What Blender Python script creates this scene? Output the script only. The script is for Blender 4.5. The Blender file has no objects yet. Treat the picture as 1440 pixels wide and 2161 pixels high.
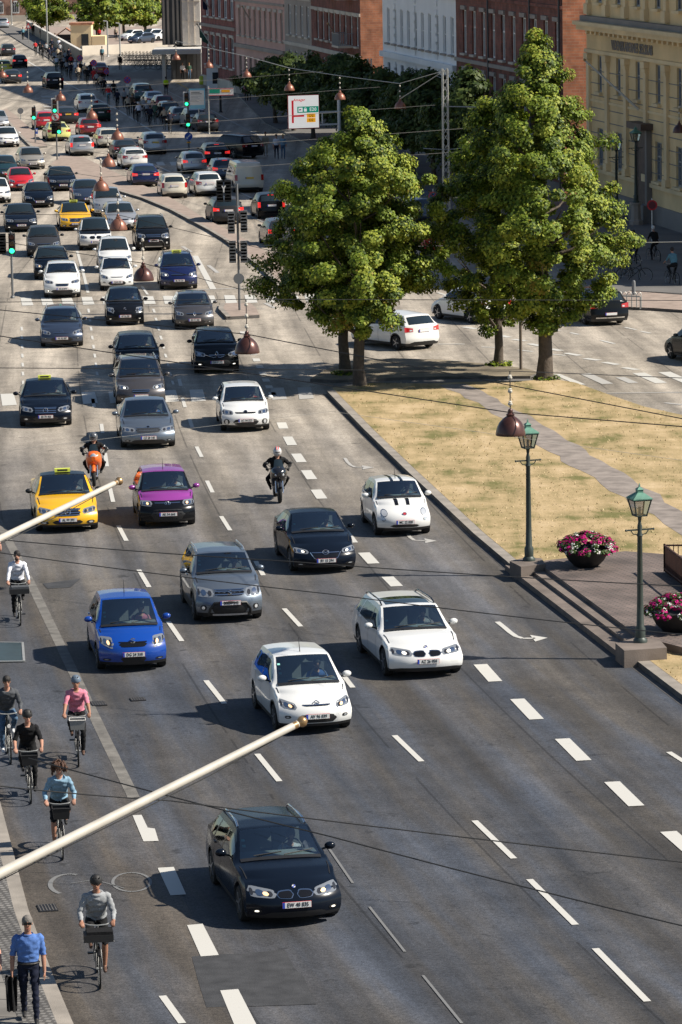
import bpy, bmesh, math, random
import numpy as np
from mathutils import Vector, Matrix
rnd = random.Random(7)
npr = np.random.default_rng(11)
C = bpy.context.scene.collection
S = bpy.context.scene

# ------------------------------------------------------------------ camera
# the lens was solved from known car widths and wheelbases: 8300 px of a 1440 px wide frame, 18.1 m above the road
FPX, ROLL = 8300.0, .018
PITCH = math.atan(1294.5 / FPX)
CAMZ = math.cos(PITCH) / .0546
cp, sp = math.cos(PITCH), math.sin(PITCH)

def ray(px, py):
    dx, dy = px - 720, py - 1080.5
    u = dx - ROLL * dy
    v = ROLL * dx + dy
    return Vector((u, FPX * cp - v * sp, -FPX * sp - v * cp))

def G(px, py, z=0.0):
    """survey: the point at height z that stands at this place of the photograph"""
    d = ray(px, py)
    t = (z - CAMZ) / d.z
    return Vector((d.x * t, d.y * t, z))

def atY(px, py, Y):
    d = ray(px, py)
    t = Y / d.y
    return Vector((d.x * t, Y, CAMZ + d.z * t))

def ppm(Y):
    return FPX / (Y * cp + CAMZ * sp)

cam = bpy.data.cameras.new('camera')
cam.sensor_fit = 'HORIZONTAL'
cam.sensor_width = 36
cam.lens = FPX / 1440 * 36
cam.clip_start = 1
cam.clip_end = 9000
camo = bpy.data.objects.new('camera', cam)
C.objects.link(camo)
R_, U_, F_ = Vector((1, 0, 0)), Vector((0, sp, cp)), Vector((0, cp, -sp))
ix = (R_ - U_ * ROLL).normalized()
iy = (U_ + R_ * ROLL).normalized()
m = Matrix((ix, iy, -F_)).transposed().to_4x4()
m.translation = (0, 0, CAMZ)
camo.matrix_world = m
S.camera = camo

# ------------------------------------------------------------------ light
SUN_EL = math.radians(42)
SUN_AZ = Vector((.99, -.13, 0)).normalized()          # towards the sun, seen from the street
sv = (SUN_AZ * math.cos(SUN_EL) + Vector((0, 0, math.sin(SUN_EL)))).normalized()
W = bpy.data.worlds.new('World')
S.world = W
W.use_nodes = True
nt = W.node_tree
sky = nt.nodes.new('ShaderNodeTexSky')
sky.sky_type = 'NISHITA'
sky.sun_disc = False
sky.dust_density = .25
sky.air_density = 1.0
sky.ozone_density = 1.6
sky.sun_elevation = SUN_EL
sky.sun_rotation = math.atan2(SUN_AZ.x, SUN_AZ.y)
bg = nt.nodes['Background']
bg.inputs['Strength'].default_value = .060
nt.links.new(sky.outputs[0], bg.inputs[0])
sun = bpy.data.lights.new('sun', 'SUN')
sun.energy = 5.0
sun.angle = math.radians(.8)
sun.color = (1, .93, .82)
suno = bpy.data.objects.new('sun', sun)
suno.rotation_euler = (-sv).to_track_quat('-Z', 'Y').to_euler()
suno.location = (60, 40, 90)
C.objects.link(suno)
S.view_settings.view_transform = 'Standard'
S.view_settings.look = 'None'
S.view_settings.exposure = 0.62
S.view_settings.gamma = 1
S.cycles.max_bounces = 6
S.cycles.transparent_max_bounces = 8
S.cycles.caustics_reflective = False
S.cycles.caustics_refractive = False

# ------------------------------------------------------------------ helpers
MATS = {}

def mat(name, col=(.5, .5, .5), rough=.6, metal=0.0, coat=0.0, emit=0.0, var=0.0, vscale=3.0, spec=.5, bump=0.0, bscale=40.0):
    if name in MATS:
        return MATS[name]
    mt = bpy.data.materials.new(name)
    mt.use_nodes = True
    n = mt.node_tree
    b = n.nodes['Principled BSDF']
    b.inputs['Base Color'].default_value = (*col, 1)
    b.inputs['Roughness'].default_value = rough
    b.inputs['Metallic'].default_value = metal
    b.inputs['Specular IOR Level'].default_value = spec
    b.inputs['Coat Weight'].default_value = coat
    b.inputs['Coat Roughness'].default_value = .04
    if emit:
        b.inputs['Emission Color'].default_value = (*col, 1)
        b.inputs['Emission Strength'].default_value = emit
    if var or bump:
        tc = n.nodes.new('ShaderNodeTexCoord')
    if var:
        nz = n.nodes.new('ShaderNodeTexNoise')
        nz.inputs['Scale'].default_value = vscale
        nz.inputs['Detail'].default_value = 6
        n.links.new(tc.outputs['Object'], nz.inputs['Vector'])
        mr = n.nodes.new('ShaderNodeMapRange')
        mr.inputs['From Min'].default_value = .25
        mr.inputs['From Max'].default_value = .75
        mr.inputs['To Min'].default_value = 1 - var
        mr.inputs['To Max'].default_value = 1 + var
        n.links.new(nz.outputs['Fac'], mr.inputs['Value'])
        mx = n.nodes.new('ShaderNodeVectorMath')
        mx.operation = 'SCALE'
        mx.inputs[0].default_value = col
        n.links.new(mr.outputs[0], mx.inputs['Scale'])
        n.links.new(mx.outputs[0], b.inputs['Base Color'])
    if bump:
        n2 = n.nodes.new('ShaderNodeTexNoise')
        n2.inputs['Scale'].default_value = bscale
        n2.inputs['Detail'].default_value = 4
        n.links.new(tc.outputs['Object'], n2.inputs['Vector'])
        bp = n.nodes.new('ShaderNodeBump')
        bp.inputs['Strength'].default_value = bump
        bp.inputs['Distance'].default_value = .03
        n.links.new(n2.outputs['Fac'], bp.inputs['Height'])
        n.links.new(bp.outputs[0], b.inputs['Normal'])
    MATS[name] = mt
    return mt

class MB:
    """collects shapes with material slots; build() links them as one mesh object"""
    def __init__(s):
        s.v, s.f, s.k, s.mats = [], [], [], []
    def mi(s, m):
        if m not in s.mats:
            s.mats.append(m)
        return s.mats.index(m)
    def face(s, pts, m):
        o = len(s.v)
        s.v += [tuple(p) for p in pts]
        s.f.append(tuple(range(o, o + len(pts))))
        s.k.append(s.mi(m))
    def mesh(s, vs, fs, m):
        o = len(s.v)
        s.v += [tuple(p) for p in vs]
        k = s.mi(m)
        for f in fs:
            s.f.append(tuple(i + o for i in f))
            s.k.append(k)
    def box(s, c, d, m, rz=0, M=None):
        x, y, z = d[0] / 2, d[1] / 2, d[2] / 2
        vs = [Vector(p) for p in ((-x, -y, -z), (x, -y, -z), (x, y, -z), (-x, y, -z), (-x, -y, z), (x, -y, z), (x, y, z), (-x, y, z))]
        T = M if M else Matrix.Rotation(rz, 3, 'Z')
        vs = [T @ p + Vector(c) for p in vs]
        s.mesh(vs, [(0, 3, 2, 1), (4, 5, 6, 7), (0, 1, 5, 4), (1, 2, 6, 5), (2, 3, 7, 6), (3, 0, 4, 7)], m)
    def bar(s, a, b, w, h, m):
        a, b = Vector(a), Vector(b)
        d = b - a
        q = d.to_track_quat('Y', 'Z').to_matrix()
        s.box((a + b) / 2, (w, d.length, h), m, M=q)
    def tube(s, pts, r, m, n=8, cap=True):
        pts = [Vector(p) for p in pts]
        rs = r if isinstance(r, (list, tuple)) else [r] * len(pts)
        vs, fs = [], []
        up = None
        for i, p in enumerate(pts):
            a = pts[max(0, i - 1)]
            b = pts[min(len(pts) - 1, i + 1)]
            d = (b - a).normalized()
            if up is None:
                up = Vector((0, 0, 1)) if abs(d.z) < .9 else Vector((1, 0, 0))
            x = d.cross(up).normalized()
            up = x.cross(d).normalized()
            for j in range(n):
                t = 2 * math.pi * j / n
                vs.append(p + (x * math.cos(t) + up * math.sin(t)) * rs[i])
        for i in range(len(pts) - 1):
            for j in range(n):
                k = (j + 1) % n
                fs.append((i * n + j, i * n + k, (i + 1) * n + k, (i + 1) * n + j))
        if cap:
            fs.append(tuple(reversed(range(n))))
            fs.append(tuple(range((len(pts) - 1) * n, len(pts) * n)))
        s.mesh(vs, fs, m)
    def lathe(s, prof, c, m, n=16, axis='Z', M=None):
        """prof: (radius, height) pairs"""
        vs, fs = [], []
        for r, h in prof:
            for j in range(n):
                t = 2 * math.pi * j / n
                p = Vector((r * math.cos(t), r * math.sin(t), h))
                if axis == 'X':
                    p = Vector((p.z, p.x, p.y))
                elif axis == 'Y':
                    p = Vector((p.x, p.z, p.y))
                if M:
                    p = M @ p
                vs.append(p + Vector(c))
        for i in range(len(prof) - 1):
            for j in range(n):
                k = (j + 1) % n
                fs.append((i * n + j, i * n + k, (i + 1) * n + k, (i + 1) * n + j))
        if prof[0][0] > 1e-4:
            fs.append(tuple(reversed(range(n))))
        if prof[-1][0] > 1e-4:
            fs.append(tuple(range((len(prof) - 1) * n, len(prof) * n)))
        s.mesh(vs, fs, m)
    def ball(s, c, r, m, n=12, k=8):
        r = r if isinstance(r, (tuple, list)) else (r, r, r)
        prof = [(math.sin(math.pi * i / k), -math.cos(math.pi * i / k)) for i in range(k + 1)]
        o = len(s.v)
        s.lathe(prof, (0, 0, 0), m, n)
        for i in range(o, len(s.v)):
            p = s.v[i]
            s.v[i] = (p[0] * r[0] + c[0], p[1] * r[1] + c[1], p[2] * r[2] + c[2])
    def poly(s, pts, z0, z1, m, side=None):
        """a slab from a ground polygon"""
        pts = [Vector(p) for p in pts]
        ar = sum(a.x * b.y - b.x * a.y for a, b in zip(pts, pts[1:] + pts[:1]))
        if ar < 0:
            pts.reverse()
        s.face([(p.x, p.y, z1) for p in pts], m)
        for a, b in zip(pts, pts[1:] + pts[:1]):
            s.face([(a.x, a.y, z0), (b.x, b.y, z0), (b.x, b.y, z1), (a.x, a.y, z1)], side or m)
    def build(s, name, parent=None, smooth=None, mats=None):
        me = bpy.data.meshes.new(name)
        me.from_pydata(s.v, [], s.f)
        for mm in (mats or s.mats):
            me.materials.append(mm)
        if s.k:
            me.polygons.foreach_set('material_index', s.k)
        if smooth is not None:
            me.shade_smooth()
            if smooth < 179:
                me.set_sharp_from_angle(angle=math.radians(smooth))
        me.update()
        return link(name, me, parent)

def link(name, me, parent=None, loc=None, rz=None):
    o = bpy.data.objects.new(name, me)
    C.objects.link(o)
    if parent:
        o.parent = parent
    if loc is not None:
        o.location = loc
    if rz is not None:
        o.rotation_euler = (0, 0, rz)
    return o

def tag(o, label=None, cat=None, group=None, kind=None):
    if label: o['label'] = label
    if cat: o['category'] = cat
    if group: o['group'] = group
    if kind: o['kind'] = kind
    return o

def thing(name, loc, label, cat, rz=0, group=None):
    o = bpy.data.objects.new(name, None)
    o.empty_display_size = .3
    C.objects.link(o)
    o.location = loc
    o.rotation_euler = (0, 0, rz)
    return tag(o, label, cat, group)

def dup(o, parent=None):
    c = o.copy()
    C.objects.link(c)
    if parent:
        c.parent = parent
    for ch in o.children:
        dup(ch, c)
    return c

def textmesh(txt, size, extrude=.004, bold=0.0, sx=1.0, spacing=1.0):
    cu = bpy.data.curves.new('lettering', 'FONT')
    cu.body = txt
    cu.size = size
    cu.extrude = extrude
    cu.offset = bold
    cu.align_x = 'CENTER'
    cu.align_y = 'CENTER'
    cu.space_character = spacing
    cu.resolution_u = 2
    o = bpy.data.objects.new('lettering', cu)
    C.objects.link(o)
    dg = bpy.context.evaluated_depsgraph_get()
    me = bpy.data.meshes.new_from_object(o.evaluated_get(dg))
    bpy.data.objects.remove(o)
    vs = [Vector((v.co.x * sx, v.co.y, v.co.z)) for v in me.vertices]
    fs = [tuple(p.vertices) for p in me.polygons]
    bpy.data.meshes.remove(me)
    return vs, fs

def lin(r, g, b):
    f = lambda c: (c / 255 / 12.92) if c / 255 <= .04045 else ((c / 255 + .055) / 1.055) ** 2.4
    return (f(r), f(g), f(b))
# ------------------------------------------------------------------ ground, road, kerbs
def lane_c(Y):      # sideways position of the lane line that the road curves along
    return LC[0] + LC[1] * Y + LC[2] * Y * Y + LC[3] * Y ** 3

_l2 = [(62.9, 4.92), (67.9, 4.03), (71.2, 3.38), (76, 2.54), (84.1, 1.08), (90.7, .02), (97.4, -1.07), (107.4, -2.39), (112.9, -3.23), (122.9, -4.22), (130.8, -4.81), (150, -6.3), (175, -8.2)]
LC = np.polyfit([a for a, b in _l2], [b for a, b in _l2], 3)[::-1]

def asphalt(name, near, far, y0, y1, tracks=True, rough=.75, speck=.25):
    mt = bpy.data.materials.new(name)
    mt.use_nodes = True
    n = mt.node_tree
    L = n.links.new
    N = lambda t, **k: n.nodes.new('ShaderNode' + t)
    b = n.nodes['Principled BSDF']
    geo = N('NewGeometry')
    sep = N('SeparateXYZ')
    L(geo.outputs['Position'], sep.inputs[0])
    def M(op, a, bb=None, cc=None):
        q = N('Math')
        q.operation = op
        for i, v in enumerate((a, bb, cc)):
            if v is None: continue
            if isinstance(v, (int, float)): q.inputs[i].default_value = v
            else: L(v, q.inputs[i])
        return q.outputs[0]
    def noise(vec, scale, det=4, rough=.55):
        q = N('TexNoise')
        q.inputs['Scale'].default_value = scale
        q.inputs['Detail'].default_value = det
        q.inputs['Roughness'].default_value = rough
        L(vec, q.inputs['Vector'])
        return q.outputs['Fac']
    Y = M('MINIMUM', sep.outputs['Y'], 190)
    c = M('MULTIPLY_ADD', Y, float(LC[3]), float(LC[2]))
    c = M('MULTIPLY_ADD', Y, c, float(LC[1]))
    c = M('MULTIPLY_ADD', Y, c, float(LC[0]))
    u = M('SUBTRACT', sep.outputs['X'], c)
    cm = N('CombineXYZ')
    L(M('MULTIPLY', u, 1.0), cm.inputs[0])
    L(M('MULTIPLY', sep.outputs['Y'], .07), cm.inputs[1])
    # darker colour at the near end, paler further on, with a wandering edge between
    wob = M('MULTIPLY_ADD', noise(geo.outputs['Position'], .05, 3), 34, -17)
    k = N('MapRange')
    k.interpolation_type = 'SMOOTHSTEP'
    k.inputs['From Min'].default_value = y0
    k.inputs['From Max'].default_value = y1
    L(M('ADD', sep.outputs['Y'], wob), k.inputs['Value'])
    mix = N('Mix'); mix.data_type = 'RGBA'
    hue = N('Mix'); hue.data_type = 'RGBA'
    hue.inputs['A'].default_value = (near[0] * .88, near[1] * .98, near[2] * 1.16, 1)
    hue.inputs['B'].default_value = (near[0] * 1.16, near[1] * 1.02, near[2] * .84, 1)
    hr = N('MapRange'); hr.inputs['From Min'].default_value = .38; hr.inputs['From Max'].default_value = .62
    L(noise(cm.outputs[0], .9, 4), hr.inputs['Value'])
    L(hr.outputs[0], hue.inputs['Factor'])
    L(hue.outputs['Result'], mix.inputs['A'])
    mix.inputs['B'].default_value = (*far, 1)
    L(k.outputs[0], mix.inputs['Factor'])
    v = M('MULTIPLY_ADD', noise(geo.outputs['Position'], .35, 5), .7, .65)
    def stretch(f, lo, hi):
        q = N('MapRange'); q.inputs['From Min'].default_value = .33; q.inputs['From Max'].default_value = .67
        q.inputs['To Min'].default_value = lo; q.inputs['To Max'].default_value = hi
        L(f, q.inputs['Value'])
        return q.outputs[0]
    v = M('MULTIPLY', v, stretch(noise(geo.outputs['Position'], 11, 2, .6), .80, 1.22))
    v = M('MULTIPLY', v, stretch(noise(geo.outputs['Position'], 34, 2, .6), .66, 1.36))
    v = M('MULTIPLY', v, stretch(noise(geo.outputs['Position'], 1.3, 5, .65), .84, 1.14))
    v = M('MULTIPLY', v, stretch(noise(cm.outputs[0], 1.3, 5, .6), .68, 1.30))
    v = M('MULTIPLY', v, stretch(noise(cm.outputs[0], .35, 3), .86, 1.14))
    if tracks:
        w = M('SINE', M('MULTIPLY', u, 2 * math.pi / 1.62))
        v = M('MULTIPLY', v, M('MULTIPLY_ADD', w, .13, 1.0))
        w2 = M('SINE', M('MULTIPLY_ADD', u, 2 * math.pi / 3.24, -1.57))
        v = M('MULTIPLY', v, M('MULTIPLY_ADD', w2, .11, 1.0))
    if tracks:
        fr = M('FRACT', M('MULTIPLY_ADD', u, 1 / 3.24, .58))
        seam = M('LESS_THAN', M('ABSOLUTE', M('SUBTRACT', fr, .5)), .008)
        seam = M('MULTIPLY', seam, M('GREATER_THAN', noise(geo.outputs['Position'], .18, 2), .46))
        v = M('MULTIPLY', v, M('MULTIPLY_ADD', seam, -.42, 1.0))
    vo = N('TexVoronoi')
    vo.feature = 'DISTANCE_TO_EDGE'
    vo.inputs['Scale'].default_value = .16
    wv = N('Mix'); wv.data_type = 'VECTOR'; wv.inputs['Factor'].default_value = .12
    nz = N('TexNoise'); nz.inputs['Scale'].default_value = .8; nz.inputs['Detail'].default_value = 5
    L(geo.outputs['Position'], nz.inputs['Vector'])
    sc = N('VectorMath'); sc.operation = 'SCALE'; sc.inputs['Scale'].default_value = 9
    L(nz.outputs['Color'], sc.inputs[0])
    ad = N('VectorMath'); ad.operation = 'ADD'
    L(geo.outputs['Position'], ad.inputs[0]); L(sc.outputs[0], ad.inputs[1])
    L(ad.outputs[0], vo.inputs['Vector'])
    crack = M('LESS_THAN', vo.outputs['Distance'], .0042)
    crack = M('MULTIPLY', crack, M('GREATER_THAN', noise(geo.outputs['Position'], .11, 2), .52))
    v = M('MULTIPLY', v, M('MULTIPLY_ADD', crack, -.38, 1.0))
    # oil spots
    sp_ = N('MapRange'); sp_.inputs['From Min'].default_value = .64; sp_.inputs['From Max'].default_value = .72
    sp_.inputs['To Min'].default_value = 1; sp_.inputs['To Max'].default_value = .5
    L(noise(geo.outputs['Position'], 1.4, 4), sp_.inputs['Value'])
    v = M('MULTIPLY', v, sp_.outputs[0])
    s2 = N('VectorMath'); s2.operation = 'SCALE'
    L(mix.outputs['Result'], s2.inputs[0]); L(v, s2.inputs['Scale'])
    L(s2.outputs[0], b.inputs['Base Color'])
    b.inputs['Roughness'].default_value = rough
    b.inputs['Specular IOR Level'].default_value = .35
    bp = N('Bump'); bp.inputs['Strength'].default_value = .35; bp.inputs['Distance'].default_value = .02
    L(noise(geo.outputs['Position'], 30, 3, .7), bp.inputs['Height'])
    L(bp.outputs[0], b.inputs['Normal'])
    MATS[name] = mt
    return mt

M_ROAD = asphalt('road asphalt', (.058, .059, .063), (.315, .275, .225), 84, 160)
M_BIKE = asphalt('bike lane asphalt', (.062, .060, .060), (.16, .15, .14), 88, 190, tracks=False)
M_PATCH = mat('asphalt patch', (.040, .040, .042), .8, var=.4, vscale=3, bump=.3)
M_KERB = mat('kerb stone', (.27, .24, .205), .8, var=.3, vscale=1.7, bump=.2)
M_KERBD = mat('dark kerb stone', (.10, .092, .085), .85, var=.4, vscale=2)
M_GUT = mat('gutter stone', (.15, .14, .125), .85, var=.45, vscale=2.5, bump=.3)
M_PAVE = mat('worn pavement', (.14, .132, .124), .85, var=.25, vscale=.5, bump=.2)
M_GRND = mat('city ground', (.12, .115, .105), .9, var=.25, vscale=.1)

def tiled(name, c1, c2, mortar, sx, sy, rot=0, off=.5, msize=.02):
    mt = bpy.data.materials.new(name)
    mt.use_nodes = True
    n = mt.node_tree
    L = n.links.new
    b = n.nodes['Principled BSDF']
    geo = n.nodes.new('ShaderNodeNewGeometry')
    mp = n.nodes.new('ShaderNodeMapping')
    mp.inputs['Rotation'].default_value = (0, 0, rot)
    L(geo.outputs['Position'], mp.inputs[0])
    br = n.nodes.new('ShaderNodeTexBrick')
    br.offset = off
    br.inputs['Color1'].default_value = (*c1, 1)
    br.inputs['Color2'].default_value = (*c2, 1)
    br.inputs['Mortar'].default_value = (*mortar, 1)
    br.inputs['Scale'].default_value = 1
    br.inputs['Brick Width'].default_value = sx
    br.inputs['Row Height'].default_value = sy
    br.inputs['Mortar Size'].default_value = msize
    L(mp.outputs[0], br.inputs['Vector'])
    nz = n.nodes.new('ShaderNodeTexNoise'); nz.inputs['Scale'].default_value = .9; nz.inputs['Detail'].default_value = 6
    L(geo.outputs['Position'], nz.inputs['Vector'])
    mr = n.nodes.new('ShaderNodeMapRange')
    mr.inputs['From Min'].default_value = .3; mr.inputs['From Max'].default_value = .7
    mr.inputs['To Min'].default_value = .6; mr.inputs['To Max'].default_value = 1.35
    L(nz.outputs['Fac'], mr.inputs['Value'])
    s2 = n.nodes.new('ShaderNodeVectorMath'); s2.operation = 'SCALE'
    L(br.outputs['Color'], s2.inputs[0]); L(mr.outputs[0], s2.inputs['Scale'])
    L(s2.outputs[0], b.inputs['Base Color'])
    b.inputs['Roughness'].default_value = .85
    MATS[name] = mt
    return mt

M_FLAG = tiled('granite flagstones', (.20, .185, .165), (.16, .15, .135), (.07, .065, .06), 1.6, 1.0, rot=.2, msize=.025)
M_COBB = tiled('small cobbles', (.19, .18, .165), (.13, .125, .12), (.07, .066, .062), .14, .14, rot=.2, msize=.03)
M_BRICKP = tiled('brick paving', (.175, .13, .112), (.135, .105, .092), (.075, .065, .058), .26, .13, rot=.5, msize=.018)

MBX = MB
b = MB()
b.face([(-2500, -300, -.06), (2500, -300, -.06), (2500, 4000, -.06), (-2500, 4000, -.06)], M_GRND)
tag(b.build('ground'), 'flat city ground under the streets', 'ground', kind='structure')
b = MB()
nx, ny = 30, 80
b.face([(-110, 35, 0), (70, 35, 0), (70, 760, 0), (-110, 760, 0)], M_ROAD)
tag(b.build('road'), 'wide grey asphalt boulevard with lanes of traffic', 'road', kind='structure')

def gp(pts, z=0):
    return [G(x, y, z) for x, y in pts]

def strip_between(b, A, B, z, m):
    """quads between two polylines of equal length"""
    for i in range(len(A) - 1):
        b.face([(*A[i][:2], z), (*B[i][:2], z), (*B[i + 1][:2], z), (*A[i + 1][:2], z)], m)

def offset_line(pts, d):
    out = []
    for i, p in enumerate(pts):
        a = pts[max(0, i - 1)]
        c = pts[min(len(pts) - 1, i + 1)]
        t = Vector((c[0] - a[0], c[1] - a[1]))
        t.normalize()
        out.append(Vector((p[0] - t.y * d, p[1] + t.x * d, 0)))
    return out

# bike lane on the left, with its pale gutter line
lane_edge = gp([(-40, 1050), (0, 1108), (63, 1228), (100, 1305), (155, 1420), (212, 1540), (282, 1684)])
far_edge = [Vector((p.x - 8, p.y, 0)) for p in lane_edge]
b = MB()
b2 = MB()
near_pts = gp([(330, 1790), (420, 1960), (520, 2161), (600, 2330)])
le = lane_edge + near_pts
strip_between(b, le, [Vector((p.x - 9, p.y, 0)) for p in le], .004, M_BIKE)
tag(b.build('bike_lane'), 'darker asphalt cycle lane along the left edge of the road', 'bike lane', kind='structure')
g1 = offset_line(lane_edge, -.12)
g2 = offset_line(lane_edge, .13)
strip_between(b2, g1, g2, .009, M_GUT)
tag(b2.build('gutter_line'), 'pale worn stone line between cycle lane and road', 'gutter', kind='structure')

# pavement at lower left
ke = gp([(-200, 1330), (-60, 1575), (0, 1700), (30, 1815), (60, 1930), (112, 2070), (150, 2161), (230, 2340)])
b = MB()
b.poly(ke + [Vector((ke[-1].x - 12, ke[-1].y, 0)), Vector((ke[0].x - 6, ke[0].y, 0))], 0, .10, M_FLAG, M_KERB)
tag(b.build('pavement'), 'stone flag pavement in the lower left corner', 'pavement', kind='structure')
b = MB()
strip_between(b, offset_line(ke, -.26), ke, .105, M_KERB)
tag(b.build('pavement_kerb'), 'pale granite kerb beside the cycle lane', 'kerb', kind='structure')
b = MB()
strip_between(b, offset_line(ke, -.85), offset_line(ke, -.26), .104, M_COBB)
tag(b.build('cobble_strip'), 'band of small dark cobbles along the kerb', 'pavement', kind='structure')

# grass reserve on the right with its kerb
M_GRASS = bpy.data.materials.new('dry grass')
M_GRASS.use_nodes = True
_n = M_GRASS.node_tree
_b = _n.nodes['Principled BSDF']
_g = _n.nodes.new('ShaderNodeNewGeometry')
def _noise(s, d, stretch=None):
    q = _n.nodes.new('ShaderNodeTexNoise'); q.inputs['Scale'].default_value = s; q.inputs['Detail'].default_value = d
    q.inputs['Roughness'].default_value = .65
    if stretch:
        mp = _n.nodes.new('ShaderNodeMapping'); mp.inputs['Scale'].default_value = stretch; mp.inputs['Rotation'].default_value = (0, 0, .35)
        _n.links.new(_g.outputs['Position'], mp.inputs[0]); _n.links.new(mp.outputs[0], q.inputs['Vector'])
    else:
        _n.links.new(_g.outputs['Position'], q.inputs['Vector'])
    return q.outputs['Fac']
_r = _n.nodes.new('ShaderNodeValToRGB')
e = _r.color_ramp.elements
e[0].position, e[0].color = .40, (.16, .15, .06, 1)
e[1].position, e[1].color = .63, (.53, .405, .25, 1)
e.new(.46).color = (.31, .24, .125, 1)
e.new(.53).color = (.42, .315, .175, 1)
_a = _n.nodes.new('ShaderNodeMath'); _a.operation = 'MULTIPLY_ADD'; _a.inputs[1].default_value = .52
_n.links.new(_noise(.55, 6), _a.inputs[0])
_m2 = _n.nodes.new('ShaderNodeMath'); _m2.operation = 'MULTIPLY_ADD'; _m2.inputs[1].default_value = .35
_n.links.new(_noise(1.3, 5, (1.0, .16, 1)), _m2.inputs[0])
_m3 = _n.nodes.new('ShaderNodeMath'); _m3.operation = 'MULTIPLY'; _m3.inputs[1].default_value = .12
_n.links.new(_noise(22, 4), _m3.inputs[0])
_n.links.new(_m3.outputs[0], _m2.inputs[2])
_n.links.new(_m2.outputs[0], _a.inputs[2])
_n.links.new(_a.outputs[0], _r.inputs[0])
_n.links.new(_r.outputs[0], _b.inputs['Base Color'])
_b.inputs['Roughness'].default_value = .95
_b.inputs['Specular IOR Level'].default_value = .1
_bp = _n.nodes.new('ShaderNodeBump'); _bp.inputs['Strength'].default_value = .4; _bp.inputs['Distance'].default_value = .05
_n.links.new(_noise(16, 5), _bp.inputs['Height'])
_n.links.new(_bp.outputs[0], _b.inputs['Normal'])

kerb_r = gp([(690, 832), (770, 915), (854, 997), (905, 1045), (1000, 1135), (1080, 1203), (1200, 1293), (1300, 1372), (1415, 1460), (1560, 1570), (1800, 1740)])
top_e = gp([(700, 826), (790, 815), (900, 817), (1000, 813), (1100, 812), (1165, 807), (1215, 815), (1290, 842), (1360, 866), (1440, 884), (1600, 918), (1800, 960)])
b = MB()
kin = offset_line(kerb_r, .30)
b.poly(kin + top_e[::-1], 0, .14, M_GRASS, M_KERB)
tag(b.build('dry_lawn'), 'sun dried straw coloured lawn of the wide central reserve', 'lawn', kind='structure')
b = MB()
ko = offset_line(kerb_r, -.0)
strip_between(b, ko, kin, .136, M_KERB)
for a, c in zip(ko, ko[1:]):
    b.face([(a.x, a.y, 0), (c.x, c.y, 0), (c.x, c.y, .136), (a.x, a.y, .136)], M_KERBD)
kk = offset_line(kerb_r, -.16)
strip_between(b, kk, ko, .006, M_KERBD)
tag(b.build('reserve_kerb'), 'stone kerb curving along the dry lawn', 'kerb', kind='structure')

# the end of the reserve under the trees: trodden earth and a crossing path
M_EARTH = mat('trodden earth', (.20, .165, .115), .95, var=.45, vscale=.8, bump=.5)
M_PATHG = mat('gravel path', (.235, .20, .175), .95, var=.35, vscale=2.2, bump=.2, bscale=9)
isl = gp([(655, 806), (690, 785), (740, 768), (830, 762), (930, 765), (1040, 775), (1110, 784), (1138, 792), (1120, 800), (900, 801), (700, 808)])
b = MB()
b.poly(isl, 0, .12, M_EARTH, M_KERBD)
tag(b.build('tree_island'), 'low kerbed island of trodden earth under the lime trees', 'traffic island', kind='structure')
b = MB()
b.poly(gp([(700, 826), (790, 815), (900, 817), (1000, 813), (1100, 812), (1165, 807), (1150, 801), (900, 803), (705, 811)]), 0, .035, M_PAVE)
tag(b.build('crossing_path'), 'grey path crossing the reserve beside the lime trees', 'path', kind='structure')
b = MB()
pa = gp([(985, 818), (1050, 850), (1117, 886), (1185, 928), (1250, 970), (1330, 1020), (1440, 1088), (1600, 1190)])
pb = gp([(930, 820), (1010, 858), (1085, 906), (1160, 962), (1225, 1003), (1310, 1060), (1440, 1135), (1600, 1240)])
def ragged(line_, amp, n=4):
    out = []
    for a, c in zip(line_, line_[1:]):
        for i in range(n):
            p = a.lerp(c, i / n)
            out.append(p + Vector((rnd.uniform(-amp, amp), 0, 0)))
    return out + [line_[-1]]
strip_between(b, ragged(pb, .16), ragged(pa, .16), .145, M_PATHG)
tag(b.build('gravel_path'), 'narrow grey gravel path running across the dry lawn', 'path', kind='structure')

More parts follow.
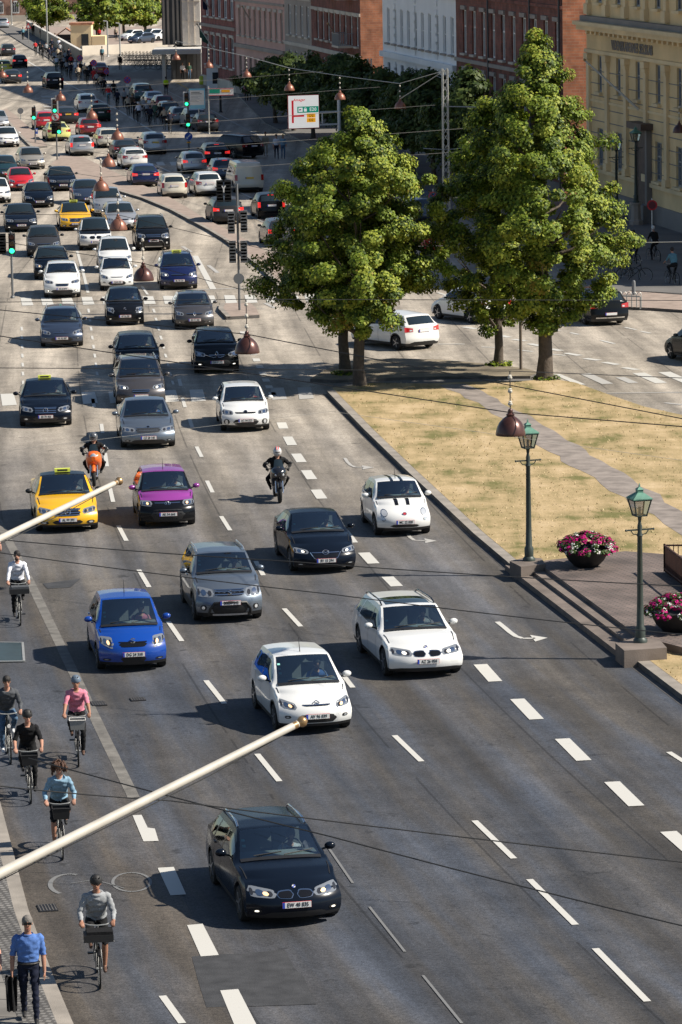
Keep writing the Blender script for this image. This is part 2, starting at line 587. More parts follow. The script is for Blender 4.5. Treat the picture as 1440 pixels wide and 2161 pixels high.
# dry grass blades standing on the lawn
def blades():
    g = np.random.default_rng(5)
    n = 6000
    poly = [(p.x, p.y) for p in kin + top_e[::-1]]
    P_ = np.stack([g.uniform(-1, 18, n * 3), g.uniform(76, 152, n * 3)], 1)
    ins = np.zeros(len(P_), bool)
    for (x0, y0), (x1, y1) in zip(poly, poly[1:] + poly[:1]):
        c_ = (y0 > P_[:, 1]) != (y1 > P_[:, 1])
        ins ^= c_ & (P_[:, 0] < (x1 - x0) * (P_[:, 1] - y0) / (y1 - y0 + 1e-12) + x0)
    P_ = P_[ins][:n]
    def near(poly_, d):
        q = np.full(len(P_), 1e9)
        for a, c in zip(poly_, poly_[1:]):
            a_, c_ = np.array(a[:2]), np.array(c[:2]); e_ = c_ - a_
            t = np.clip(((P_ - a_) @ e_) / (e_ @ e_), 0, 1)
            q = np.minimum(q, np.linalg.norm(P_ - a_ - t[:, None] * e_, axis=1))
        return q < d
    mid = [(a + c) / 2 for a, c in zip(pa, pb)]
    P_ = P_[~near(mid, .85)]
    n = len(P_)
    edge = near(kin, .45) if False else None
    h = g.uniform(.02, .07, n); a = g.uniform(0, 6.28, n)
    d = np.stack([np.cos(a), np.sin(a)], 1)
    w = .018
    b0 = np.concatenate([P_ + d * w, np.full((n, 1), .138)], 1)
    b1 = np.concatenate([P_ - d * w, np.full((n, 1), .138)], 1)
    tp = np.concatenate([P_ + g.normal(size=(n, 2)) * .035, (.14 + h)[:, None]], 1)
    V = np.stack([b0, b1, tp], 1).reshape(-1, 3)
    me = bpy.data.meshes.new('dry_grass')
    me.vertices.add(n * 3); me.vertices.foreach_set('co', V.ravel())
    me.loops.add(n * 3); me.loops.foreach_set('vertex_index', np.arange(n * 3))
    me.polygons.add(n); me.polygons.foreach_set('loop_start', np.arange(n) * 3); me.polygons.foreach_set('loop_total', np.full(n, 3))
    for m_ in (mat('straw blade', (.44, .33, .18), .9), mat('pale straw blade', (.52, .41, .24), .9), mat('olive blade', (.24, .21, .08), .9)): me.materials.append(m_)
    me.polygons.foreach_set('material_index', g.choice(3, size=n, p=[.5, .46, .04]).astype(np.int32))
    me.update()
    tag(link('dry_grass', me), 'short dry grass blades on the central lawn', 'grass', kind='stuff')
blades()

# brick plaza with two low steps
M_STEP = mat('step stone', (.16, .13, .11), .85, var=.35, vscale=1.5, bump=.3)
foot = gp([(1066, 1192), (1310, 1380)], .145)
s1 = gp([(1112, 1196), (1318, 1350)], .23)
s2 = gp([(1140, 1190), (1348, 1342)], .33)
backl = gp([(1150, 1183), (1320, 1163), (1440, 1172), (1700, 1205), (1900, 1420), (1440, 1366), (1352, 1356)], .33)
b = MB()
b.poly([foot[0], s1[0], s1[1], foot[1]], 0, .145, M_STEP)
b.poly([s1[0], s2[0], s2[1], s1[1]], 0, .23, M_STEP)
tag(b.build('stone_steps'), 'two low dark stone steps up to the brick plaza', 'steps')
b = MB()
b.poly([s2[0]] + backl[:6] + [s2[1]], 0, .33, M_BRICKP, M_STEP)
tag(b.build('brick_plaza'), 'raised plaza of brown brick paving beside the lawn', 'plaza', kind='structure')

# narrow reserve between the carriageways further on
M_ISL = mat('island paving', (.30, .235, .195), .9, var=.25, vscale=2, bump=.2)
def island(left, right, label, z=.14, m=None):
    b = MB()
    A, B = gp(left), gp(right)
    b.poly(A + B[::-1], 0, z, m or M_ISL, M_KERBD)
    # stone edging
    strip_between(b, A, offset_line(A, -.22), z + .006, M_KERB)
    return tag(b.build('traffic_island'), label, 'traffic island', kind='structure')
island([(600, 622), (552, 572), (500, 530), (470, 508), (440, 490), (360, 447), (300, 422), (250, 407), (205, 394), (160, 382), (125, 365), (105, 352)],
       [(640, 605), (600, 556), (560, 535), (530, 517), (480, 489), (435, 467), (395, 442), (345, 413), (300, 394), (240, 366), (175, 335), (128, 332)],
       'long narrow paved reserve between the two carriageways')
island([(478, 675), (461, 657), (466, 646)], [(548, 671), (540, 655), (528, 645)], 'small kerbed island carrying the tall signal post')
island([(66, 314), (38, 286), (18, 262), (-10, 240)], [(100, 311), (60, 270), (36, 249), (14, 232)], 'wedge shaped island with a signal post on the upper left')
island([(330, 322), (300, 318)], [(520, 318), (470, 300)], 'low island carrying the round blue keep right sign', m=M_KERB)

# pavements on the right hand side of the street
b = MB()
pr = gp([(1300, 652), (1380, 656), (1500, 664), (1700, 680)])
b.poly(pr + gp([(1700, 640), (1440, 628), (1330, 620), (1290, 630)]), 0, .13, M_ISL, M_KERBD)
tag(b.build('pavement_strip'), 'sunlit paved strip carrying the cycle rack', 'pavement', kind='structure')
b = MB()
b.poly(gp([(1160, 560), (1300, 640), (1330, 618), (1700, 640), (1700, 380), (1240, 380), (880, 330), (640, 250), (540, 200), (500, 200), (560, 262), (700, 330), (960, 450)]), 0, .12, M_PAVE, M_KERB)
tag(b.build('far_pavement'), 'shaded pavement at the foot of the building row', 'pavement', kind='structure')

# ------------------------------------------------------------------ road markings
def paint(name, col, wear):
    mt = bpy.data.materials.new(name)
    mt.use_nodes = True
    n = mt.node_tree
    bb = n.nodes['Principled BSDF']
    bb.inputs['Base Color'].default_value = (*col, 1)
    bb.inputs['Roughness'].default_value = .7
    geo = n.nodes.new('ShaderNodeNewGeometry')
    nz = n.nodes.new('ShaderNodeTexNoise'); nz.inputs['Scale'].default_value = 4.5; nz.inputs['Detail'].default_value = 8; nz.inputs['Roughness'].default_value = .75
    n.links.new(geo.outputs['Position'], nz.inputs['Vector'])
    mr = n.nodes.new('ShaderNodeMapRange')
    mr.inputs['From Min'].default_value = .5 - wear * .6; mr.inputs['From Max'].default_value = .68 - wear * .6
    mr.inputs['To Min'].default_value = .10 + .15 * wear; mr.inputs['To Max'].default_value = 1
    n.links.new(nz.outputs['Fac'], mr.inputs['Value'])
    mr.inputs['To Min'].default_value = 1 - wear
    tr = n.nodes.new('ShaderNodeBsdfTransparent')
    mx = n.nodes.new('ShaderNodeMixShader')
    n.links.new(mr.outputs[0], mx.inputs[0]); n.links.new(tr.outputs[0], mx.inputs[1]); n.links.new(bb.outputs[0], mx.inputs[2])
    n.links.new(mx.outputs[0], n.nodes['Material Output'].inputs[0])
    return mt
M_WHITE = paint('lane paint', (.52, .505, .465), .48)
M_FAINT = paint('worn lane paint', (.40, .385, .36), .80)
M_GHOST = paint('ghost paint', (.17, .17, .168), .8)
M_YEL = paint('yellow kerb paint', (.62, .40, .10), .3)
mk = MB()
def dash(x0, y0, x1, y1, w, m=None):
    a, c = G(x0, y0), G(x1, y1)
    t = (c - a).normalized()
    q = Vector((-t.y, t.x, 0)) * (w / 2)
    mk.face([(p.x, p.y, .013) for p in (a + q, a - q, c - q, c + q)], m or M_WHITE)
def quad(pts, m=None):
    p = gp(pts)
    ar = sum(a.x * c.y - c.x * a.y for a, c in zip(p, p[1:] + p[:1]))
    if ar < 0: p.reverse()
    mk.face([(q.x, q.y, .013) for q in p], m or M_WHITE)
def line(pts, w, m=None):
    for a, c in zip(pts, pts[1:]):
        dash(*a, *c, w, m)
for d in [(250, 1110, 267, 1142), (293, 1203, 315, 1240), (355, 1312, 384, 1354), (435, 1437, 474, 1486), (543, 1592, 590, 1650), (222, 957, 226, 985), (232, 1030, 239, 1060), (214, 895, 217, 915),
          (415, 943, 426, 965), (437, 1015, 449, 1040), (467, 1090, 486, 1120), (540, 1185, 556, 1215), (600, 1285, 635, 1323), (728, 1430, 745, 1452), (833, 1553, 890, 1608), (1002, 1733, 1085, 1813),
          (1118, 1857, 1215, 1953), (1257, 2003, 1367, 2115), (1412, 1588, 1470, 1625), (343, 2103, 385, 2161), (400, 884, 406, 903), (385, 840, 391, 860), (196, 842, 199, 860), (378, 800, 382, 815)]:
    dash(*d, .13)
for d in [(690, 1785, 745, 1865), (780, 1915, 855, 2010), (893, 2060, 975, 2161)]:
    dash(*d, .05, M_GHOST)
for d in [(594, 892, 599, 905), (607, 922, 617, 940), (625, 958, 637, 976), (646, 993, 659, 1012), (667, 1034, 680, 1053), (690, 1076, 704, 1098), (724, 1120, 744, 1146), (768, 1167, 789, 1190), (818, 1218, 838, 1238), (1014, 1403, 1046, 1439), (1092, 1476, 1133, 1519), (1187, 1560, 1233, 1606), (1292, 1651, 1344, 1702), (1411, 1756, 1475, 1812)]:
    dash(*d, .33)
for q in [[(280, 1722), (299, 1721), (312, 1748), (327, 1750), (335, 1776), (303, 1777)], [(333, 1833), (367, 1831), (393, 1889), (360, 1891)], [(395, 1954), (428, 1951), (462, 2017), (424, 2020)], [(465, 2092), (503, 2089), (542, 2165), (495, 2165)]]:
    quad(q)
# turn arrows
def arrow(pts, w, head):
    line(pts, w, M_FAINT if w < .12 else None)
    quad(head, M_FAINT if w < .12 else None)
arrow([(728, 967), (733, 975), (740, 982), (750, 986.5), (768, 987)], .11, [(764, 983), (790, 987), (766, 991.5)])
arrow([(860, 1127), (866, 1135), (875, 1141), (900, 1142)], .11, [(896, 1137), (922, 1142), (898, 1147)])
arrow([(1050, 1313), (1064, 1324), (1078, 1336), (1090, 1344), (1104, 1348), (1130, 1348)], .14, [(1119, 1341), (1156, 1347), (1130, 1355)])
# zebra at the near junction
for k in range(12):
    x = 1 + 57.0 * k
    y = 832 - .022 * x
    m_ = M_FAINT if x > 500 else M_WHITE
    quad([(x, y), (x + 28, y - 1), (x + 35, y + 23), (x + 4, y + 25)], m_)
# second zebra
for k in range(14):
    x = 129 + 43 * k - 86
    if 440 < x < 470 and False: continue
    y = 627 - .012 * (x - 165)
    quad([(x, y), (x + 22, y), (x + 28, y + 16), (x + 4, y + 17)])
for x0 in (603, 640):
    quad([(x0 + 2, 622), (x0 + 24, 622), (x0 + 32, 637), (x0 + 8, 638)])
for k in range(9):
    x = 155 + 29 * k
    quad([(x, 342), (x + 15, 341.5), (x + 21, 349), (x + 4, 349.5)])
# signal stop bars and guide dots in the junction
for i in range(10):
    t = i / 9
    x = 506 + 60 * t; y = 700 + 128 * t
    quad([(x, y), (x + 15, y), (x + 18, y + 6), (x + 3, y + 6.5)])
for i in range(9):
    y = 652 + i * 19
    quad([(184 + i * 2.6, y), (189 + i * 2.6, y), (190.5 + i * 2.6, y + 8), (185.5 + i * 2.6, y + 8)])
    quad([(321 + i * 5.0, y), (326 + i * 5.0, y), (329 + i * 5, y + 8), (324 + i * 5, y + 8)])
    if i > 1: quad([(42 + i * .5, y), (47 + i * .5, y), (48 + i * .5, y + 8), (43 + i * .5, y + 8)])
line([(163, 530), (175, 572), (186, 618)], .14)
line([(412, 540), (450, 610)], .30)
line([(300, 605), (312, 622)], .12)
line([(405, 612), (560, 607)], .22, M_FAINT)
line([(120, 640), (560, 652)], .1, M_FAINT)
for d in [(385, 520, 404, 532), (440, 560, 460, 576), (560, 640, 580, 650), (330, 460, 350, 470)]:
    dash(*d, .2, M_FAINT)
# opposite carriageway: long edge and lane lines
line([(60, 130), (110, 160), (180, 196), (250, 232), (330, 282), (345, 292)], .2)
line([(-5, 232), (60, 292)], .15)
line([(110, 176), (170, 215), (230, 232)], .1, M_FAINT)
line([(320, 345), (380, 372), (420, 395)], .14)
line([(430, 400), (480, 436), (560, 470)], .14, M_FAINT)
line([(505, 405), (545, 425)], .14)
for k in range(6):
    x = 86 + k * 1.5; y = 202 + k * 7
    quad([(x, y), (x + 26, y + 1), (x + 28, y + 3), (x + 2, y + 2.4)], M_FAINT)
line([(445, 232), (500, 262), (560, 292)], .14, M_FAINT)
line([(330, 173), (520, 168)], .18, M_YEL)
line([(375, 175), (402, 190)], .2, M_YEL)
line([(340, 185), (400, 215)], .12, M_FAINT)
# cross street on the right
z7 = lambda x, y: (860 + x / 2.483, 360 + y / 2.483)
for a in [(295, 820, 360, 830), (380, 845, 445, 850), (490, 865, 535, 875), (555, 885, 620, 893), (640, 908, 700, 920), (750, 935, 805, 945), (830, 957, 905, 970), (930, 985, 1005, 995), (1030, 1005, 1105, 1018), (1135, 1033, 1205, 1045)]:
    dash(*z7(a[0], a[1]), *z7(a[2], a[3]), .32)
for a in [(1015, 890, 1085, 908), (1140, 822, 1200, 835), (1225, 843, 1275, 853), (855, 850, 900, 860), (755, 830, 800, 840), (165, 910, 300, 910), (390, 925, 460, 928), (580, 940, 660, 950), (750, 962, 830, 970), (160, 640, 240, 665)]:
    dash(*z7(a[0], a[1]), *z7(a[2], a[3]), .16)
for a in [((900, 1065), (960, 1063), (1080, 1118), (1020, 1120)), ((1090, 1085), (1140, 1083), (1210, 1113), (1160, 1115))]:
    quad([z7(*p) for p in a], M_FAINT)
for a in [((1180, 1063), (1245, 1060), (1362, 1113), (1300, 1116)), ((1315, 1058), (1380, 1055), (1497, 1108), (1440, 1112)), ((765, 1068), (800, 1067), (935, 1122), (890, 1124))]:
    quad([z7(*p) for p in a])
line([z7(1045, 1168), z7(1440, 1163), z7(1600, 1160)], .15, M_FAINT)
line([z7(1350, 1218), z7(1440, 1228)], .2, M_FAINT)
line([(1370, 608), (1440, 632)], .5, M_FAINT)
# bicycle symbol on the cycle lane
def ring_mark(cx, cy, rx, ry, m, a0=0, a1=360, w=.07):
    p = [(cx + rx * math.cos(math.radians(t)), cy + ry * math.sin(math.radians(t))) for t in np.linspace(a0, a1, 25)]
    line(p, w, m)
ring_mark(278, 1863, 40, 20, M_GHOST, 0, 360, .06)
ring_mark(148, 1868, 42, 22, M_GHOST, 120, 290, .09)
line([(148, 1866), (200, 1858), (262, 1876)], .03, M_GHOST)
tag(mk.build('road_markings'), 'white painted lane lines, dashes, arrows and zebra stripes', 'road markings', kind='structure')
# darker patches and drain covers in the road
pm = MB()
for pts in [[(405, 2020), (440, 2016), (520, 2013), (600, 2004), (622, 2045), (640, 2062), (668, 2120), (560, 2124), (436, 2127), (418, 2070)], [(90, 1232), (170, 1222), (150, 1240), (100, 1243)], [(575, 628), (592, 628), (599, 635), (580, 636)]]:
    p = gp(pts)
    ar = sum(a.x * c.y - c.x * a.y for a, c in zip(p, p[1:] + p[:1]))
    if ar < 0: p.reverse()
    pm.face([(q.x, q.y, .008) for q in p], M_PATCH)
tag(pm.build('asphalt_patches'), 'darker patches in the asphalt', 'road patch', kind='structure')
M_IRON = mat('cast iron', (.025, .025, .027), .6, .4)
def drain(x, y, w, d, label):
    c = G(x, y)
    b = MB()
    b.box((0, 0, .012), (w, d, .024), M_IRON)
    for i in range(6):
        b.box((-w / 2 + w * (i + .5) / 6, 0, .026), (w * .05, d * .86, .008), M_KERBD)
    o = b.build('drain_grate')
    o.location = c
    o.rotation_euler = (0, 0, .2)
    tag(o, label, 'drain grate', 'iron drain grates')
drain(208, 1486, .34, .5, 'iron drain grate beside the pale gutter line near the cyclist in pink')
drain(291, 1477, .34, .34, 'small iron grate out in the traffic lane right of the gutter')
drain(100, 1918, .34, .5, 'iron drain grate on the cycle lane beside the cobbled kerb')
# ------------------------------------------------------------------ cars
M_TYRE = mat('tyre rubber', (.012, .012, .012), .85, bump=.2)
M_RIM = mat('alloy rim', (.42, .42, .44), .32, .85)
M_BLK = mat('black plastic', (.014, .014, .015), .5)
M_GLOSSBLK = mat('gloss black trim', (.008, .008, .009), .15, spec=.6)
M_CHROME = mat('chrome', (.75, .75, .76), .14, 1.0)
M_LAMP = mat('headlamp lens', (.62, .64, .66), .08, .35, coat=1.0)
M_LHOUSE = mat('clear lamp cover', (.34, .36, .38), .06, .5, coat=1.0)
M_LAMPD = mat('headlamp inside', (.06, .06, .065), .15, .5, coat=1.0)
M_DRL = mat('lit running lamp', (1.0, .93, .78), .3, emit=1.2)
M_AMBER = mat('lit amber lamp', (1.0, .62, .32), .3, emit=.7)
M_TAIL = mat('tail lamp lens', (.42, .012, .014), .12, coat=1.0)
M_BRAKE = mat('lit brake lamp', (.85, .03, .025), .2, emit=.55)
M_PLATE = mat('white plate', (.72, .72, .70), .4)
M_PLATEY = mat('yellow plate', (.72, .48, .06), .4)
M_PBLUE = mat('plate blue', (.02, .06, .42), .4)
M_PRED = mat('plate red edge', (.5, .02, .03), .5)
M_PTXT = mat('plate lettering', (.02, .02, .02), .5)
M_SEAT = mat('dark upholstery', (.20, .215, .22), .9)
M_SIGNY = mat('taxi sign yellow green', (.62, .66, .08), .35, emit=.12)
M_STICK = mat('sticker mint', (.25, .62, .55), .5)

def glassmat(name, tint, refl=.07):
    mt = bpy.data.materials.new(name)
    mt.use_nodes = True
    n = mt.node_tree
    n.nodes.remove(n.nodes['Principled BSDF'])
    tr = n.nodes.new('ShaderNodeBsdfTransparent'); tr.inputs[0].default_value = (*tint, 1)
    gl = n.nodes.new('ShaderNodeBsdfGlossy'); gl.inputs['Roughness'].default_value = .03
    gl.inputs[0].default_value = (.9, .97, 1, 1)
    fr = n.nodes.new('ShaderNodeFresnel'); fr.inputs[0].default_value = 1.5
    ad = n.nodes.new('ShaderNodeMath'); ad.operation = 'ADD'; ad.inputs[1].default_value = refl; ad.use_clamp = True
    n.links.new(fr.outputs[0], ad.inputs[0])
    mx = n.nodes.new('ShaderNodeMixShader')
    n.links.new(ad.outputs[0], mx.inputs[0]); n.links.new(tr.outputs[0], mx.inputs[1]); n.links.new(gl.outputs[0], mx.inputs[2])
    n.links.new(mx.outputs[0], n.nodes['Material Output'].inputs[0])
    MATS[name] = mt
    return mt
M_GLASS = glassmat('car glass', (.72, .85, .84), .18)
M_GLASSS = glassmat('side glass', (.45, .50, .50), .10)
M_GLASSD = mat('dark car glass', (.014, .022, .026), .05, spec=.9)
M_GLASST = mat('tinted side glass', (.008, .010, .011), .05, spec=.55)

def paintmat(name, col, metal=.0, rough=.3):
    k = 'paint ' + name
    if k in MATS: return MATS[k]
    dk = max(col) < .05
    mt = mat(k, col, rough, 0 if dk else metal, coat=.10 if dk else .8, var=.05, vscale=1.5, spec=.22 if dk else .5)
    return mt
WHT = paintmat('white', (.72, .72, .70))
BLKP = paintmat('black', (.006, .007, .009), .0, .2)
BLUB = paintmat('blue black', (.004, .007, .014), .2, .22)
DGRY = paintmat('dark grey', (.035, .036, .04), .5)
GRYB = paintmat('blue grey', (.15, .18, .22), .6, .35)
GRY = paintmat('grey', (.17, .175, .18), .6, .35)
GRBR = paintmat('grey brown', (.085, .08, .082), .5, .35)
SILV = paintmat('silver', (.48, .49, .50), .6, .35)
BEIG = paintmat('beige silver', (.40, .37, .32), .5, .35)
YELP = paintmat('taxi yellow', (.80, .43, .008))
YELL = paintmat('lemon yellow', (.70, .66, .07))
YELG = paintmat('pale yellow green', (.66, .66, .22))
BLUE = paintmat('bright blue', (.004, .05, .30), 0, .25)
NAVY = paintmat('navy', (.010, .016, .075), .3, .25)
STEEL = paintmat('steel blue', (.045, .062, .10), .5, .3)
REDP = paintmat('red', (.50, .016, .022))
DRED = paintmat('dark red', (.22, .02, .025), .3)
PURP = paintmat('magenta purple', (.34, .055, .33), .3, .25)
TEAL = paintmat('dark teal', (.02, .06, .07), .4, .3)
GREN = paintmat('dark green', (.012, .035, .025), .4, .3)
CREAM = paintmat('cream white', (.62, .58, .48))

DRV = []
BODY = {
    'hatch': dict(L=3.95, W=1.72, H=1.48, fo=.80, wb=2.48, R=.30, hf=.84, xc=1.08, zc=1.0, xh=1.80, xm=2.3, re=.50, rz=.06, ge=.10, zg=1.0, zt=.93, gr=.705, b0=.93, b1=1.02),
    'wagon': dict(L=4.65, W=1.82, H=1.46, fo=.85, wb=2.78, R=.325, hf=.80, xc=1.42, zc=.97, xh=2.15, xm=2.7, re=.62, rz=.06, ge=.12, zg=1.0, zt=.92, gr=.705, b0=.92, b1=1.0),
    'sedan': dict(L=4.80, W=1.84, H=1.46, fo=.86, wb=2.84, R=.325, hf=.80, xc=1.48, zc=.97, xh=2.25, xm=2.8, re=1.45, rz=.10, ge=.72, zg=1.06, zt=1.02, gr=.695, b0=.92, b1=1.0),
    'fast': dict(L=4.46, W=1.80, H=1.44, fo=.90, wb=2.68, R=.325, hf=.78, xc=1.46, zc=.98, xh=2.18, xm=2.65, re=.95, rz=.10, ge=.20, zg=1.04, zt=.97, gr=.695, b0=.93, b1=1.03),
    'suv': dict(L=4.3, W=1.80, H=1.64, fo=.84, wb=2.6, R=.345, hf=.98, xc=1.18, zc=1.14, xh=1.85, xm=2.4, re=.50, rz=.06, ge=.12, zg=1.12, zt=1.05, gr=.72, b0=1.05, b1=1.13),
    'mpv': dict(L=4.4, W=1.81, H=1.62, fo=.86, wb=2.72, R=.325, hf=.90, xc=1.02, zc=1.08, xh=1.92, xm=2.5, re=.48, rz=.06, ge=.12, zg=1.10, zt=1.0, gr=.71, b0=.98, b1=1.08),
    'city': dict(L=3.55, W=1.63, H=1.48, fo=.70, wb=2.32, R=.29, hf=.86, xc=.98, zc=1.02, xh=1.58, xm=2.0, re=.52, rz=.08, ge=.12, zg=1.0, zt=.92, gr=.70, b0=.95, b1=1.03),
    'van': dict(L=4.9, W=1.90, H=1.95, fo=.90, wb=3.0, R=.34, hf=1.02, xc=.85, zc=1.22, xh=1.60, xm=2.3, re=.22, rz=.05, ge=.06, zg=1.15, zt=1.10, gr=.80, b0=1.12, b1=1.15),
}
# front faces: hl=(inner x, outer x, z inner low, z outer low, z inner high, z outer high) as shares of half width and of hood front height
FRONT = {
    'plain': dict(hl=(.52, .93, .74, .80, .84, .95), gr=[(-.40, .40, .76, .83, 0)], lo=[(-.55, .55, .30, .50)], fog=(.62, .84, .36, .44)),
    'kidney': dict(hl=(.36, .90, .73, .78, .83, .90), kid=True, lo=[(-.62, .62, .30, .40)], fog=(.66, .84, .38, .47)),
    'kidneyw': dict(hl=(.36, .90, .73, .79, .84, .92), kid=True, lo=[(-.86, .86, .30, .37)], fog=None),
    'star': dict(hl=(.46, .91, .72, .80, .84, .94), gr=[(-.42, .42, .64, .88, 3)], lo=[(-.48, .48, .34, .50)], fog=(.58, .86, .34, .46)),
    'chevron': dict(hl=(.50, .92, .70, .80, .80, .97), gr=[(-.36, .36, .76, .80, 0)], lo=[(-.52, .52, .34, .56)], fog=(.66, .82, .46, .54)),
    'suv5': dict(hl=(.44, .92, .73, .76, .86, .92), gr=[(-.43, .43, .73, .88, 2)], lo=[(-.56, .56, .28, .58)], fog=(.66, .84, .36, .50), bar=True),
    'wing': dict(hl=(.50, .94, .76, .81, .83, .95), gr=[(-.42, .42, .50, .78, 0)], lo=[(-.40, .40, .28, .38)], fog=(.60, .88, .34, .42), swoop=True),
    'round': dict(hl=None, gr=[], lo=[(-.52, .52, .33, .43)], fog=None, rnd=True),
    'splash': dict(hl=(.54, .93, .66, .84, .90, 1.02), gr=[(-.40, .40, .70, .82, 0)], lo=[(-.36, .36, .30, .48)], fog=(.62, .86, .34, .40)),
    'yaris': dict(hl=(.52, .94, .80, .84, .92, 1.0), gr=[(-.44, .44, .84, .88, 0)], lo=[(-.60, .60, .30, .68)], fog=None),
    'kia': dict(hl=(.48, .93, .76, .80, .86, .98), gr=[(-.42, .42, .78, .83, 0)], lo=[(-.52, .52, .32, .56)], fog=(.64, .88, .34, .56)),
    'skoda': dict(hl=(.46, .93, .76, .80, .86, .93), gr=[(-.44, .44, .72, .90, 6)], lo=[(-.62, .62, .30, .42)], fog=(.64, .84, .34, .42)),
    'captur': dict(hl=(.48, .94, .76, .80, .84, .95), gr=[(-.34, .34, .74, .80, 0)], lo=[(-.62, .62, .32, .60)], fog=(.60, .86, .38, .46), swoop=True, lit=True),
    'peug': dict(hl=(.46, .92, .78, .82, .86, .96), gr=[(-.36, .36, .64, .76, 1)], lo=[(-.62, .62, .30, .46)], fog=(.64, .82, .36, .46)),
    'bee': dict(hl=(.50, .90, .74, .76, .80, .86), gr=[], kid=True, lo=[(-.50, .50, .30, .38)], fog=None),
}

def pw(pts, w=.09):
    xs = np.array([p[0] for p in pts], float)
    ys = np.array([p[1] for p in pts], float)
    offs = np.linspace(-2, 2, 9)
    ker = np.exp(-offs ** 2 / 2)
    ker /= ker.sum()
    def f(t):
        t = np.asarray(t, float)
        return sum(k * np.interp(t + o * w, xs, ys) for k, o in zip(ker, offs))
    return f

SB_F = lambda z, hf: np.interp(np.asarray(z) / hf, [0, .22, .36, .54, .68, .80, .90, 1.0, 1.2], [.13, .09, .015, 0, .035, .13, .28, .46, .48])
SB_R = lambda z: np.interp(np.asarray(z), [0, .22, .40, .58, .66, .80, 1.0, 1.3, 1.9], [.12, .08, .0, .0, .05, .06, .08, .12, .14])
SCOL = np.array([0, .12, .25, .4, .55, .7, .82, .92, 1.0])

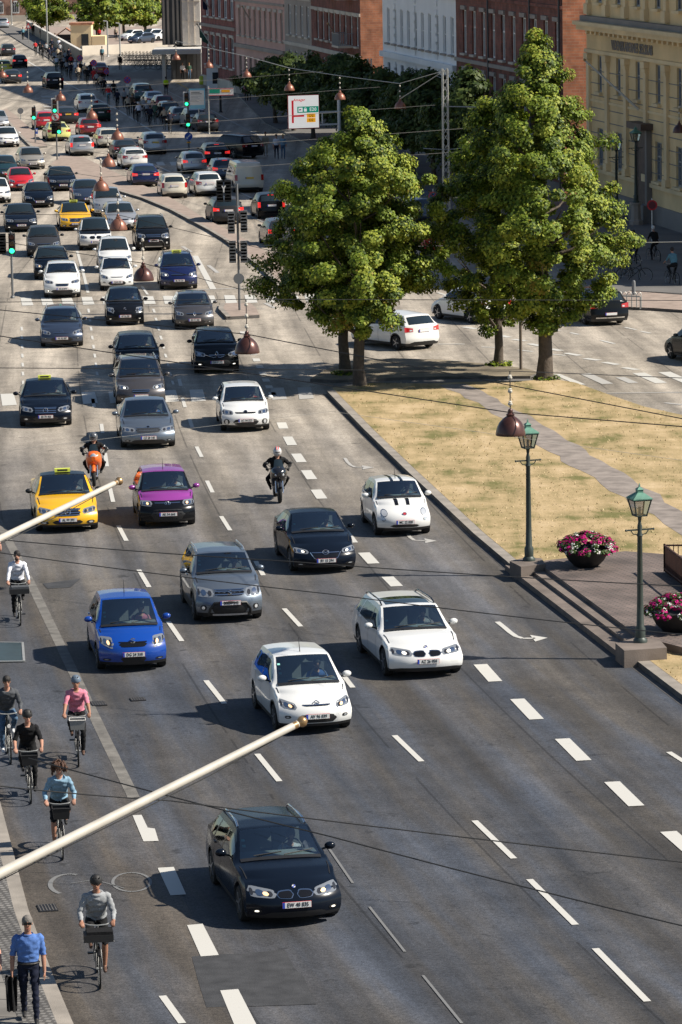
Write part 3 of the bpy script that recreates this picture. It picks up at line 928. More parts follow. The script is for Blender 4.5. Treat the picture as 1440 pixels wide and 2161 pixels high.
def car(px, py, kind, col, label, tan=-.1, rear=False, front='plain', plate=None, lod=1, opt=None, name='parked_car', cat='car', group=None, **kw):
    d = dict(BODY[kind])
    d.update(kw)
    opt = opt or {}
    L, Wd, H = d['L'], d['W'], d['H']
    hw = Wd / 2
    fo, wb, R, hf = d['fo'], d['wb'], d['R'], d['hf']
    xr, xg = L - d['re'], L - d['ge']
    rrf, rrr = .26, .16
    ztf = pw([(-1, hf - .02), (0, hf - .015), (rrf, hf), (d['xc'] * .6, hf + (d['zc'] - hf) * .72), (d['xc'], d['zc']), (d['xh'], H - .035), (d['xm'], H), (xr, H - d['rz']), (xg, d['zg']), (L, d['zt']), (L + 1, d['zt'])], .055)
    wef = pw([(-1, .80), (0, .81), (d['xc'], .885), (d['xh'], d['gr'] + .02), (d['xm'], d['gr']), (xr, d['gr'] - .015), (xg, .80 if kind != 'van' else d['gr']), (L, .82), (L + 1, .82)], .07)
    crf = pw([(0, .035), (d['xc'], .05), (d['xh'], .035), (d['xm'], .055), (xr, .04), (xg, .03), (L, .03)], .08)
    plf = pw([(-1, .93), (0, .935), (.35, .955), (.9, 1), (L - .9, 1), (L - .35, .965), (L, .94), (L + 1, .94)], .08)
    blf = pw([(0, d['b0'] - .03), (d['xc'], d['b0']), (L - .6, d['b1']), (L, d['b1'])], .1)
    t0, t1 = rrf, L - rrr
    ds = (.20, .10, .055)[lod]
    ts = list(np.linspace(t0, t1, int((t1 - t0) / ds) + 1))
    # windows
    tA = d['xc'] + .28
    tB = d['xh'] + (.42 if kind not in ('city',) else .62)
    tC = xr - .10 if kind in ('hatch', 'city') else (xr - (.55 if kind in ('wagon', 'suv', 'mpv') else (.05 if kind != 'van' else 1.3)))
    tD = xr - .02 if kind in ('wagon', 'suv', 'mpv', 'van') else None
    marks = [d['xc'] + .05, d['xh'] - .01, xr + .06, xg - .03, tA, tB - .045, tB + .045, tC, d['xh'] + .16, d['xh'] + 1.05]
    if tD: marks += [tC + .07, tD]
    for ta in (fo, fo + wb):
        for q in np.linspace(-1, 1, (7, 11, 15)[lod]):
            marks.append(ta + (R + .055) * math.sin(q * math.pi / 2))
    for mk_ in marks:
        ts = [t for t in ts if abs(t - mk_) > .018 or t in (t0, t1)] + [mk_]
    ts = np.array(sorted(t for t in ts if t0 <= t <= t1))
    n = len(ts)
    zt, we, cr, w, bl = ztf(ts), wef(ts) * hw, crf(ts), plf(ts) * hw, blf(ts)
    ze = zt - cr
    zb = np.minimum(bl, ze - .02)
    z0 = np.full(n, .20)
    for ta in (fo, fo + wb):
        Ra = R + .055
        q = Ra ** 2 - (ts - ta) ** 2
        z0 = np.maximum(z0, np.where(q > 0, R + np.sqrt(np.maximum(q, 0)), 0))
    z0 = np.minimum(z0, zb - .06)
    nc = 41
    P = np.zeros((n, nc, 3))
    half = np.zeros((n, 21, 3))
    U = np.ones((21,))
    for j in range(9):
        z = z0 + (zb - z0) * SCOL[j]
        x = w * np.interp(z / zb, [0, .2, .42, .62, .70, .74, .9, 1], [.93, .955, .99, 1.0, .998, .986, .972, .95])
        half[:, j, 0], half[:, j, 2] = x, z
    for k in range(1, 5):
        a = k / 5
        half[:, 8 + k, 0] = w * .95 * (1 - a) + we * a + .014 * math.sin(math.pi * a)
        half[:, 8 + k, 2] = zb * (1 - a) + ze * a
    for k in range(8):
        u = (1, .93, .80, .64, .48, .32, .16, 0)[k]
        U[13 + k] = u
        half[:, 13 + k, 0] = we * u
        half[:, 13 + k, 2] = ze + cr * (1 - u ** 2.4)
    tt = np.repeat(ts[:, None], 21, 1)
    zz = half[:, :, 2]
    ff = np.clip(1 - (tt - t0) / 1.0, 0, 1)
    fr_ = np.clip(1 - (t1 - tt) / .8, 0, 1)
    tt = tt + SB_F(zz, hf) * ff ** 1.5
    tt = tt - SB_R(zz) * fr_ ** 1.5
    bulge = (1 - np.abs(U) ** 2.6)[None, :]
    bulge[:, :13] = 0
    tt = tt - rrf * bulge * np.clip(1 - (np.repeat(ts[:, None], 21, 1) - t0) / 1.1, 0, 1)
    tt = tt + rrr * bulge * np.clip(1 - (t1 - np.repeat(ts[:, None], 21, 1)) / .5, 0, 1)
    wsm = (d['xc'] + d['xh']) / 2
    tt = tt - .13 * (1 - U ** 2)[None, :] * np.exp(-((np.repeat(ts[:, None], 21, 1) - wsm) / .55) ** 2)
    half[:, :, 1] = tt - L / 2
    P[:, :21] = half * np.array([-1, 1, 1])
    P[:, 20:] = half[:, ::-1]
    V = [tuple(p) for p in P.reshape(-1, 3)]
    sets = {}
    def put(part, f, m):
        sets.setdefault(part, {}).setdefault(m, []).append(f)
    body, roofc, hoodc, lowc = col, opt.get('roof', col), opt.get('hood', col), opt.get('low', col)
    tm = (ts[1:] + ts[:-1]) / 2
    see = lod == 2 and not opt.get('dark')
    GL = M_GLASS if see else M_GLASSD
    GS = M_GLASSS if see else M_GLASST
    for i in range(n - 1):
        t = tm[i]
        for c in range(nc - 1):
            f = (i * nc + c, i * nc + c + 1, (i + 1) * nc + c + 1, (i + 1) * nc + c)
            cc = c if c < 20 else 39 - c
            m_ = body
            part = 'body'
            if cc >= 14 and d['xc'] + .05 < t < d['xh'] - .01:
                part, m_ = 'windshield', GL
            elif cc >= 14 and xr + .06 < t < xg - .03 and (kind != 'van' or True):
                part, m_ = 'rear_window', GS if see else M_GLASSD
            elif 8 <= cc <= 11 and tA < t < tB - .045:
                part, m_ = 'side_window', GS
            elif 8 <= cc <= 11 and tB + .045 < t < tC:
                part, m_ = 'side_window', GS
            elif tD and 8 <= cc <= 11 and tC + .07 < t < tD:
                part, m_ = 'side_window', GS
            elif 8 <= cc <= 11 and tB - .045 <= t <= tB + .045:
                m_ = M_GLOSSBLK
            elif opt.get('sunroof') and cc >= 15 and d['xh'] + .16 < t < d['xh'] + 1.05:
                part, m_ = 'sunroof', M_GLASSD
            elif cc >= 12 and t > d['xh'] - .02 and t < xr + .05:
                m_ = roofc
            elif cc >= 9 and t < d['xc'] + .05:
                m_ = hoodc
            elif cc < 8:
                m_ = lowc if (cc < 9 and 'low' in opt and (t < 1.0 or cc < 3 or opt.get('lowall'))) else body
                if cc == 0 and not (kind == 'suv' and False): m_ = M_BLK
                if opt.get('clad') and cc <= 1: m_ = M_BLK
            if opt.get('stripe') and cc in (18,) and part == 'body' and not (d['xc'] - .05 < t < d['xc'] + .05):
                m_ = M_GLOSSBLK
            key = part
            if part == 'side_window':
                key = 'side_window%d%d' % (c < 20, 0 if t < tB else (1 if t < tC else 2))
            put(key, f, m_)
    # front and rear caps
    def cap(i, sgn, rr, nose):
        ring = P[i]
        rows = []
        us = ring[13:28, 0] / max(1e-6, ring[27, 0])
        base = len(V)
        for j in range(9):
            xw = ring[nc - 1 - j, 0]
            z = ring[j, 2]
            tb = ring[j, 1]
            u_ = np.clip(us * 1.0, -1, 1)
            for u in u_:
                V.append((xw * u, tb - sgn * rr * (1 - abs(u) ** 2.6), z))
        # belt to the top edge (short)
        lowm = (lowc if nose else body)
        for j in range(8):
            for k in range(14):
                a = base + j * 15 + k
                f = (a, a + 1, a + 16, a + 15)
                zc_ = (V[a][2] + V[a + 15][2]) / 2
                m_ = M_BLK if j == 0 else (lowm if (nose and 'low' in opt) else body)
                put('body', f if sgn > 0 else f[::-1], m_)
        top = [i * nc + c for c in range(13, 28)]
        last = [base + 8 * 15 + k for k in range(15)]
        for k in range(14):
            f = (last[k], last[k + 1], top[k + 1], top[k])
            put('body', f if sgn > 0 else f[::-1], hoodc if nose else body)
        # little side triangles between belt and edge columns
        for side in (0, 1):
            col_ = [i * nc + (c if side == 0 else nc - 1 - c) for c in range(8, 14)]
            e = last[0] if side == 0 else last[-1]
            for a, b_ in zip(col_[1:], col_[2:]):
                put('body', (e, b_, a) if (side == 0) == (sgn > 0) else (e, a, b_), hoodc if nose else body)
        return ring
    rf = cap(0, 1, rrf, True)
    rb = cap(n - 1, -1, rrr, False)
    # local frame
    rz = math.atan(-tan) + (math.pi if rear else 0)
    ax = (fo + wb if rear else fo) - L / 2
    gpt = G(px, py)
    loc = gpt - Matrix.Rotation(rz, 3, 'Z') @ Vector((0, ax, 0))
    root = thing(name, loc, label, cat, rz, group)
    Va = np.array(V)
    for key, bym in sets.items():
        allf, km, ms = [], [], []
        for m_, fl in bym.items():
            ms.append(m_)
            allf += fl
            km += [len(ms) - 1] * len(fl)
        idx = np.unique(np.concatenate([np.array(f) for f in allf]))
        remap = {int(g): q for q, g in enumerate(idx)}
        b = MB()
        b.v = [tuple(p) for p in Va[idx]]
        b.f = [tuple(remap[q] for q in f) for f in allf]
        b.k = km
        b.mats = ms
        b.build('side_window' if key.startswith('side') else key, root, smooth=38)
    # surfaces of nose and tail for the fittings
    zf = [rf[j, 2] for j in range(9)]
    xf = [rf[nc - 1 - j, 0] for j in range(9)]
    tf = [rf[j, 1] for j in range(9)]
    zr_ = [rb[j, 2] for j in range(9)]
    xrr = [rb[nc - 1 - j, 0] for j in range(9)]
    tr = [rb[j, 1] for j in range(9)]
    def nose_p(x, z, off=.006):
        xw = np.interp(z, zf, xf)
        u = min(1, abs(x) / xw)
        return (x, np.interp(z, zf, tf) - rrf * (1 - u ** 2.6) - off, z)
    def tail_p(x, z, off=.006):
        xw = np.interp(z, zr_, xrr)
        u = min(1, abs(x) / xw)
        return (x, np.interp(z, zr_, tr) + rrr * (1 - u ** 2.6) + off, z)
    zmaxf, zmaxr = zf[-1], zr_[-1]
    def patch(b, fn, x0, x1, lo0, lo1, hi0, hi1, m_, off=.006, nu=8, nv=3, rnd_=0.0):
        g = []
        for iu in range(nu + 1):
            a = iu / nu
            lo = lo0 * (1 - a) + lo1 * a
            hi = hi0 * (1 - a) + hi1 * a
            if rnd_:
                e = (1 - abs(2 * a - 1) ** (2 / rnd_)) ** .5
                mid = (lo + hi) / 2
                lo, hi = mid + (lo - mid) * e, mid + (hi - mid) * e
            g.append([fn(x0 * (1 - a) + x1 * a, lo + (hi - lo) * iv / nv, off) for iv in range(nv + 1)])
        vs = [p for r_ in g for p in r_]
        fs = []
        for iu in range(nu):
            for iv in range(nv):
                a = iu * (nv + 1) + iv
                f = (a, a + nv + 1, a + nv + 2, a + 1)
                fs.append(f if (fn is nose_p) == (x1 > x0) else f[::-1])
        b.mesh(vs, fs, m_)
    FS = FRONT[front]
    # everything seen from the front
    if not rear or lod == 2:
        if FS['hl']:
            xi, xo, a0, a1, h0, h1 = FS['hl']
            a0, a1, h0, h1 = a0 - .03, a1 - .05, h0 + .02, h1 + .04
            for sg in (-1, 1):
                b = MB()
                zz_ = [min(q * hf, zmaxf) for q in (a0, a1, h0, h1)]
                patch(b, nose_p, sg * xi * hw, sg * xo * hw, *zz_, M_LHOUSE, .004, 10, 3, .32)
                mid = lambda q: (zz_[0] * (1 - q) + zz_[1] * q, zz_[2] * (1 - q) + zz_[3] * q)
                for q0, q1, mm in ((.14, .36, M_LAMPD), (.44, .74, M_CHROME), (.80, .93, M_LAMPD)):
                    l0, u0 = mid(q0); l1, u1 = mid(q1)
                    s_ = .20
                    patch(b, nose_p, sg * hw * (xi + (xo - xi) * q0), sg * hw * (xi + (xo - xi) * q1), l0 + (u0 - l0) * s_, l1 + (u1 - l1) * s_, u0 - (u0 - l0) * s_, u1 - (u1 - l1) * s_, mm, .010, 6, 2, .8)
                if opt.get('drl'):
                    l0, u0 = mid(.2); l1, u1 = mid(.45)
                    patch(b, nose_p, sg * hw * (xi + (xo - xi) * .28), sg * hw * (xi + (xo - xi) * .50), l0 + (u0 - l0) * .3, l1 + (u1 - l1) * .3, u0 - (u0 - l0) * .3, u1 - (u1 - l1) * .3, M_AMBER if opt['drl'] == 'amber' else M_DRL, .014, 6, 2, .9)
                b.build('headlight', root, smooth=60)
        if FS.get('rnd'):
            for sg in (-1, 1):
                b = MB()
                for (cx, cz, r_) in ((.70, .80, .095), (.74, .60, .055)):
                    for rr_, mm, of in ((r_, M_CHROME, .006), (r_ * .84, M_LAMP, .014)):
                        patch(b, nose_p, sg * (cx * hw - rr_), sg * (cx * hw + rr_), cz * hf - rr_, cz * hf - rr_, cz * hf + rr_, cz * hf + rr_, mm, of, 10, 3, 1.0)
                b.build('headlight', root, smooth=60)
        b = MB()
        for (x0, x1, lo, hi, ns) in FS.get('gr', []):
            patch(b, nose_p, x0 * hw, x1 * hw, lo * hf, lo * hf, min(hi * hf, zmaxf), min(hi * hf, zmaxf), M_GLOSSBLK, .006, 10, 3, .25)
            for i in range(ns):
                zc_ = (lo + (hi - lo) * (i + .5) / ns) * hf
                h_ = (.012 if ns < 5 else .005)
                patch(b, nose_p, x0 * hw * .94, x1 * hw * .94, zc_ - h_, zc_ - h_, zc_ + h_, zc_ + h_, M_CHROME if ns < 5 else GRY, .016, 10, 1)
            if lod:
                patch(b, nose_p, x0 * hw, x1 * hw, hi * hf - .012, hi * hf - .012, min(hi * hf + .006, zmaxf), min(hi * hf + .006, zmaxf), M_CHROME if not opt.get('nochrome') else M_GLOSSBLK, .012, 10, 1)
        if FS.get('kid'):
            for sg in (-1, 1):
                patch(b, nose_p, sg * .03 * hw, sg * .37 * hw, .68 * hf, .70 * hf, .86 * hf, .84 * hf, M_CHROME, .008, 8, 3, .5)
                patch(b, nose_p, sg * .05 * hw, sg * .35 * hw, .70 * hf, .72 * hf, .845 * hf, .825 * hf, M_GLOSSBLK, .018, 8, 3, .5)
        if FS.get('swoop'):
            for sg in (-1, 1):
                pts = [nose_p(sg * hw * a, hf * q, .015) for a, q in ((.02, .50), (.2, .52), (.36, .60), (.46, .78))] if front == 'wing' else [nose_p(sg * hw * a, hf * q, .015) for a, q in ((.03, .72), (.15, .70), (.3, .745), (.5, .80))]
                b.tube(pts, .012, M_CHROME, 5)
        if b.v: b.build('grille', root, smooth=50)
        b = MB()
        for (x0, x1, lo, hi) in FS['lo']:
            patch(b, nose_p, x0 * hw, x1 * hw, lo * hf, lo * hf, hi * hf, hi * hf, M_BLK, .005, 10, 3, .3)
        if FS.get('bar'):
            pts = [nose_p(hw * a, hf * q, .02) for a, q in ((-.60, .26), (-.58, .40), (-.46, .56), (0, .58), (.46, .56), (.58, .40), (.60, .26))]
            b.tube(pts, .035, M_BLK, 6)
            patch(b, nose_p, -.5 * hw, .5 * hw, .22 * hf, .22 * hf, .27 * hf, .27 * hf, SILV, .02, 8, 2)
        b.build('bumper_intake', root, smooth=50)
        if FS['fog'] and lod:
            x0, x1, lo, hi = FS['fog']
            for sg in (-1, 1):
                b = MB()
                patch(b, nose_p, sg * x0 * hw, sg * x1 * hw, lo * hf, lo * hf, hi * hf, hi * hf, M_BLK, .006, 6, 2, .6)
                mm = M_DRL if FS.get('lit') or opt.get('foglit') else M_LAMP
                xa, xb_ = x0 + (x1 - x0) * .3, x0 + (x1 - x0) * .8
                patch(b, nose_p, sg * xa * hw, sg * xb_ * hw, lo * hf + .02, lo * hf + .02, hi * hf - .02, hi * hf - .02, mm, .014, 6, 2, .9)
                b.build('fog_lamp', root, smooth=60)
        # wiper cowl, wipers
        if lod:
            b = MB()
            i = int(np.argmin(abs(ts - d['xc'] - .05)))
            row = P[i, 14:27]
            for a, c_ in zip(row, row[1:]):
                b.face([(a[0], a[1] - .09, a[2] - .015), (c_[0], c_[1] - .09, c_[2] - .015), (c_[0], c_[1] + .012, c_[2] + .016), (a[0], a[1] + .012, a[2] + .016)], M_BLK)
            for xa, xb_ in ((-.45, .02), (.05, .55)):
                a = np.array([xa * hw * 1.2, np.interp(xa * hw * 1.2, row[:, 0], row[:, 1]) + .02, np.interp(0, row[:, 0], row[:, 2]) + .03])
                c_ = np.array([xb_ * hw * 1.2, np.interp(xb_ * hw * 1.2, row[:, 0], row[:, 1]) + .09, np.interp(0, row[:, 0], row[:, 2]) + .07])
                b.tube([a, c_], .010, M_BLK, 4)
            b.build('wiper', root)
    if rear:
        tl = opt.get('tail', 'side')
        for sg in (-1, 1):
            b = MB()
            mm = M_BRAKE if opt.get('brake') else M_TAIL
            if tl == 'tall':
                patch(b, tail_p, sg * .78 * hw, sg * .97 * hw, zmaxr * .68, zmaxr * .68, zmaxr * .99, zmaxr * .99, mm, .008, 5, 3)
            else:
                patch(b, tail_p, sg * .58 * hw, sg * .97 * hw, zmaxr * .76, zmaxr * .74, zmaxr * .90, zmaxr * .95, mm, .008, 6, 3)
                patch(b, tail_p, sg * .62 * hw, sg * .74 * hw, zmaxr * .79, zmaxr * .78, zmaxr * .84, zmaxr * .84, M_LAMP, .013, 3, 1)
            b.build('taillight', root, smooth=60)
        b = MB()
        patch(b, tail_p, -.75 * hw, .75 * hw, .24, .24, .36, .36, M_BLK, .006, 8, 2, .2)
        if opt.get('sill'): patch(b, tail_p, -.72 * hw, .72 * hw, .33, .33, .38, .38, M_CHROME, .014, 8, 1)
        b.build('bumper', root, smooth=60)
        if opt.get('brake') == 'high':
            b = MB()
            zq = H - d['rz'] - .04
            b.box((0, xr + .04 - L / 2, zq), (.34, .04, .03), M_BRAKE)
            b.build('brake_light', root)
    # plate
    b = MB()
    zp = (.43 if front not in ('kidneyw', 'kidney', 'suv5') else .47) * hf / .84
    if opt.get('zp'): zp = opt['zp']
    if rear:
        zp = .86 * d['zt'] if kind != 'sedan' else .80
        if opt.get('lowplate'): zp = .52
    pf = tail_p if rear else nose_p
    y_ = (max if rear else min)(pf(0, zp, .02)[1], pf(.25, zp, .02)[1])
    sgy = 1 if rear else -1
    m_ = M_PLATEY if opt.get('yplate') else M_PLATE
    b.box((0, y_, zp), (.528, .012, .114), M_PRED if not opt.get('yplate') else m_)
    b.box((0, y_ + sgy * .004, zp), (.52, .012, .105), m_)
    if lod:
        b.box((-.238 * (-sgy), y_ + sgy * .007, zp), (.042, .012, .105), M_PBLUE)
    pl = b.build('license_plate', root)
    if plate and lod:
        vs, fs = textmesh(plate, .105, .002, .0015, .80, 1.02)
        b = MB()
        q = -sgy
        b.mesh([(v.x * q + .02 * q, y_ + sgy * (.013 + max(0, v.z)), zp + v.y) for v in vs], fs, M_PTXT)
        b.build('lettering', pl)
    # emblem
    if lod and not rear and opt.get('emb'):
        b = MB()
        e = opt['emb']
        ez = opt.get('ez', .80) * hf
        p = nose_p(0, min(ez, zmaxf), .022)
        nrm = Matrix.Rotation(-.45, 3, 'X')
        def disc(r, m_, dy, n=16, sx=1):
            b.face([Vector(p) + nrm @ Vector((r * sx * math.cos(t), -dy, r * math.sin(t))) for t in np.linspace(0, 2 * math.pi, n, endpoint=False)], m_)
        def bars(pts, w_, m_):
            for a, c_ in zip(pts, pts[1:]):
                b.tube([Vector(p) + nrm @ Vector((a[0], -.012, a[1])), Vector(p) + nrm @ Vector((c_[0], -.012, c_[1]))], w_, m_, 5)
        if e == 'roundel':
            disc(.045, M_GLOSSBLK, .004); disc(.032, M_PLATE, .007)
            for a0 in (0, math.pi):
                b.face([Vector(p) + nrm @ Vector((.03 * math.cos(t) if i else 0, -.010, .03 * math.sin(t) if i else 0)) for i, t in enumerate([0] + list(np.linspace(a0, a0 + math.pi / 2, 6)))], M_PBLUE)
        elif e == 'star':
            t_ = np.linspace(0, 2 * math.pi, 17)
            bars([(.085 * math.cos(a), .085 * math.sin(a)) for a in t_], .010, M_CHROME)
            for a in (90, 210, 330):
                bars([(0, 0), (.085 * math.cos(math.radians(a)), .085 * math.sin(math.radians(a)))], .012, M_CHROME)
        elif e == 'S':
            bars([(.055, .035), (.0, .06), (-.055, .03), (.055, -.03), (0, -.06), (-.055, -.035)], .014, M_CHROME)
        elif e == 'diamond':
            bars([(0, .095), (.055, 0), (0, -.095), (-.055, 0), (0, .095)], .016, M_CHROME)
        elif e == 'chev':
            for z_ in (.02, -.035):
                bars([(-.075, z_ - .03), (0, z_ + .03), (.075, z_ - .03)], .013, M_CHROME)
        elif e == 'oval':
            t_ = np.linspace(0, 2 * math.pi, 15)
            bars([(.085 * math.cos(a), .055 * math.sin(a)) for a in t_], .009, M_CHROME)
            bars([(.035 * math.cos(a), .05 * math.sin(a)) for a in t_], .007, M_CHROME)
        elif e == 'wing':
            t_ = np.linspace(0, 2 * math.pi, 15)
            bars([(.085 * math.cos(a), .065 * math.sin(a)) for a in t_], .010, M_CHROME)
            bars([(-.06, .03), (0, -.02), (.06, .03)], .010, M_CHROME)
        else:
            disc(.05, M_CHROME, .006, 14, 1.3); disc(.036, M_PRED if e == 'reddisc' else M_GLOSSBLK, .01, 14, 1.3)
        b.build('emblem', root)
    # wheels
    for ta in (fo, fo + wb):
        for sg in (-1, 1):
            b = MB()
            ww = .20
            cx = sg * (hw * .975 - ww / 2)
            b.lathe([(R * .62, -ww / 2), (R * .93, -ww / 2), (R, -ww / 2 + .03), (R, ww / 2 - .03), (R * .93, ww / 2), (R * .62, ww / 2)], (0, 0, 0), M_TYRE, (12, 16, 24)[lod], 'X')
            wo = b.build('wheel', root, smooth=40)
            wo.location = (cx, ta - L / 2, R)
            if lod:
                b = MB()
                b.lathe([(.0, .02), (R * .20, .03), (R * .22, -.01), (R * .60, -.01), (R * .63, .035), (R * .66, .03), (R * .66, 0)], (0, 0, 0), M_RIM if not opt.get('blackrim') else M_BLK, 16, 'X', M=Matrix.Rotation(0 if sg > 0 else math.pi, 3, 'Z'))
                for q in range(5):
                    a = q * 2 * math.pi / 5
                    b.bar((sg * .025, 0, 0), (sg * .03, math.cos(a) * R * .62, math.sin(a) * R * .62), .05, .03, M_RIM if not opt.get('blackrim') else M_BLK)
                ro = b.build('rim', wo, smooth=40)
                ro.location = (sg * (ww / 2 - .045), 0, 0)
    b = MB()
    b.box((0, 0, .32), (Wd - .48, L - .7, .26), M_BLK)
    for ta in (fo, fo + wb):
        b.box((0, ta - L / 2, .34), (Wd - .5, R * 2 + .1, .4), M_BLK)
    b.build('underbody', root)
    # mirrors
    mc = M_BLK if opt.get('blackmirror') else opt.get('mirror', body)
    if lod:
        for sg in (-1, 1):
            b = MB()
            tmx = d['xc'] + .50 - L / 2
            zm = d['b0'] + .09
            b.ball((sg * (hw + .10), tmx, zm), (.105, .07, .072), mc, 12, 8)
            b.bar((sg * (hw * .93), tmx + .04, zm - .07), (sg * (hw + .06), tmx + .01, zm - .03), .06, .03, M_BLK)
            if rear:
                b.box((sg * (hw + .10), tmx + .068, zm), (.15, .01, .10), M_GLASSD)
            b.build('mirror', root, smooth=60)
    if opt.get('rails'):
        rm = M_CHROME if opt['rails'] == 'chrome' else (SILV if opt['rails'] == 'silver' else M_GLOSSBLK)
        for sg in (-1, 1):
            tr_ = np.linspace(d['xh'] + .12, xr - .05, 9)
            pts = [(sg * (wef(t) * hw - .035), t - L / 2, ztf(t) - crf(t) + (.075 if 0 < i < 8 else .02)) for i, t in enumerate(tr_)]
            b = MB()
            b.tube(pts, .020, rm, 6)
            b.build('roof_rail', root, smooth=60)
    if opt.get('taxi'):
        b = MB()
        tq = d['xh'] + .28
        b.box((0, tq - L / 2, H + .05), (.46, .16, .10), M_SIGNY)
        b.box((0, tq - L / 2, H + .005), (.36, .12, .03), M_BLK)
        b.box((0, tq - L / 2 - .081, H + .055), (.30, .006, .05), M_PTXT)
        b.build('taxi_sign', root)
    if opt.get('antenna') and lod:
        b = MB()
        tq = opt['antenna'] if isinstance(opt['antenna'], float) else d['xh'] + .15
        b.tube([(0, tq - L / 2, ztf(tq) - .01), (0, tq + .14 - L / 2, ztf(tq) + .30)], [.012, .004], M_BLK, 5)
        b.build('antenna', root)
    if lod == 2:
        # panel gaps: bonnet edges, shut lines of the doors, handles
        for sgn in (0, 1):
            c_ = 13 if sgn == 0 else 27
            b = MB()
            seq = [P[i, c_] for i in range(n) if t0 + .10 < ts[i] < d['xc'] - .22]
            for a, e_ in zip(seq, seq[1:]):
                b.face([(a[0] - .010, a[1], a[2] + .009), (a[0] + .010, a[1], a[2] + .009), (e_[0] + .010, e_[1], e_[2] + .009), (e_[0] - .010, e_[1], e_[2] + .009)], M_BLK)
            b.build('bonnet_gap', root)
            for tq in (d['xc'] + .22, tB, tC - .1 if tC < fo + wb - .3 else fo + wb - .32):
                b = MB()
                i = int(np.argmin(abs(ts - tq)))
                cs = list(range(1, 9) if sgn == 0 else range(32, 40))
                for q, q2 in zip(cs, cs[1:]):
                    a, e_ = P[i, q], P[i, q2]
                    sx = (-.004 if sgn == 0 else .004)
                    b.face([(a[0] + sx, a[1] - .006, a[2]), (a[0] + sx, a[1] + .006, a[2]), (e_[0] + sx, e_[1] + .006, e_[2]), (e_[0] + sx, e_[1] - .006, e_[2])], M_BLK)
                b.build('door_gap', root)
            for tq in (tB - .18, (tC - .12 if tC < L - .6 else tB + .8)):
                b = MB()
                i = int(np.argmin(abs(ts - tq)))
                a = P[i, 7 if sgn == 0 else 33]
                b.box((a[0] + (-.012 if sgn == 0 else .012), a[1], a[2] - .03), (.03, .16, .03), body)
                b.build('door_handle', root)
    if lod == 2 and not opt.get('dark'):
        # seats, dashboard, steering wheel
        b = MB()
        b.box((0, d['xc'] + .35 - L / 2, d['zc'] - .06), (Wd * .80, .55, .10), M_SEAT)
        b.box((0, d['xc'] + 2.0 - L / 2, .50), (Wd * .8, 2.6, .12), M_SEAT)
        for sg in (-1, 1):
            b.box((sg * .37, d['xc'] + 1.42 - L / 2, .86), (.50, .16, .62), M_SEAT, M=Matrix.Rotation(-.25, 3, 'X'))
            b.ball((sg * .37, d['xc'] + 1.55 - L / 2, min(1.26, H - .24)), (.14, .06, .10), M_SEAT, 10, 6)
        b.box((0, d['xc'] + 2.3 - L / 2, .88), (1.25, .16, .56), M_SEAT, M=Matrix.Rotation(-.3, 3, 'X'))
        b.build('interior', root, smooth=40)
        b = MB()
        sc = Vector((.37, d['xc'] + .78 - L / 2, d['zc'] - .03))
        rg = [sc + Matrix.Rotation(-.5, 3, 'X') @ Vector((.185 * math.cos(t), 0, .185 * math.sin(t))) for t in np.linspace(0, 2 * math.pi, 19)]
        b.tube(rg, .016, M_BLK, 6, cap=False)
        b.tube([rg[0], sc, rg[9]], .016, M_BLK, 5)
        b.build('steering_wheel', root)
        b = MB()
        wz = d['zc'] + .16
        kk = (wz - d['zc']) / (H - d['zc'])
        yy = d['xc'] + .05 + (d['xh'] - d['xc']) * kk - L / 2 - .02
        for q in range(opt.get('stickers', 1)):
            b = MB(); b.box((-.66 * hw, yy + .09 * q + .10, wz + .085 * q + .0), (.06, .01, .05), M_STICK, M=Matrix.Rotation(-.9, 3, 'X')); b.build('sticker', root)
        pass
        DRV.append((root, (.37, d['xc'] + 1.12 - L / 2, .02), d['H'], label))
    return root
# ------------------------------------------------------------------ the traffic, surveyed one by one
ON = 'oncoming traffic on the boulevard'
AW = 'traffic heading away on the boulevard'
def oc(*a, **k): return car(*a, group=ON, **k)
def aw(*a, **k): return car(*a, group=AW, rear=True, **k)
# nearest
oc(608, 1936, 'wagon', BLUB, 'black estate car nearest the viewer with warm lit headlights', tan=-.21, front='kidney', plate='EW 40 835', lod=2, L=4.52, W=1.83, H=1.43, opt=dict(rails='chrome', drl='amber', emb='roundel', ez=.90, foglit=True, stickers=2))
oc(889, 1421, 'wagon', WHT, 'white estate car with a glass sunroof in the rightmost lane', tan=-.19, front='kidneyw', plate='AZ 26 050', lod=2, L=4.9, W=1.87, H=1.47, wb=2.97, opt=dict(sunroof=True, rails='black', drl=True, emb='roundel', ez=.92))
oc(657, 1537, 'hatch', WHT, 'white rounded hatchback behind the gold knobbed flagpole tip', tan=-.20, front='chevron', plate='AV 96 039', lod=2, H=1.53, b0=.96, opt=dict(antenna=True, emb='chev', ez=.84, stickers=3, drl='amber'), xc=.98, xh=1.82)
oc(277, 1408, 'hatch', BLUE, 'bright blue small hatchback beside the cycle lane', tan=-.145, front='splash', plate='DG 24 310', lod=2, L=3.72, W=1.69, H=1.58, xc=.98, xh=1.72, hf=.90, b0=1.0, b1=1.06, opt=dict(antenna=2.2, emb='S', ez=.84, stickers=2, drl='amber', nochrome=True))
oc(479, 1305, 'suv', GRYB, 'grey compact off-roader with a slatted chrome grille and roof rails', tan=-.15, front='suv5', plate='BN 31 242', lod=2, L=4.17, W=1.78, H=1.61, opt=dict(rails='silver', emb='S', ez=.81, stickers=2, clad=True))
oc(679, 1202, 'fast', BLUB, 'blue black sporty hatchback with a chrome winged grille', tan=-.155, front='wing', plate='BY 15 294', lod=2, opt=dict(emb='wing', ez=.78, drl=True))
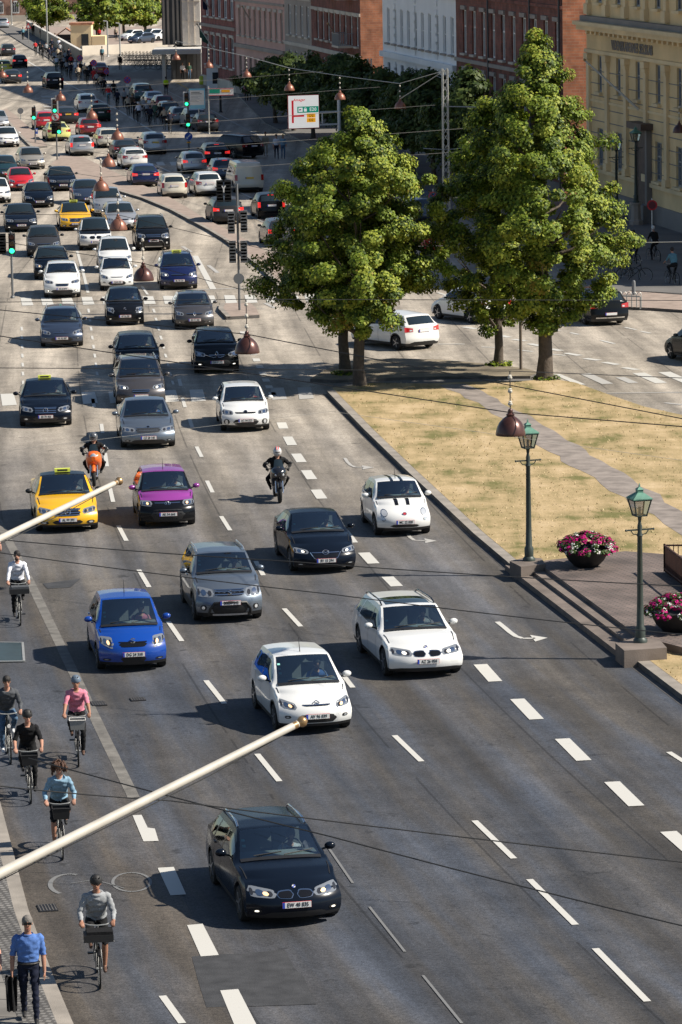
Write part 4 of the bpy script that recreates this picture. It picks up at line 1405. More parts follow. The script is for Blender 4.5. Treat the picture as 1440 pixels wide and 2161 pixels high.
oc(848, 1126, 'city', WHT, 'tiny white car with two black stripes over bonnet and roof', tan=-.145, front='round', plate='MC 22 838', lod=2, opt=dict(stripe=True, antenna=True, emb='reddisc', ez=.78))
oc(141, 1117, 'sedan', YELP, 'yellow taxi saloon with black roof beside the far flagpole tip', tan=-.12, front='star', plate='AL 99 391', lod=2, L=4.87, W=1.86, H=1.47, cat='taxi', name='taxi', opt=dict(roof=BLKP, taxi=True, emb='star', ez=.77, blackmirror=True, stickers=1))
oc(352, 1107, 'hatch', BLKP, 'magenta and black hatchback behind the yellow taxi', tan=-.11, front='yaris', plate='AK 54 664', lod=2, L=3.95, W=1.70, H=1.51, opt=dict(roof=PURP, hood=PURP, mirror=PURP, antenna=True, emb='oval', ez=.86, drl='amber', stickers=1, low=BLKP))
oc(517, 907, 'hatch', WHT, 'white hatchback with black lower grille crossing the near zebra', tan=-.085, front='kia', plate='AC 94 523', lod=2, L=4.0, W=1.72, H=1.46, opt=dict(emb='disc', ez=.86, stickers=1, nochrome=True))
oc(312, 942, 'sedan', GRYB, 'blue grey saloon with a ribbed grille in front of the brown people carrier', tan=-.095, front='skoda', plate='CZ 28 140', lod=2, L=4.86, W=1.87, H=1.47, opt=dict(emb='disc', ez=.92))
oc(97, 897, 'sedan', BLUB, 'dark blue taxi saloon with a green lit roof sign', tan=-.075, front='star', plate='BS 70 466', lod=2, L=4.92, W=1.86, H=1.47, cat='taxi', name='taxi', opt=dict(taxi=True, emb='star', ez=.77, stickers=1))
oc(297, 856, 'mpv', GRBR, 'brown grey people carrier with glowing headlights behind the blue grey saloon', tan=-.085, front='peug', lod=2, W=1.84, H=1.64, opt=dict(drl=True, rails='silver'))
oc(291, 790, 'hatch', BLUB, 'dark blue hatchback right behind the brown people carrier', tan=-.085, front='peug', lod=2, L=4.25, W=1.80, opt=dict(drl='amber', emb='disc', ez=.9))
oc(457, 785, 'suv', BLKP, 'black crossover with lit fog lamps and a diamond badge', tan=-.075, front='captur', plate='CH 39 172', lod=2, L=4.12, W=1.78, H=1.57, hf=.94, opt=dict(emb='diamond', ez=.84))
oc(131, 730, 'wagon', STEEL, 'steel blue estate car alone in the left lane with silver roof rails', tan=-.07, front='chevron', plate='XR 42 907', lod=2, L=4.84, W=1.79, H=1.48, opt=dict(rails='silver', emb='chev', ez=.86))
oc(410, 692, 'hatch', GRBR, 'grey brown hatchback with a diamond badge on the second zebra', tan=-.08, front='plain', plate='BD 71 386', lod=2, L=4.06, W=1.73, H=1.45, opt=dict(emb='diamond', ez=.80, antenna=True))
oc(264, 684, 'hatch', BLKP, 'small black hatchback with upright pale headlights at the second zebra', tan=-.075, front='splash', plate='AP 56 381', lod=2, L=3.85, W=1.69, H=1.51, opt=dict(emb='S', ez=.86, foglit=True, nochrome=True))
oc(132, 627, 'suv', WHT, 'white crossover waiting first at the left stop line', tan=-.075, front='peug', plate='AR 20 874', lod=2, L=4.16, W=1.74, H=1.56, hf=.92, opt=dict(foglit=True, nochrome=True))
oc(247, 611, 'hatch', WHT, 'white small hatchback first in the middle lane queue', tan=-.08, front='chevron', plate='CJ 63 190', lod=2, L=3.5, W=1.63, H=1.47)
oc(377, 609, 'mpv', NAVY, 'navy blue people carrier taxi with a yellow roof sign', tan=-.085, front='plain', plate='BK 90 124', lod=2, cat='taxi', name='taxi', opt=dict(taxi=True, rails='black', drl=True))
oc(243, 573, 'mpv', WHT, 'white tall car directly behind the white small hatchback', tan=-.085, front='plain', lod=1, L=4.1, W=1.72)
oc(110, 588, 'hatch', BLUB, 'dark blue hatchback behind the white crossover', tan=-.085, front='plain', lod=1, L=4.2, W=1.76, opt=dict(drl='amber'))
oc(93, 540, 'hatch', DGRY, 'dark grey hatchback third in the left lane queue', tan=-.09, front='plain', lod=1, L=4.25, W=1.78, plate='AB 12 548')
oc(202, 526, 'hatch', WHT, 'white small car with a black bonnet', tan=-.10, front='bee', lod=1, L=4.0, W=1.77, H=1.58, hf=.90, opt=dict(hood=BLKP, roof=BLKP, emb='roundel', ez=.9), plate='BE 73 660')
oc(323, 527, 'suv', BLKP, 'black off-roader with roof rails on the second stretch of the median', tan=-.11, front='suv5', lod=1, L=4.6, W=1.84, H=1.70, plate='XK 96 402', opt=dict(rails='silver'))
oc(160, 485, 'sedan', YELP, 'yellow taxi saloon with dark roof in the dense queue', tan=-.12, front='star', lod=1, cat='taxi', name='taxi', opt=dict(roof=BLKP, taxi=True, emb='star', ez=.77), plate='AN 66 013')
oc(45, 488, 'sedan', BLUB, 'dark saloon at the left edge with a lit lower lamp', tan=-.11, front='skoda', lod=1, opt=dict(foglit=True), plate='CX 29 447')
oc(257, 485, 'wagon', SILV, 'silver estate car half hidden by a copper lamp', tan=-.13, front='plain', lod=1, plate='TN 51 700')
oc(229, 456, 'mpv', SILV, 'silver people carrier wedged behind the silver estate', tan=-.13, front='plain', lod=1, L=4.1)
oc(185, 431, 'fast', STEEL, 'steel blue saloon behind the yellow queue taxi', tan=-.14, front='peug', lod=1, plate='ZD 22 815')
oc(83, 437, 'fast', BLUB, 'dark blue coupe between the red hatchback and the left edge queue', tan=-.13, front='wing', lod=1, plate='BP 83 291', opt=dict(nochrome=True))
oc(132, 402, 'sedan', BLUB, 'dark blue saloon beside the first copper lamp of the median', tan=-.15, front='skoda', lod=1, plate='AU 45 107')
oc(45, 402, 'hatch', REDP, 'red hatchback in the left lane', tan=-.14, front='chevron', lod=1, L=3.85, W=1.65, H=1.43, plate='YC 30 266')
oc(68, 357, 'hatch', BEIG, 'beige silver hatchback turning in front of the signal island', tan=-.17, front='plain', lod=1, L=4.2, W=1.76, plate='AE 87 335')
oc(11, 376, 'hatch', TEAL, 'dark teal car cut by the left edge', tan=-.16, front='plain', lod=1, L=4.2, W=1.76, plate='BM 14 682')
oc(17, 310, 'hatch', WHT, 'white hatchback left of the wedge shaped island', tan=-.18, front='kia', lod=1, L=4.0, opt=dict(nochrome=True))
oc(-6, 428, 'hatch', WHT, 'white car mostly outside the left edge', tan=-.14, front='plain', lod=1)
oc(-3, 272, 'hatch', SILV, 'silver car cut by the left edge beyond the island', tan=-.18, front='plain', lod=0)
# going away
aw(172, 328, 'wagon', SILV, 'silver estate car with tall red lamps seen from behind', tan=-.17, lod=1, L=4.5, W=1.77, opt=dict(tail='tall', brake='high'))
aw(230, 311, 'wagon', CREAM, 'cream white estate car left of the white crossover', tan=-.17, lod=1)
aw(326, 325, 'suv', SILV, 'pale crossover with a yellow number plate', tan=-.16, lod=1, L=4.3, W=1.77, H=1.60, opt=dict(yplate=True))
aw(265, 335, 'fast', DGRY, 'dark grey car hidden behind the white hatchback at the far zebra', tan=-.17, lod=1)
aw(283, 355, 'hatch', WHT, 'white hatchback on the far zebra seen from behind', tan=-.17, lod=1, L=4.3, W=1.77, H=1.43)
aw(306, 393, 'fast', NAVY, 'navy blue hatchback seen from behind near the median', tan=-.15, lod=1, opt=dict(brake=True))
aw(368, 418, 'city', CREAM, 'cream white tiny car seen from behind beside the median', tan=-.15, lod=1, opt=dict(tail='tall'))
aw(410, 366, 'hatch', SILV, 'silver hatchback seen from behind on the shaded carriageway', tan=-.18, lod=1, L=3.85, W=1.66, opt=dict(brake=True))
aw(456, 345, 'wagon', BLKP, 'black car with three lit brake lamps at the lit side street', tan=-.17, lod=1, opt=dict(brake='high'))
aw(440, 413, 'hatch', WHT, 'white hatchback partly behind the twin signal head', tan=-.18, lod=1, L=4.05, W=1.73)
aw(474, 382, 'hatch', STEEL, 'steel blue car with red brake lamp beside the white van', tan=-.17, lod=1, opt=dict(brake='high'))
aw(523, 405, 'van', CREAM, 'cream white van with a yellow number plate', tan=-.17, lod=1, name='parked_van', cat='van', opt=dict(yplate=True, tail='tall'))
aw(479, 471, 'hatch', DGRY, 'dark grey hatchback behind the median signal post', tan=-.16, lod=1, L=4.25, W=1.79, opt=dict(brake=True))
aw(572, 461, 'city', BLKP, 'small black car with red tall lamps left of the big tree', tan=-.17, lod=1, opt=dict(tail='tall', brake='high'))
aw(597, 520, 'hatch', GRBR, 'grey brown hatchback half hidden by the left tree crown', tan=-.18, lod=1, opt=dict(brake=True))
aw(515, 333, 'suv', BLKP, 'black off-roader turning into the side street', tan=-.75, lod=1, L=4.8, W=1.93, H=1.70)
aw(97, 273, 'hatch', REDP, 'red hatchback beyond the signal island', tan=-.19, lod=1)
aw(123, 297, 'sedan', YELG, 'pale yellow green car behind the signal post', tan=-.18, lod=1)
aw(142, 261, 'fast', DGRY, 'dark grey car with yellow plate beyond the red hatchback', tan=-.18, lod=1, opt=dict(yplate=True, brake=True))
aw(190, 288, 'hatch', DRED, 'dark red car with bright lamps behind the cream estate', tan=-.18, lod=1, opt=dict(brake=True))
aw(185, 237, 'suv', WHT, 'white crossover seen from behind beside the edge line', tan=-.18, lod=1)
aw(212, 256, 'hatch', GREN, 'dark green car seen from behind under a copper lamp', tan=-.18, lod=1)
aw(115, 187, 'suv', BLKP, 'black off-roader seen from behind in the building shade', tan=-.19, lod=1)
aw(27, 176, 'fast', DGRY, 'dark grey saloon near the left edge beyond the shade line', tan=-.19, lod=0, opt=dict(brake=True))
aw(9, 155, 'hatch', YELL, 'lemon yellow car cut by the left edge', tan=-.19, lod=0)
aw(42, 143, 'hatch', BLUB, 'dark blue car on the far approach to the bridge', tan=-.19, lod=0, opt=dict(brake=True))
aw(18, 118, 'hatch', DGRY, 'dark grey car furthest up the bridge approach', tan=-.19, lod=0)
aw(211, 161, 'sedan', DRED, 'dark red car with a yellow plate in the sunlit cross street', tan=-.10, lod=1, opt=dict(yplate=True))
# queue beside the shaded building row
for i, (x, y, k, c_, l) in enumerate([(302, 213, 'suv', TEAL, 'teal off-roader last in the shaded queue'), (328, 227, 'sedan', SILV, 'silver saloon in the shaded queue beside the man in a yellow vest'), (347, 236, 'hatch', DRED, 'dark red hatchback in the middle of the shaded queue'), (359, 250, 'hatch', TEAL, 'dark teal hatchback in the shaded queue'), (383, 262, 'wagon', GRY, 'grey estate car in the shaded queue left of the green signal'), (414, 270, 'mpv', SILV, 'pale people carrier behind the green signal'), (438, 277, 'hatch', DGRY, 'dark hatchback at the front of the shaded queue')]):
    car(x, y, k, c_, l, tan=-.20, rear=True, lod=1, group='cars queueing in the shade of the buildings')
# right hand street
aw(872, 735, 'hatch', WHT, 'silver hatchback turning across behind the left tree trunks', tan=-.72, lod=2, L=4.2, W=1.79, H=1.48, wb=2.58, opt=dict(dark=True, brake=False))
aw(1026, 680, 'hatch', WHT, 'white car half hidden behind the right tree', tan=-.62, lod=1, L=4.2, W=1.77, opt=dict(dark=True))
aw(1272, 683, 'hatch', BLKP, 'black hatchback driving off to the right of the trees', tan=-.30, lod=2, L=4.33, W=1.79, H=1.49, opt=dict(dark=True, sill=True, lowplate=True))
car(1514, 768, 'hatch', BLKP, 'black car cut by the right edge', tan=-.38, rear=True, lod=1, group=AW)
aw(905, 541, 'hatch', REDP, 'red car glimpsed between the two tree crowns', tan=-1.2, lod=1)
aw(900, 470, 'wagon', STEEL, 'blue estate car glimpsed between the trees behind the lattice mast', tan=-.30, lod=1)
aw(888, 452, 'hatch', DGRY, 'dark car glimpsed behind the round no stopping sign', tan=-.30, lod=1)
# far car park under the trees
for x, y, c_, l in [(265, 86, WHT, 'white car at the left of the far car park'), (285, 92, STEEL, 'dark blue car in the far car park'), (305, 84, SILV, 'silver car in the far car park'), (325, 86, WHT, 'white car in the middle of the far car park'), (345, 84, SILV, 'silver car at the right of the far car park')]:
    car(x, y, 'hatch', c_, l, tan=.9, lod=0, group='cars in the far car park')
car(6, 60, 'suv', SILV, 'silver grey car at the top left on the bridge ramp', tan=-.19, rear=True, lod=0, group=AW)
# ------------------------------------------------------------------ trees
def leafmat(name, col, trans=.35):
    mt = bpy.data.materials.new(name)
    mt.use_nodes = True
    n = mt.node_tree
    b = n.nodes['Principled BSDF']
    b.inputs['Base Color'].default_value = (*col, 1)
    b.inputs['Roughness'].default_value = .55
    b.inputs['Specular IOR Level'].default_value = .22
    t = n.nodes.new('ShaderNodeBsdfTranslucent'); t.inputs[0].default_value = (col[0] * 1.5, col[1] * 1.5, col[2] * .7, 1)
    m_ = n.nodes.new('ShaderNodeMixShader'); m_.inputs[0].default_value = trans
    n.links.new(b.outputs[0], m_.inputs[1]); n.links.new(t.outputs[0], m_.inputs[2])
    n.links.new(m_.outputs[0], n.nodes['Material Output'].inputs[0])
    MATS[name] = mt
    return mt
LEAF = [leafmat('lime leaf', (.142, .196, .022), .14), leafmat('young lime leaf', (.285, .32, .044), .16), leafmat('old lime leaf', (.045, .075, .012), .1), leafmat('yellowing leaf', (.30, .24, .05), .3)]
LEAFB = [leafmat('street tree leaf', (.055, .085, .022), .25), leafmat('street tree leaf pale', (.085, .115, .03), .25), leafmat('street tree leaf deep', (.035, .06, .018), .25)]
M_BARK = mat('bark', (.085, .066, .05), .9, var=.4, vscale=6, bump=.8, bscale=18)

def leaves(name, clumps, per, size, mats, weights, seed, parent):
    """many leaf sized folded faces grouped in clumps: clumps = (centre, radius, outward)"""
    g = np.random.default_rng(seed)
    cs = np.array([c[0] for c in clumps])
    rs = np.array([c[1] for c in clumps])
    ow = np.array([c[2] for c in clumps])
    idx = np.repeat(np.arange(len(clumps)), per)
    N = len(idx)
    dirs = g.normal(size=(N, 3))
    dirs /= np.linalg.norm(dirs, axis=1)[:, None]
    rad = rs[idx] * g.random(N) ** .45
    pos = cs[idx] + dirs * rad[:, None] * np.array([1, 1, .72])
    nrm = dirs * .75 + ow[idx] * .8 + np.array([0, 0, .45]) + g.normal(size=(N, 3)) * .36
    nrm /= np.linalg.norm(nrm, axis=1)[:, None]
    a = np.cross(nrm, g.normal(size=(N, 3)))
    a /= np.linalg.norm(a, axis=1)[:, None]
    b_ = np.cross(nrm, a)
    s = size * (.7 + .6 * g.random(N))[:, None]
    tip, tail = pos + a * s * .62, pos - a * s * .55
    droop = nrm * s * -.16
    l, r = pos + b_ * s * .46 + droop, pos - b_ * s * .46 + droop
    V = np.stack([tail, r, tip, l], 1).reshape(-1, 3)
    me = bpy.data.meshes.new(name)
    me.vertices.add(N * 4)
    me.vertices.foreach_set('co', V.ravel())
    me.loops.add(N * 4)
    me.loops.foreach_set('vertex_index', np.arange(N * 4))
    me.polygons.add(N)
    me.polygons.foreach_set('loop_start', np.arange(N) * 4)
    me.polygons.foreach_set('loop_total', np.full(N, 4))
    for m_ in mats: me.materials.append(m_)
    cm = g.choice(len(mats), size=len(clumps), p=weights)
    pick = np.where(g.random(N) < .45, cm[idx], g.choice(len(mats), size=N, p=weights))
    me.polygons.foreach_set('material_index', pick.astype(np.int32))
    me.update()
    return link(name, me, parent)

def tree(px, py, prof, ncl, per, size, label, mats=LEAF, weights=(.46, .28, .245, .015), trunk=.23, lean=(0, 0), seed=1, group=None, clump=(.30, .56), sprout=False, th=None, name='lime_tree', at=None, skew=0.0):
    loc = at if at is not None else G(px, py)
    root = thing(name, loc, label, 'tree', 0, group)
    g = random.Random(seed)
    hs = [p[0] for p in prof]
    rr = [p[1] for p in prof]
    Ht = hs[-1]
    ofx = lambda h: lean[0] * h / Ht + skew * max(0, h - hs[0]) / Ht
    ofy = lambda h: lean[1] * h / Ht
    # trunk and limbs
    b = MB()
    th = th or hs[0] + (Ht - hs[0]) * .8
    pts, rad = [], []
    for i in range(12):
        h = th * i / 11
        pts.append((ofx(h) + .05 * math.sin(h * 1.9 + seed), ofy(h) + .05 * math.cos(h * 1.5 + seed), h))
        rad.append(trunk * (1.28 if i == 0 else 1.0) * (1 - .86 * (i / 11) ** 1.1) + .02)
    b.tube(pts, rad, M_BARK, 10)
    for i in range(16):
        h = hs[0] * .85 + (th - hs[0] * .85) * (i + g.random()) / 17
        a = g.random() * 6.283
        hh = min(Ht * .95, h + 1.0 + g.random())
        R0 = float(np.interp(hh, hs, rr)) * .72
        p0 = Vector((ofx(h), ofy(h), h))
        p2 = Vector((ofx(h) + math.cos(a) * R0, ofy(h) + math.sin(a) * R0, hh))
        p1 = (p0 + p2) / 2 + Vector((0, 0, -.25))
        r0 = trunk * .42 * (1 - h / Ht) + .02
        b.tube([p0, p1, p2], [r0, r0 * .6, .012], M_BARK, 6)
    b.build('trunk', root, smooth=60)
    cl = []
    while len(cl) < ncl:
        h = hs[0] + (Ht - hs[0]) * g.random()
        R = float(np.interp(h, hs, rr))
        if g.random() > (R / max(rr)) ** 1.1 + .08: continue
        a = g.random() * 6.283
        lob = 1 + .17 * math.sin(3 * a + seed + h * .9) + .16 * math.sin(5 * a - h * 1.9 + seed * 2) + .13 * math.sin(h * 3.1 + seed + 2 * a)
        f = (.28 + .72 * g.random() ** .40) * lob
        q = Vector((math.cos(a) * R * f, math.sin(a) * R * f, 0))
        o = Vector((q.x, q.y, .3 * R)).normalized() if R > .05 else Vector((0, 0, 1))
        cl.append(((ofx(h) + q.x, ofy(h) + q.y, h + (g.random() - .5) * .5), clump[0] + (clump[1] - clump[0]) * g.random(), tuple(o)))
    for h in np.arange(hs[0] + .6, Ht, .32):
        cl.append(((ofx(h), ofy(h), h), .30, (0, 0, 1)))
    leaves('crown', cl, per, size, mats, weights, seed, root)
    if sprout:
        cl = [((.35 * math.cos(a), .35 * math.sin(a), .16), .22, (0, 0, 1)) for a in np.linspace(0, 6.28, 7)]
        leaves('base_shoots', cl, 60, .10, mats, weights, seed + 5, root)
    return root
LG = 'lime trees at the end of the dry lawn'
tree(760, 820, [(2.3, 1.0), (3.1, 2.4), (4.2, 2.85), (5.3, 2.85), (6.4, 2.75), (7.5, 2.6), (8.4, 2.2), (9.2, 1.35), (9.8, .6), (10.3, .15)], 300, 270, .102, 'left front lime tree with a bright rounded crown', lean=(.05, .1), seed=3, group=LG, trunk=.22)
tree(727, 796, [(2.2, .9), (3.0, 2.4), (3.9, 2.8), (5.0, 2.7), (6.4, 2.3), (7.6, 2.2), (8.6, 1.4), (9.2, .4)], 210, 230, .102, 'left rear lime tree with dark bark and leafy shoots at its foot', lean=(.15, .2), seed=8, group=LG, trunk=.21, sprout=True)
tree(1152, 808, [(1.9, .6), (2.8, 1.4), (3.7, 2.3), (5.0, 3.3), (6.4, 3.15), (7.6, 2.75), (8.8, 2.35), (9.8, 2.0), (10.8, 1.6), (11.7, .95), (12.5, .4), (13.1, .12)], 370, 270, .102, 'tall pointed lime tree standing front right on the lawn', lean=(-.25, .1), seed=5, group=LG, trunk=.27, sprout=True)
tree(1053, 777, [(1.5, .6), (2.6, 1.7), (3.8, 2.2), (5.2, 2.2), (6.8, 1.9), (8.2, 1.5), (9.4, .9), (10.2, .3)], 180, 230, .102, 'right rear lime tree hidden behind the tall pointed one', lean=(-.2, .2), seed=12, group=LG, trunk=.16, sprout=True)
SG = 'street trees in the shade of the buildings'
def Fx(Y): return 18.4 - .1606 * (Y - 208.8)
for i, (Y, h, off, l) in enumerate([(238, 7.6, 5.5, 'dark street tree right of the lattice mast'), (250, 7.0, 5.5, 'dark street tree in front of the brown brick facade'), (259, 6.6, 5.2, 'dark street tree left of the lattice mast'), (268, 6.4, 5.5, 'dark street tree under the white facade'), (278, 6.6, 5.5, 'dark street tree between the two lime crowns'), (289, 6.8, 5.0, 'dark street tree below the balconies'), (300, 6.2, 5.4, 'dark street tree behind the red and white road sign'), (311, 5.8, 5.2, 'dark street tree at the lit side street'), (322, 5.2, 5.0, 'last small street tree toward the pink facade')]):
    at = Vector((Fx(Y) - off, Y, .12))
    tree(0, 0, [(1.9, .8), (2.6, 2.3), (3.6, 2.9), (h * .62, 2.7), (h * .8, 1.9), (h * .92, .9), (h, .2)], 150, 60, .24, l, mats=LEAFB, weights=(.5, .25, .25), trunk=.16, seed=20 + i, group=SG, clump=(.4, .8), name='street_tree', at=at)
FG_ = 'far trees in front of the brick building'
for i, (x, y, h, r, l) in enumerate([(100, 72, 5.8, 3.0, 'far leafy tree left of the kiosk'), (205, 82, 7.0, 3.6, 'far tree left of the twin lamp posts'), (262, 78, 7.4, 3.8, 'far tree at the head of the car park'), (308, 74, 5.6, 2.6, 'far small tree beside the modern tower')]):
    tree(x, y, [(1.6, .8), (2.4, r * .8), (h * .5, r), (h * .72, r * .9), (h * .9, r * .5), (h, .3)], 130, 50, .34, l, mats=LEAF, weights=(.5, .25, .22, .03), trunk=.2, seed=50 + i, group=FG_, clump=(.5, .9), name='street_tree')

# ------------------------------------------------------------------ buildings along the right hand side
def wallmat(name, c, var=.2, vs=.4, bump=.15):
    return mat(name, c, .85, var=var, vscale=vs, bump=bump, bscale=6)
def brickmat(name, c1, c2, mo):
    mt = bpy.data.materials.new(name)
    mt.use_nodes = True
    n = mt.node_tree
    L = n.links.new
    b = n.nodes['Principled BSDF']
    tc = n.nodes.new('ShaderNodeTexCoord')
    sp_ = n.nodes.new('ShaderNodeSeparateXYZ'); L(tc.outputs['Object'], sp_.inputs[0])
    ad = n.nodes.new('ShaderNodeMath'); ad.operation = 'ADD'; L(sp_.outputs[0], ad.inputs[0]); L(sp_.outputs[1], ad.inputs[1])
    cb = n.nodes.new('ShaderNodeCombineXYZ'); L(ad.outputs[0], cb.inputs[0]); L(sp_.outputs[2], cb.inputs[1])
    br = n.nodes.new('ShaderNodeTexBrick')
    br.inputs['Color1'].default_value = (*c1, 1); br.inputs['Color2'].default_value = (*c2, 1); br.inputs['Mortar'].default_value = (*mo, 1)
    br.inputs['Scale'].default_value = 1; br.inputs['Brick Width'].default_value = .5; br.inputs['Row Height'].default_value = .18; br.inputs['Mortar Size'].default_value = .016
    L(cb.outputs[0], br.inputs['Vector'])
    nz = n.nodes.new('ShaderNodeTexNoise'); nz.inputs['Scale'].default_value = 1.1; nz.inputs['Detail'].default_value = 7; L(tc.outputs['Object'], nz.inputs['Vector'])
    mr = n.nodes.new('ShaderNodeMapRange'); mr.inputs['From Min'].default_value = .3; mr.inputs['From Max'].default_value = .7; mr.inputs['To Min'].default_value = .6; mr.inputs['To Max'].default_value = 1.4
    L(nz.outputs['Fac'], mr.inputs['Value'])
    s2 = n.nodes.new('ShaderNodeVectorMath'); s2.operation = 'SCALE'; L(br.outputs['Color'], s2.inputs[0]); L(mr.outputs[0], s2.inputs['Scale'])
    L(s2.outputs[0], b.inputs['Base Color'])
    b.inputs['Roughness'].default_value = .9
    MATS[name] = mt
    return mt
M_YW = wallmat('ochre stucco', (.72, .53, .28))
M_YT = wallmat('pale ochre trim', (.75, .58, .34))
M_PLIN = wallmat('grey plinth', (.22, .20, .185))
M_BRN = brickmat('dark red brick', (.22, .07, .048), (.155, .055, .04), (.16, .08, .06))
M_ORG = brickmat('orange brick', (.44, .18, .095), (.33, .13, .075), (.36, .21, .14))
M_WHW = wallmat('white stucco', (.82, .82, .82), .08)
M_STN = wallmat('stone dressing', (.55, .49, .41))
M_PINK = wallmat('pink stucco', (.58, .36, .30))
M_TAUP = wallmat('taupe stone', (.34, .29, .25))
M_DRED = brickmat('wine red brick', (.30, .095, .075), (.22, .075, .06), (.22, .12, .11))
M_PANE = mat('window pane', (.022, .027, .033), .06, spec=.7)
M_PANEB = mat('bluish pane', (.13, .16, .20), .08, spec=.7)
M_FRW = mat('white window frame', (.80, .79, .76), .5)
M_FRG = mat('grey blue frame', (.26, .27, .29), .5)
M_ROOF = mat('slate roof', (.05, .05, .055), .7, var=.3)
M_DOORW = mat('brown door', (.095, .062, .048), .6, var=.3)
M_ANTH = mat('anthracite panels', (.060, .064, .070), .5, var=.15)
M_PALE = mat('pale cladding', (.60, .57, .52), .6, var=.08)

def xy(px, Y): return Vector((atY(px, 300, Y).x, Y, 0))
WINMESH = {}
def window(parent, x, z, w, h, frame, pane, arch=False, style='cross', depth=.16):
    key = (round(w, 2), round(h, 2), frame.name, pane.name, arch, style)
    if key not in WINMESH:
        b = MB()
        t = .09
        b.box((-w / 2 + t / 2, 0, h / 2), (t, .09, h), frame); b.box((w / 2 - t / 2, 0, h / 2), (t, .09, h), frame)
        b.box((0, 0, t / 2), (w - 2 * t, .09, t), frame); b.box((0, 0, h - t / 2), (w - 2 * t, .09, t), frame)
        if style in ('cross', 'T'):
            zc_ = h * (.62 if style == 'cross' else .7)
            b.box((0, .008, zc_), (w - 2 * t, .08, .08), frame)
            b.box((0, .012, h / 2), (.08, .08, h - 2 * t), frame)
        if style == 'sash':
            b.box((0, .008, h * .5), (w - 2 * t, .08, .07), frame)
        if arch:
            b.mesh([(-w / 2, .03, h)] + [(w / 2 * math.cos(a), .03, h + w / 2 * math.sin(a)) for a in np.linspace(math.pi, 0, 9)], [tuple(range(10))], frame)
            b.mesh([((w / 2 - t) * math.cos(a), .045, h + (w / 2 - t) * math.sin(a)) for a in np.linspace(math.pi, 0, 9)], [tuple(range(9))], pane)
        me = b.build('window').data
        bpy.data.objects.remove(bpy.data.objects[-1]) if False else None
        p = MB(); p.box((0, -.02, h / 2), (w - .1, .02, h - .1), pane)
        pm_ = p.build('pane').data
        for o in list(C.objects):
            if o.data in (me, pm_): bpy.data.objects.remove(o)
        WINMESH[key] = (me, pm_)
    me, pm_ = WINMESH[key]
    o = link('window', me, parent, (x, -depth, z))
    link('pane', pm_, o)
    return o

def building(pA, YA, pB, YB, H, depth, wall, rows, label, name, gable=None, cat='building', plinth=None, off=0.0, extra=None, bands=(), trim=None, ends=(0, 0), roof=True):
    """facade from the near end A to the far end B; local x runs away along the street, local y towards the street.
    rows: (z, height, width, spacing, first, frame, pane, arch, style, sill)"""
    A, B = xy(pA, YA), xy(pB, YB)
    d = (B - A); Ln = d.length
    ang = math.atan2(d.y, d.x)
    root = thing(name, A, label, cat, ang)
    zs, xs = {0, H}, {0, Ln}
    wins = []
    for r in rows:
        z, h, w, step, first = r[:5]
        x = first
        while x + w / 2 < Ln - .2:
            wins.append((x, z, w, h, r))
            xs |= {round(x - w / 2, 3), round(x + w / 2, 3)}
            x += step
        zs |= {z, z + h}
    b = MB()
    xs, zs = sorted(xs), sorted(zs)
    for x0, x1 in zip(xs, xs[1:]):
        for z0, z1 in zip(zs, zs[1:]):
            xm, zm = (x0 + x1) / 2, (z0 + z1) / 2
            if any(abs(xm - q[0]) < q[2] / 2 and q[1] < zm < q[1] + q[3] for q in wins): continue
            b.face([(x0, 0, z0), (x1, 0, z0), (x1, 0, z1), (x0, 0, z1)], wall)
    for x, z, w, h, r in wins:
        l, rr_ = x - w / 2, x + w / 2
        for q in (((l, 0, z), (l, -.3, z), (l, -.3, z + h), (l, 0, z + h)), ((rr_, 0, z), (rr_, -.3, z), (rr_, -.3, z + h), (rr_, 0, z + h)), ((l, 0, z), (rr_, 0, z), (rr_, -.3, z), (l, -.3, z)), ((l, 0, z + h), (rr_, 0, z + h), (rr_, -.3, z + h), (l, -.3, z + h))):
            b.face(q, wall)
        if len(r) > 9 and r[9]:
            b.box((x, .10, z - .08), (w + .3, .24, .14), r[9])
        if len(r) > 10 and r[10]:
            b.box((x, .06, z + h + .16), (w + .36, .16, .26), r[10])
    g = gable or wall
    for x in (0, Ln):
        b.face([(x, 0, 0), (x, -depth, 0), (x, -depth, H), (x, 0, H)], g)
    b.face([(0, -depth, 0), (Ln, -depth, 0), (Ln, -depth, H), (0, -depth, H)], wall)
    b.build('wall', root)
    for x, z, w, h, r in wins:
        window(root, x, z, w, h, r[5], r[6], r[7], r[8])
    b = MB()
    b.box((Ln / 2, -depth / 2, H + .1), (Ln + .4, depth + .6, .3), M_ROOF)
    b.build('roof', root)
    if plinth:
        b = MB(); b.box((Ln / 2, .05, plinth[0] / 2), (Ln + .1, .12, plinth[0]), plinth[1]); b.build('plinth', root)
    for (z, hh, pr_, mm) in bands:
        b = MB(); b.box((Ln / 2, pr_ / 2, z), (Ln + .1, pr_, hh), mm); b.build('cornice', root)
    if extra: extra(root, Ln)
    return root

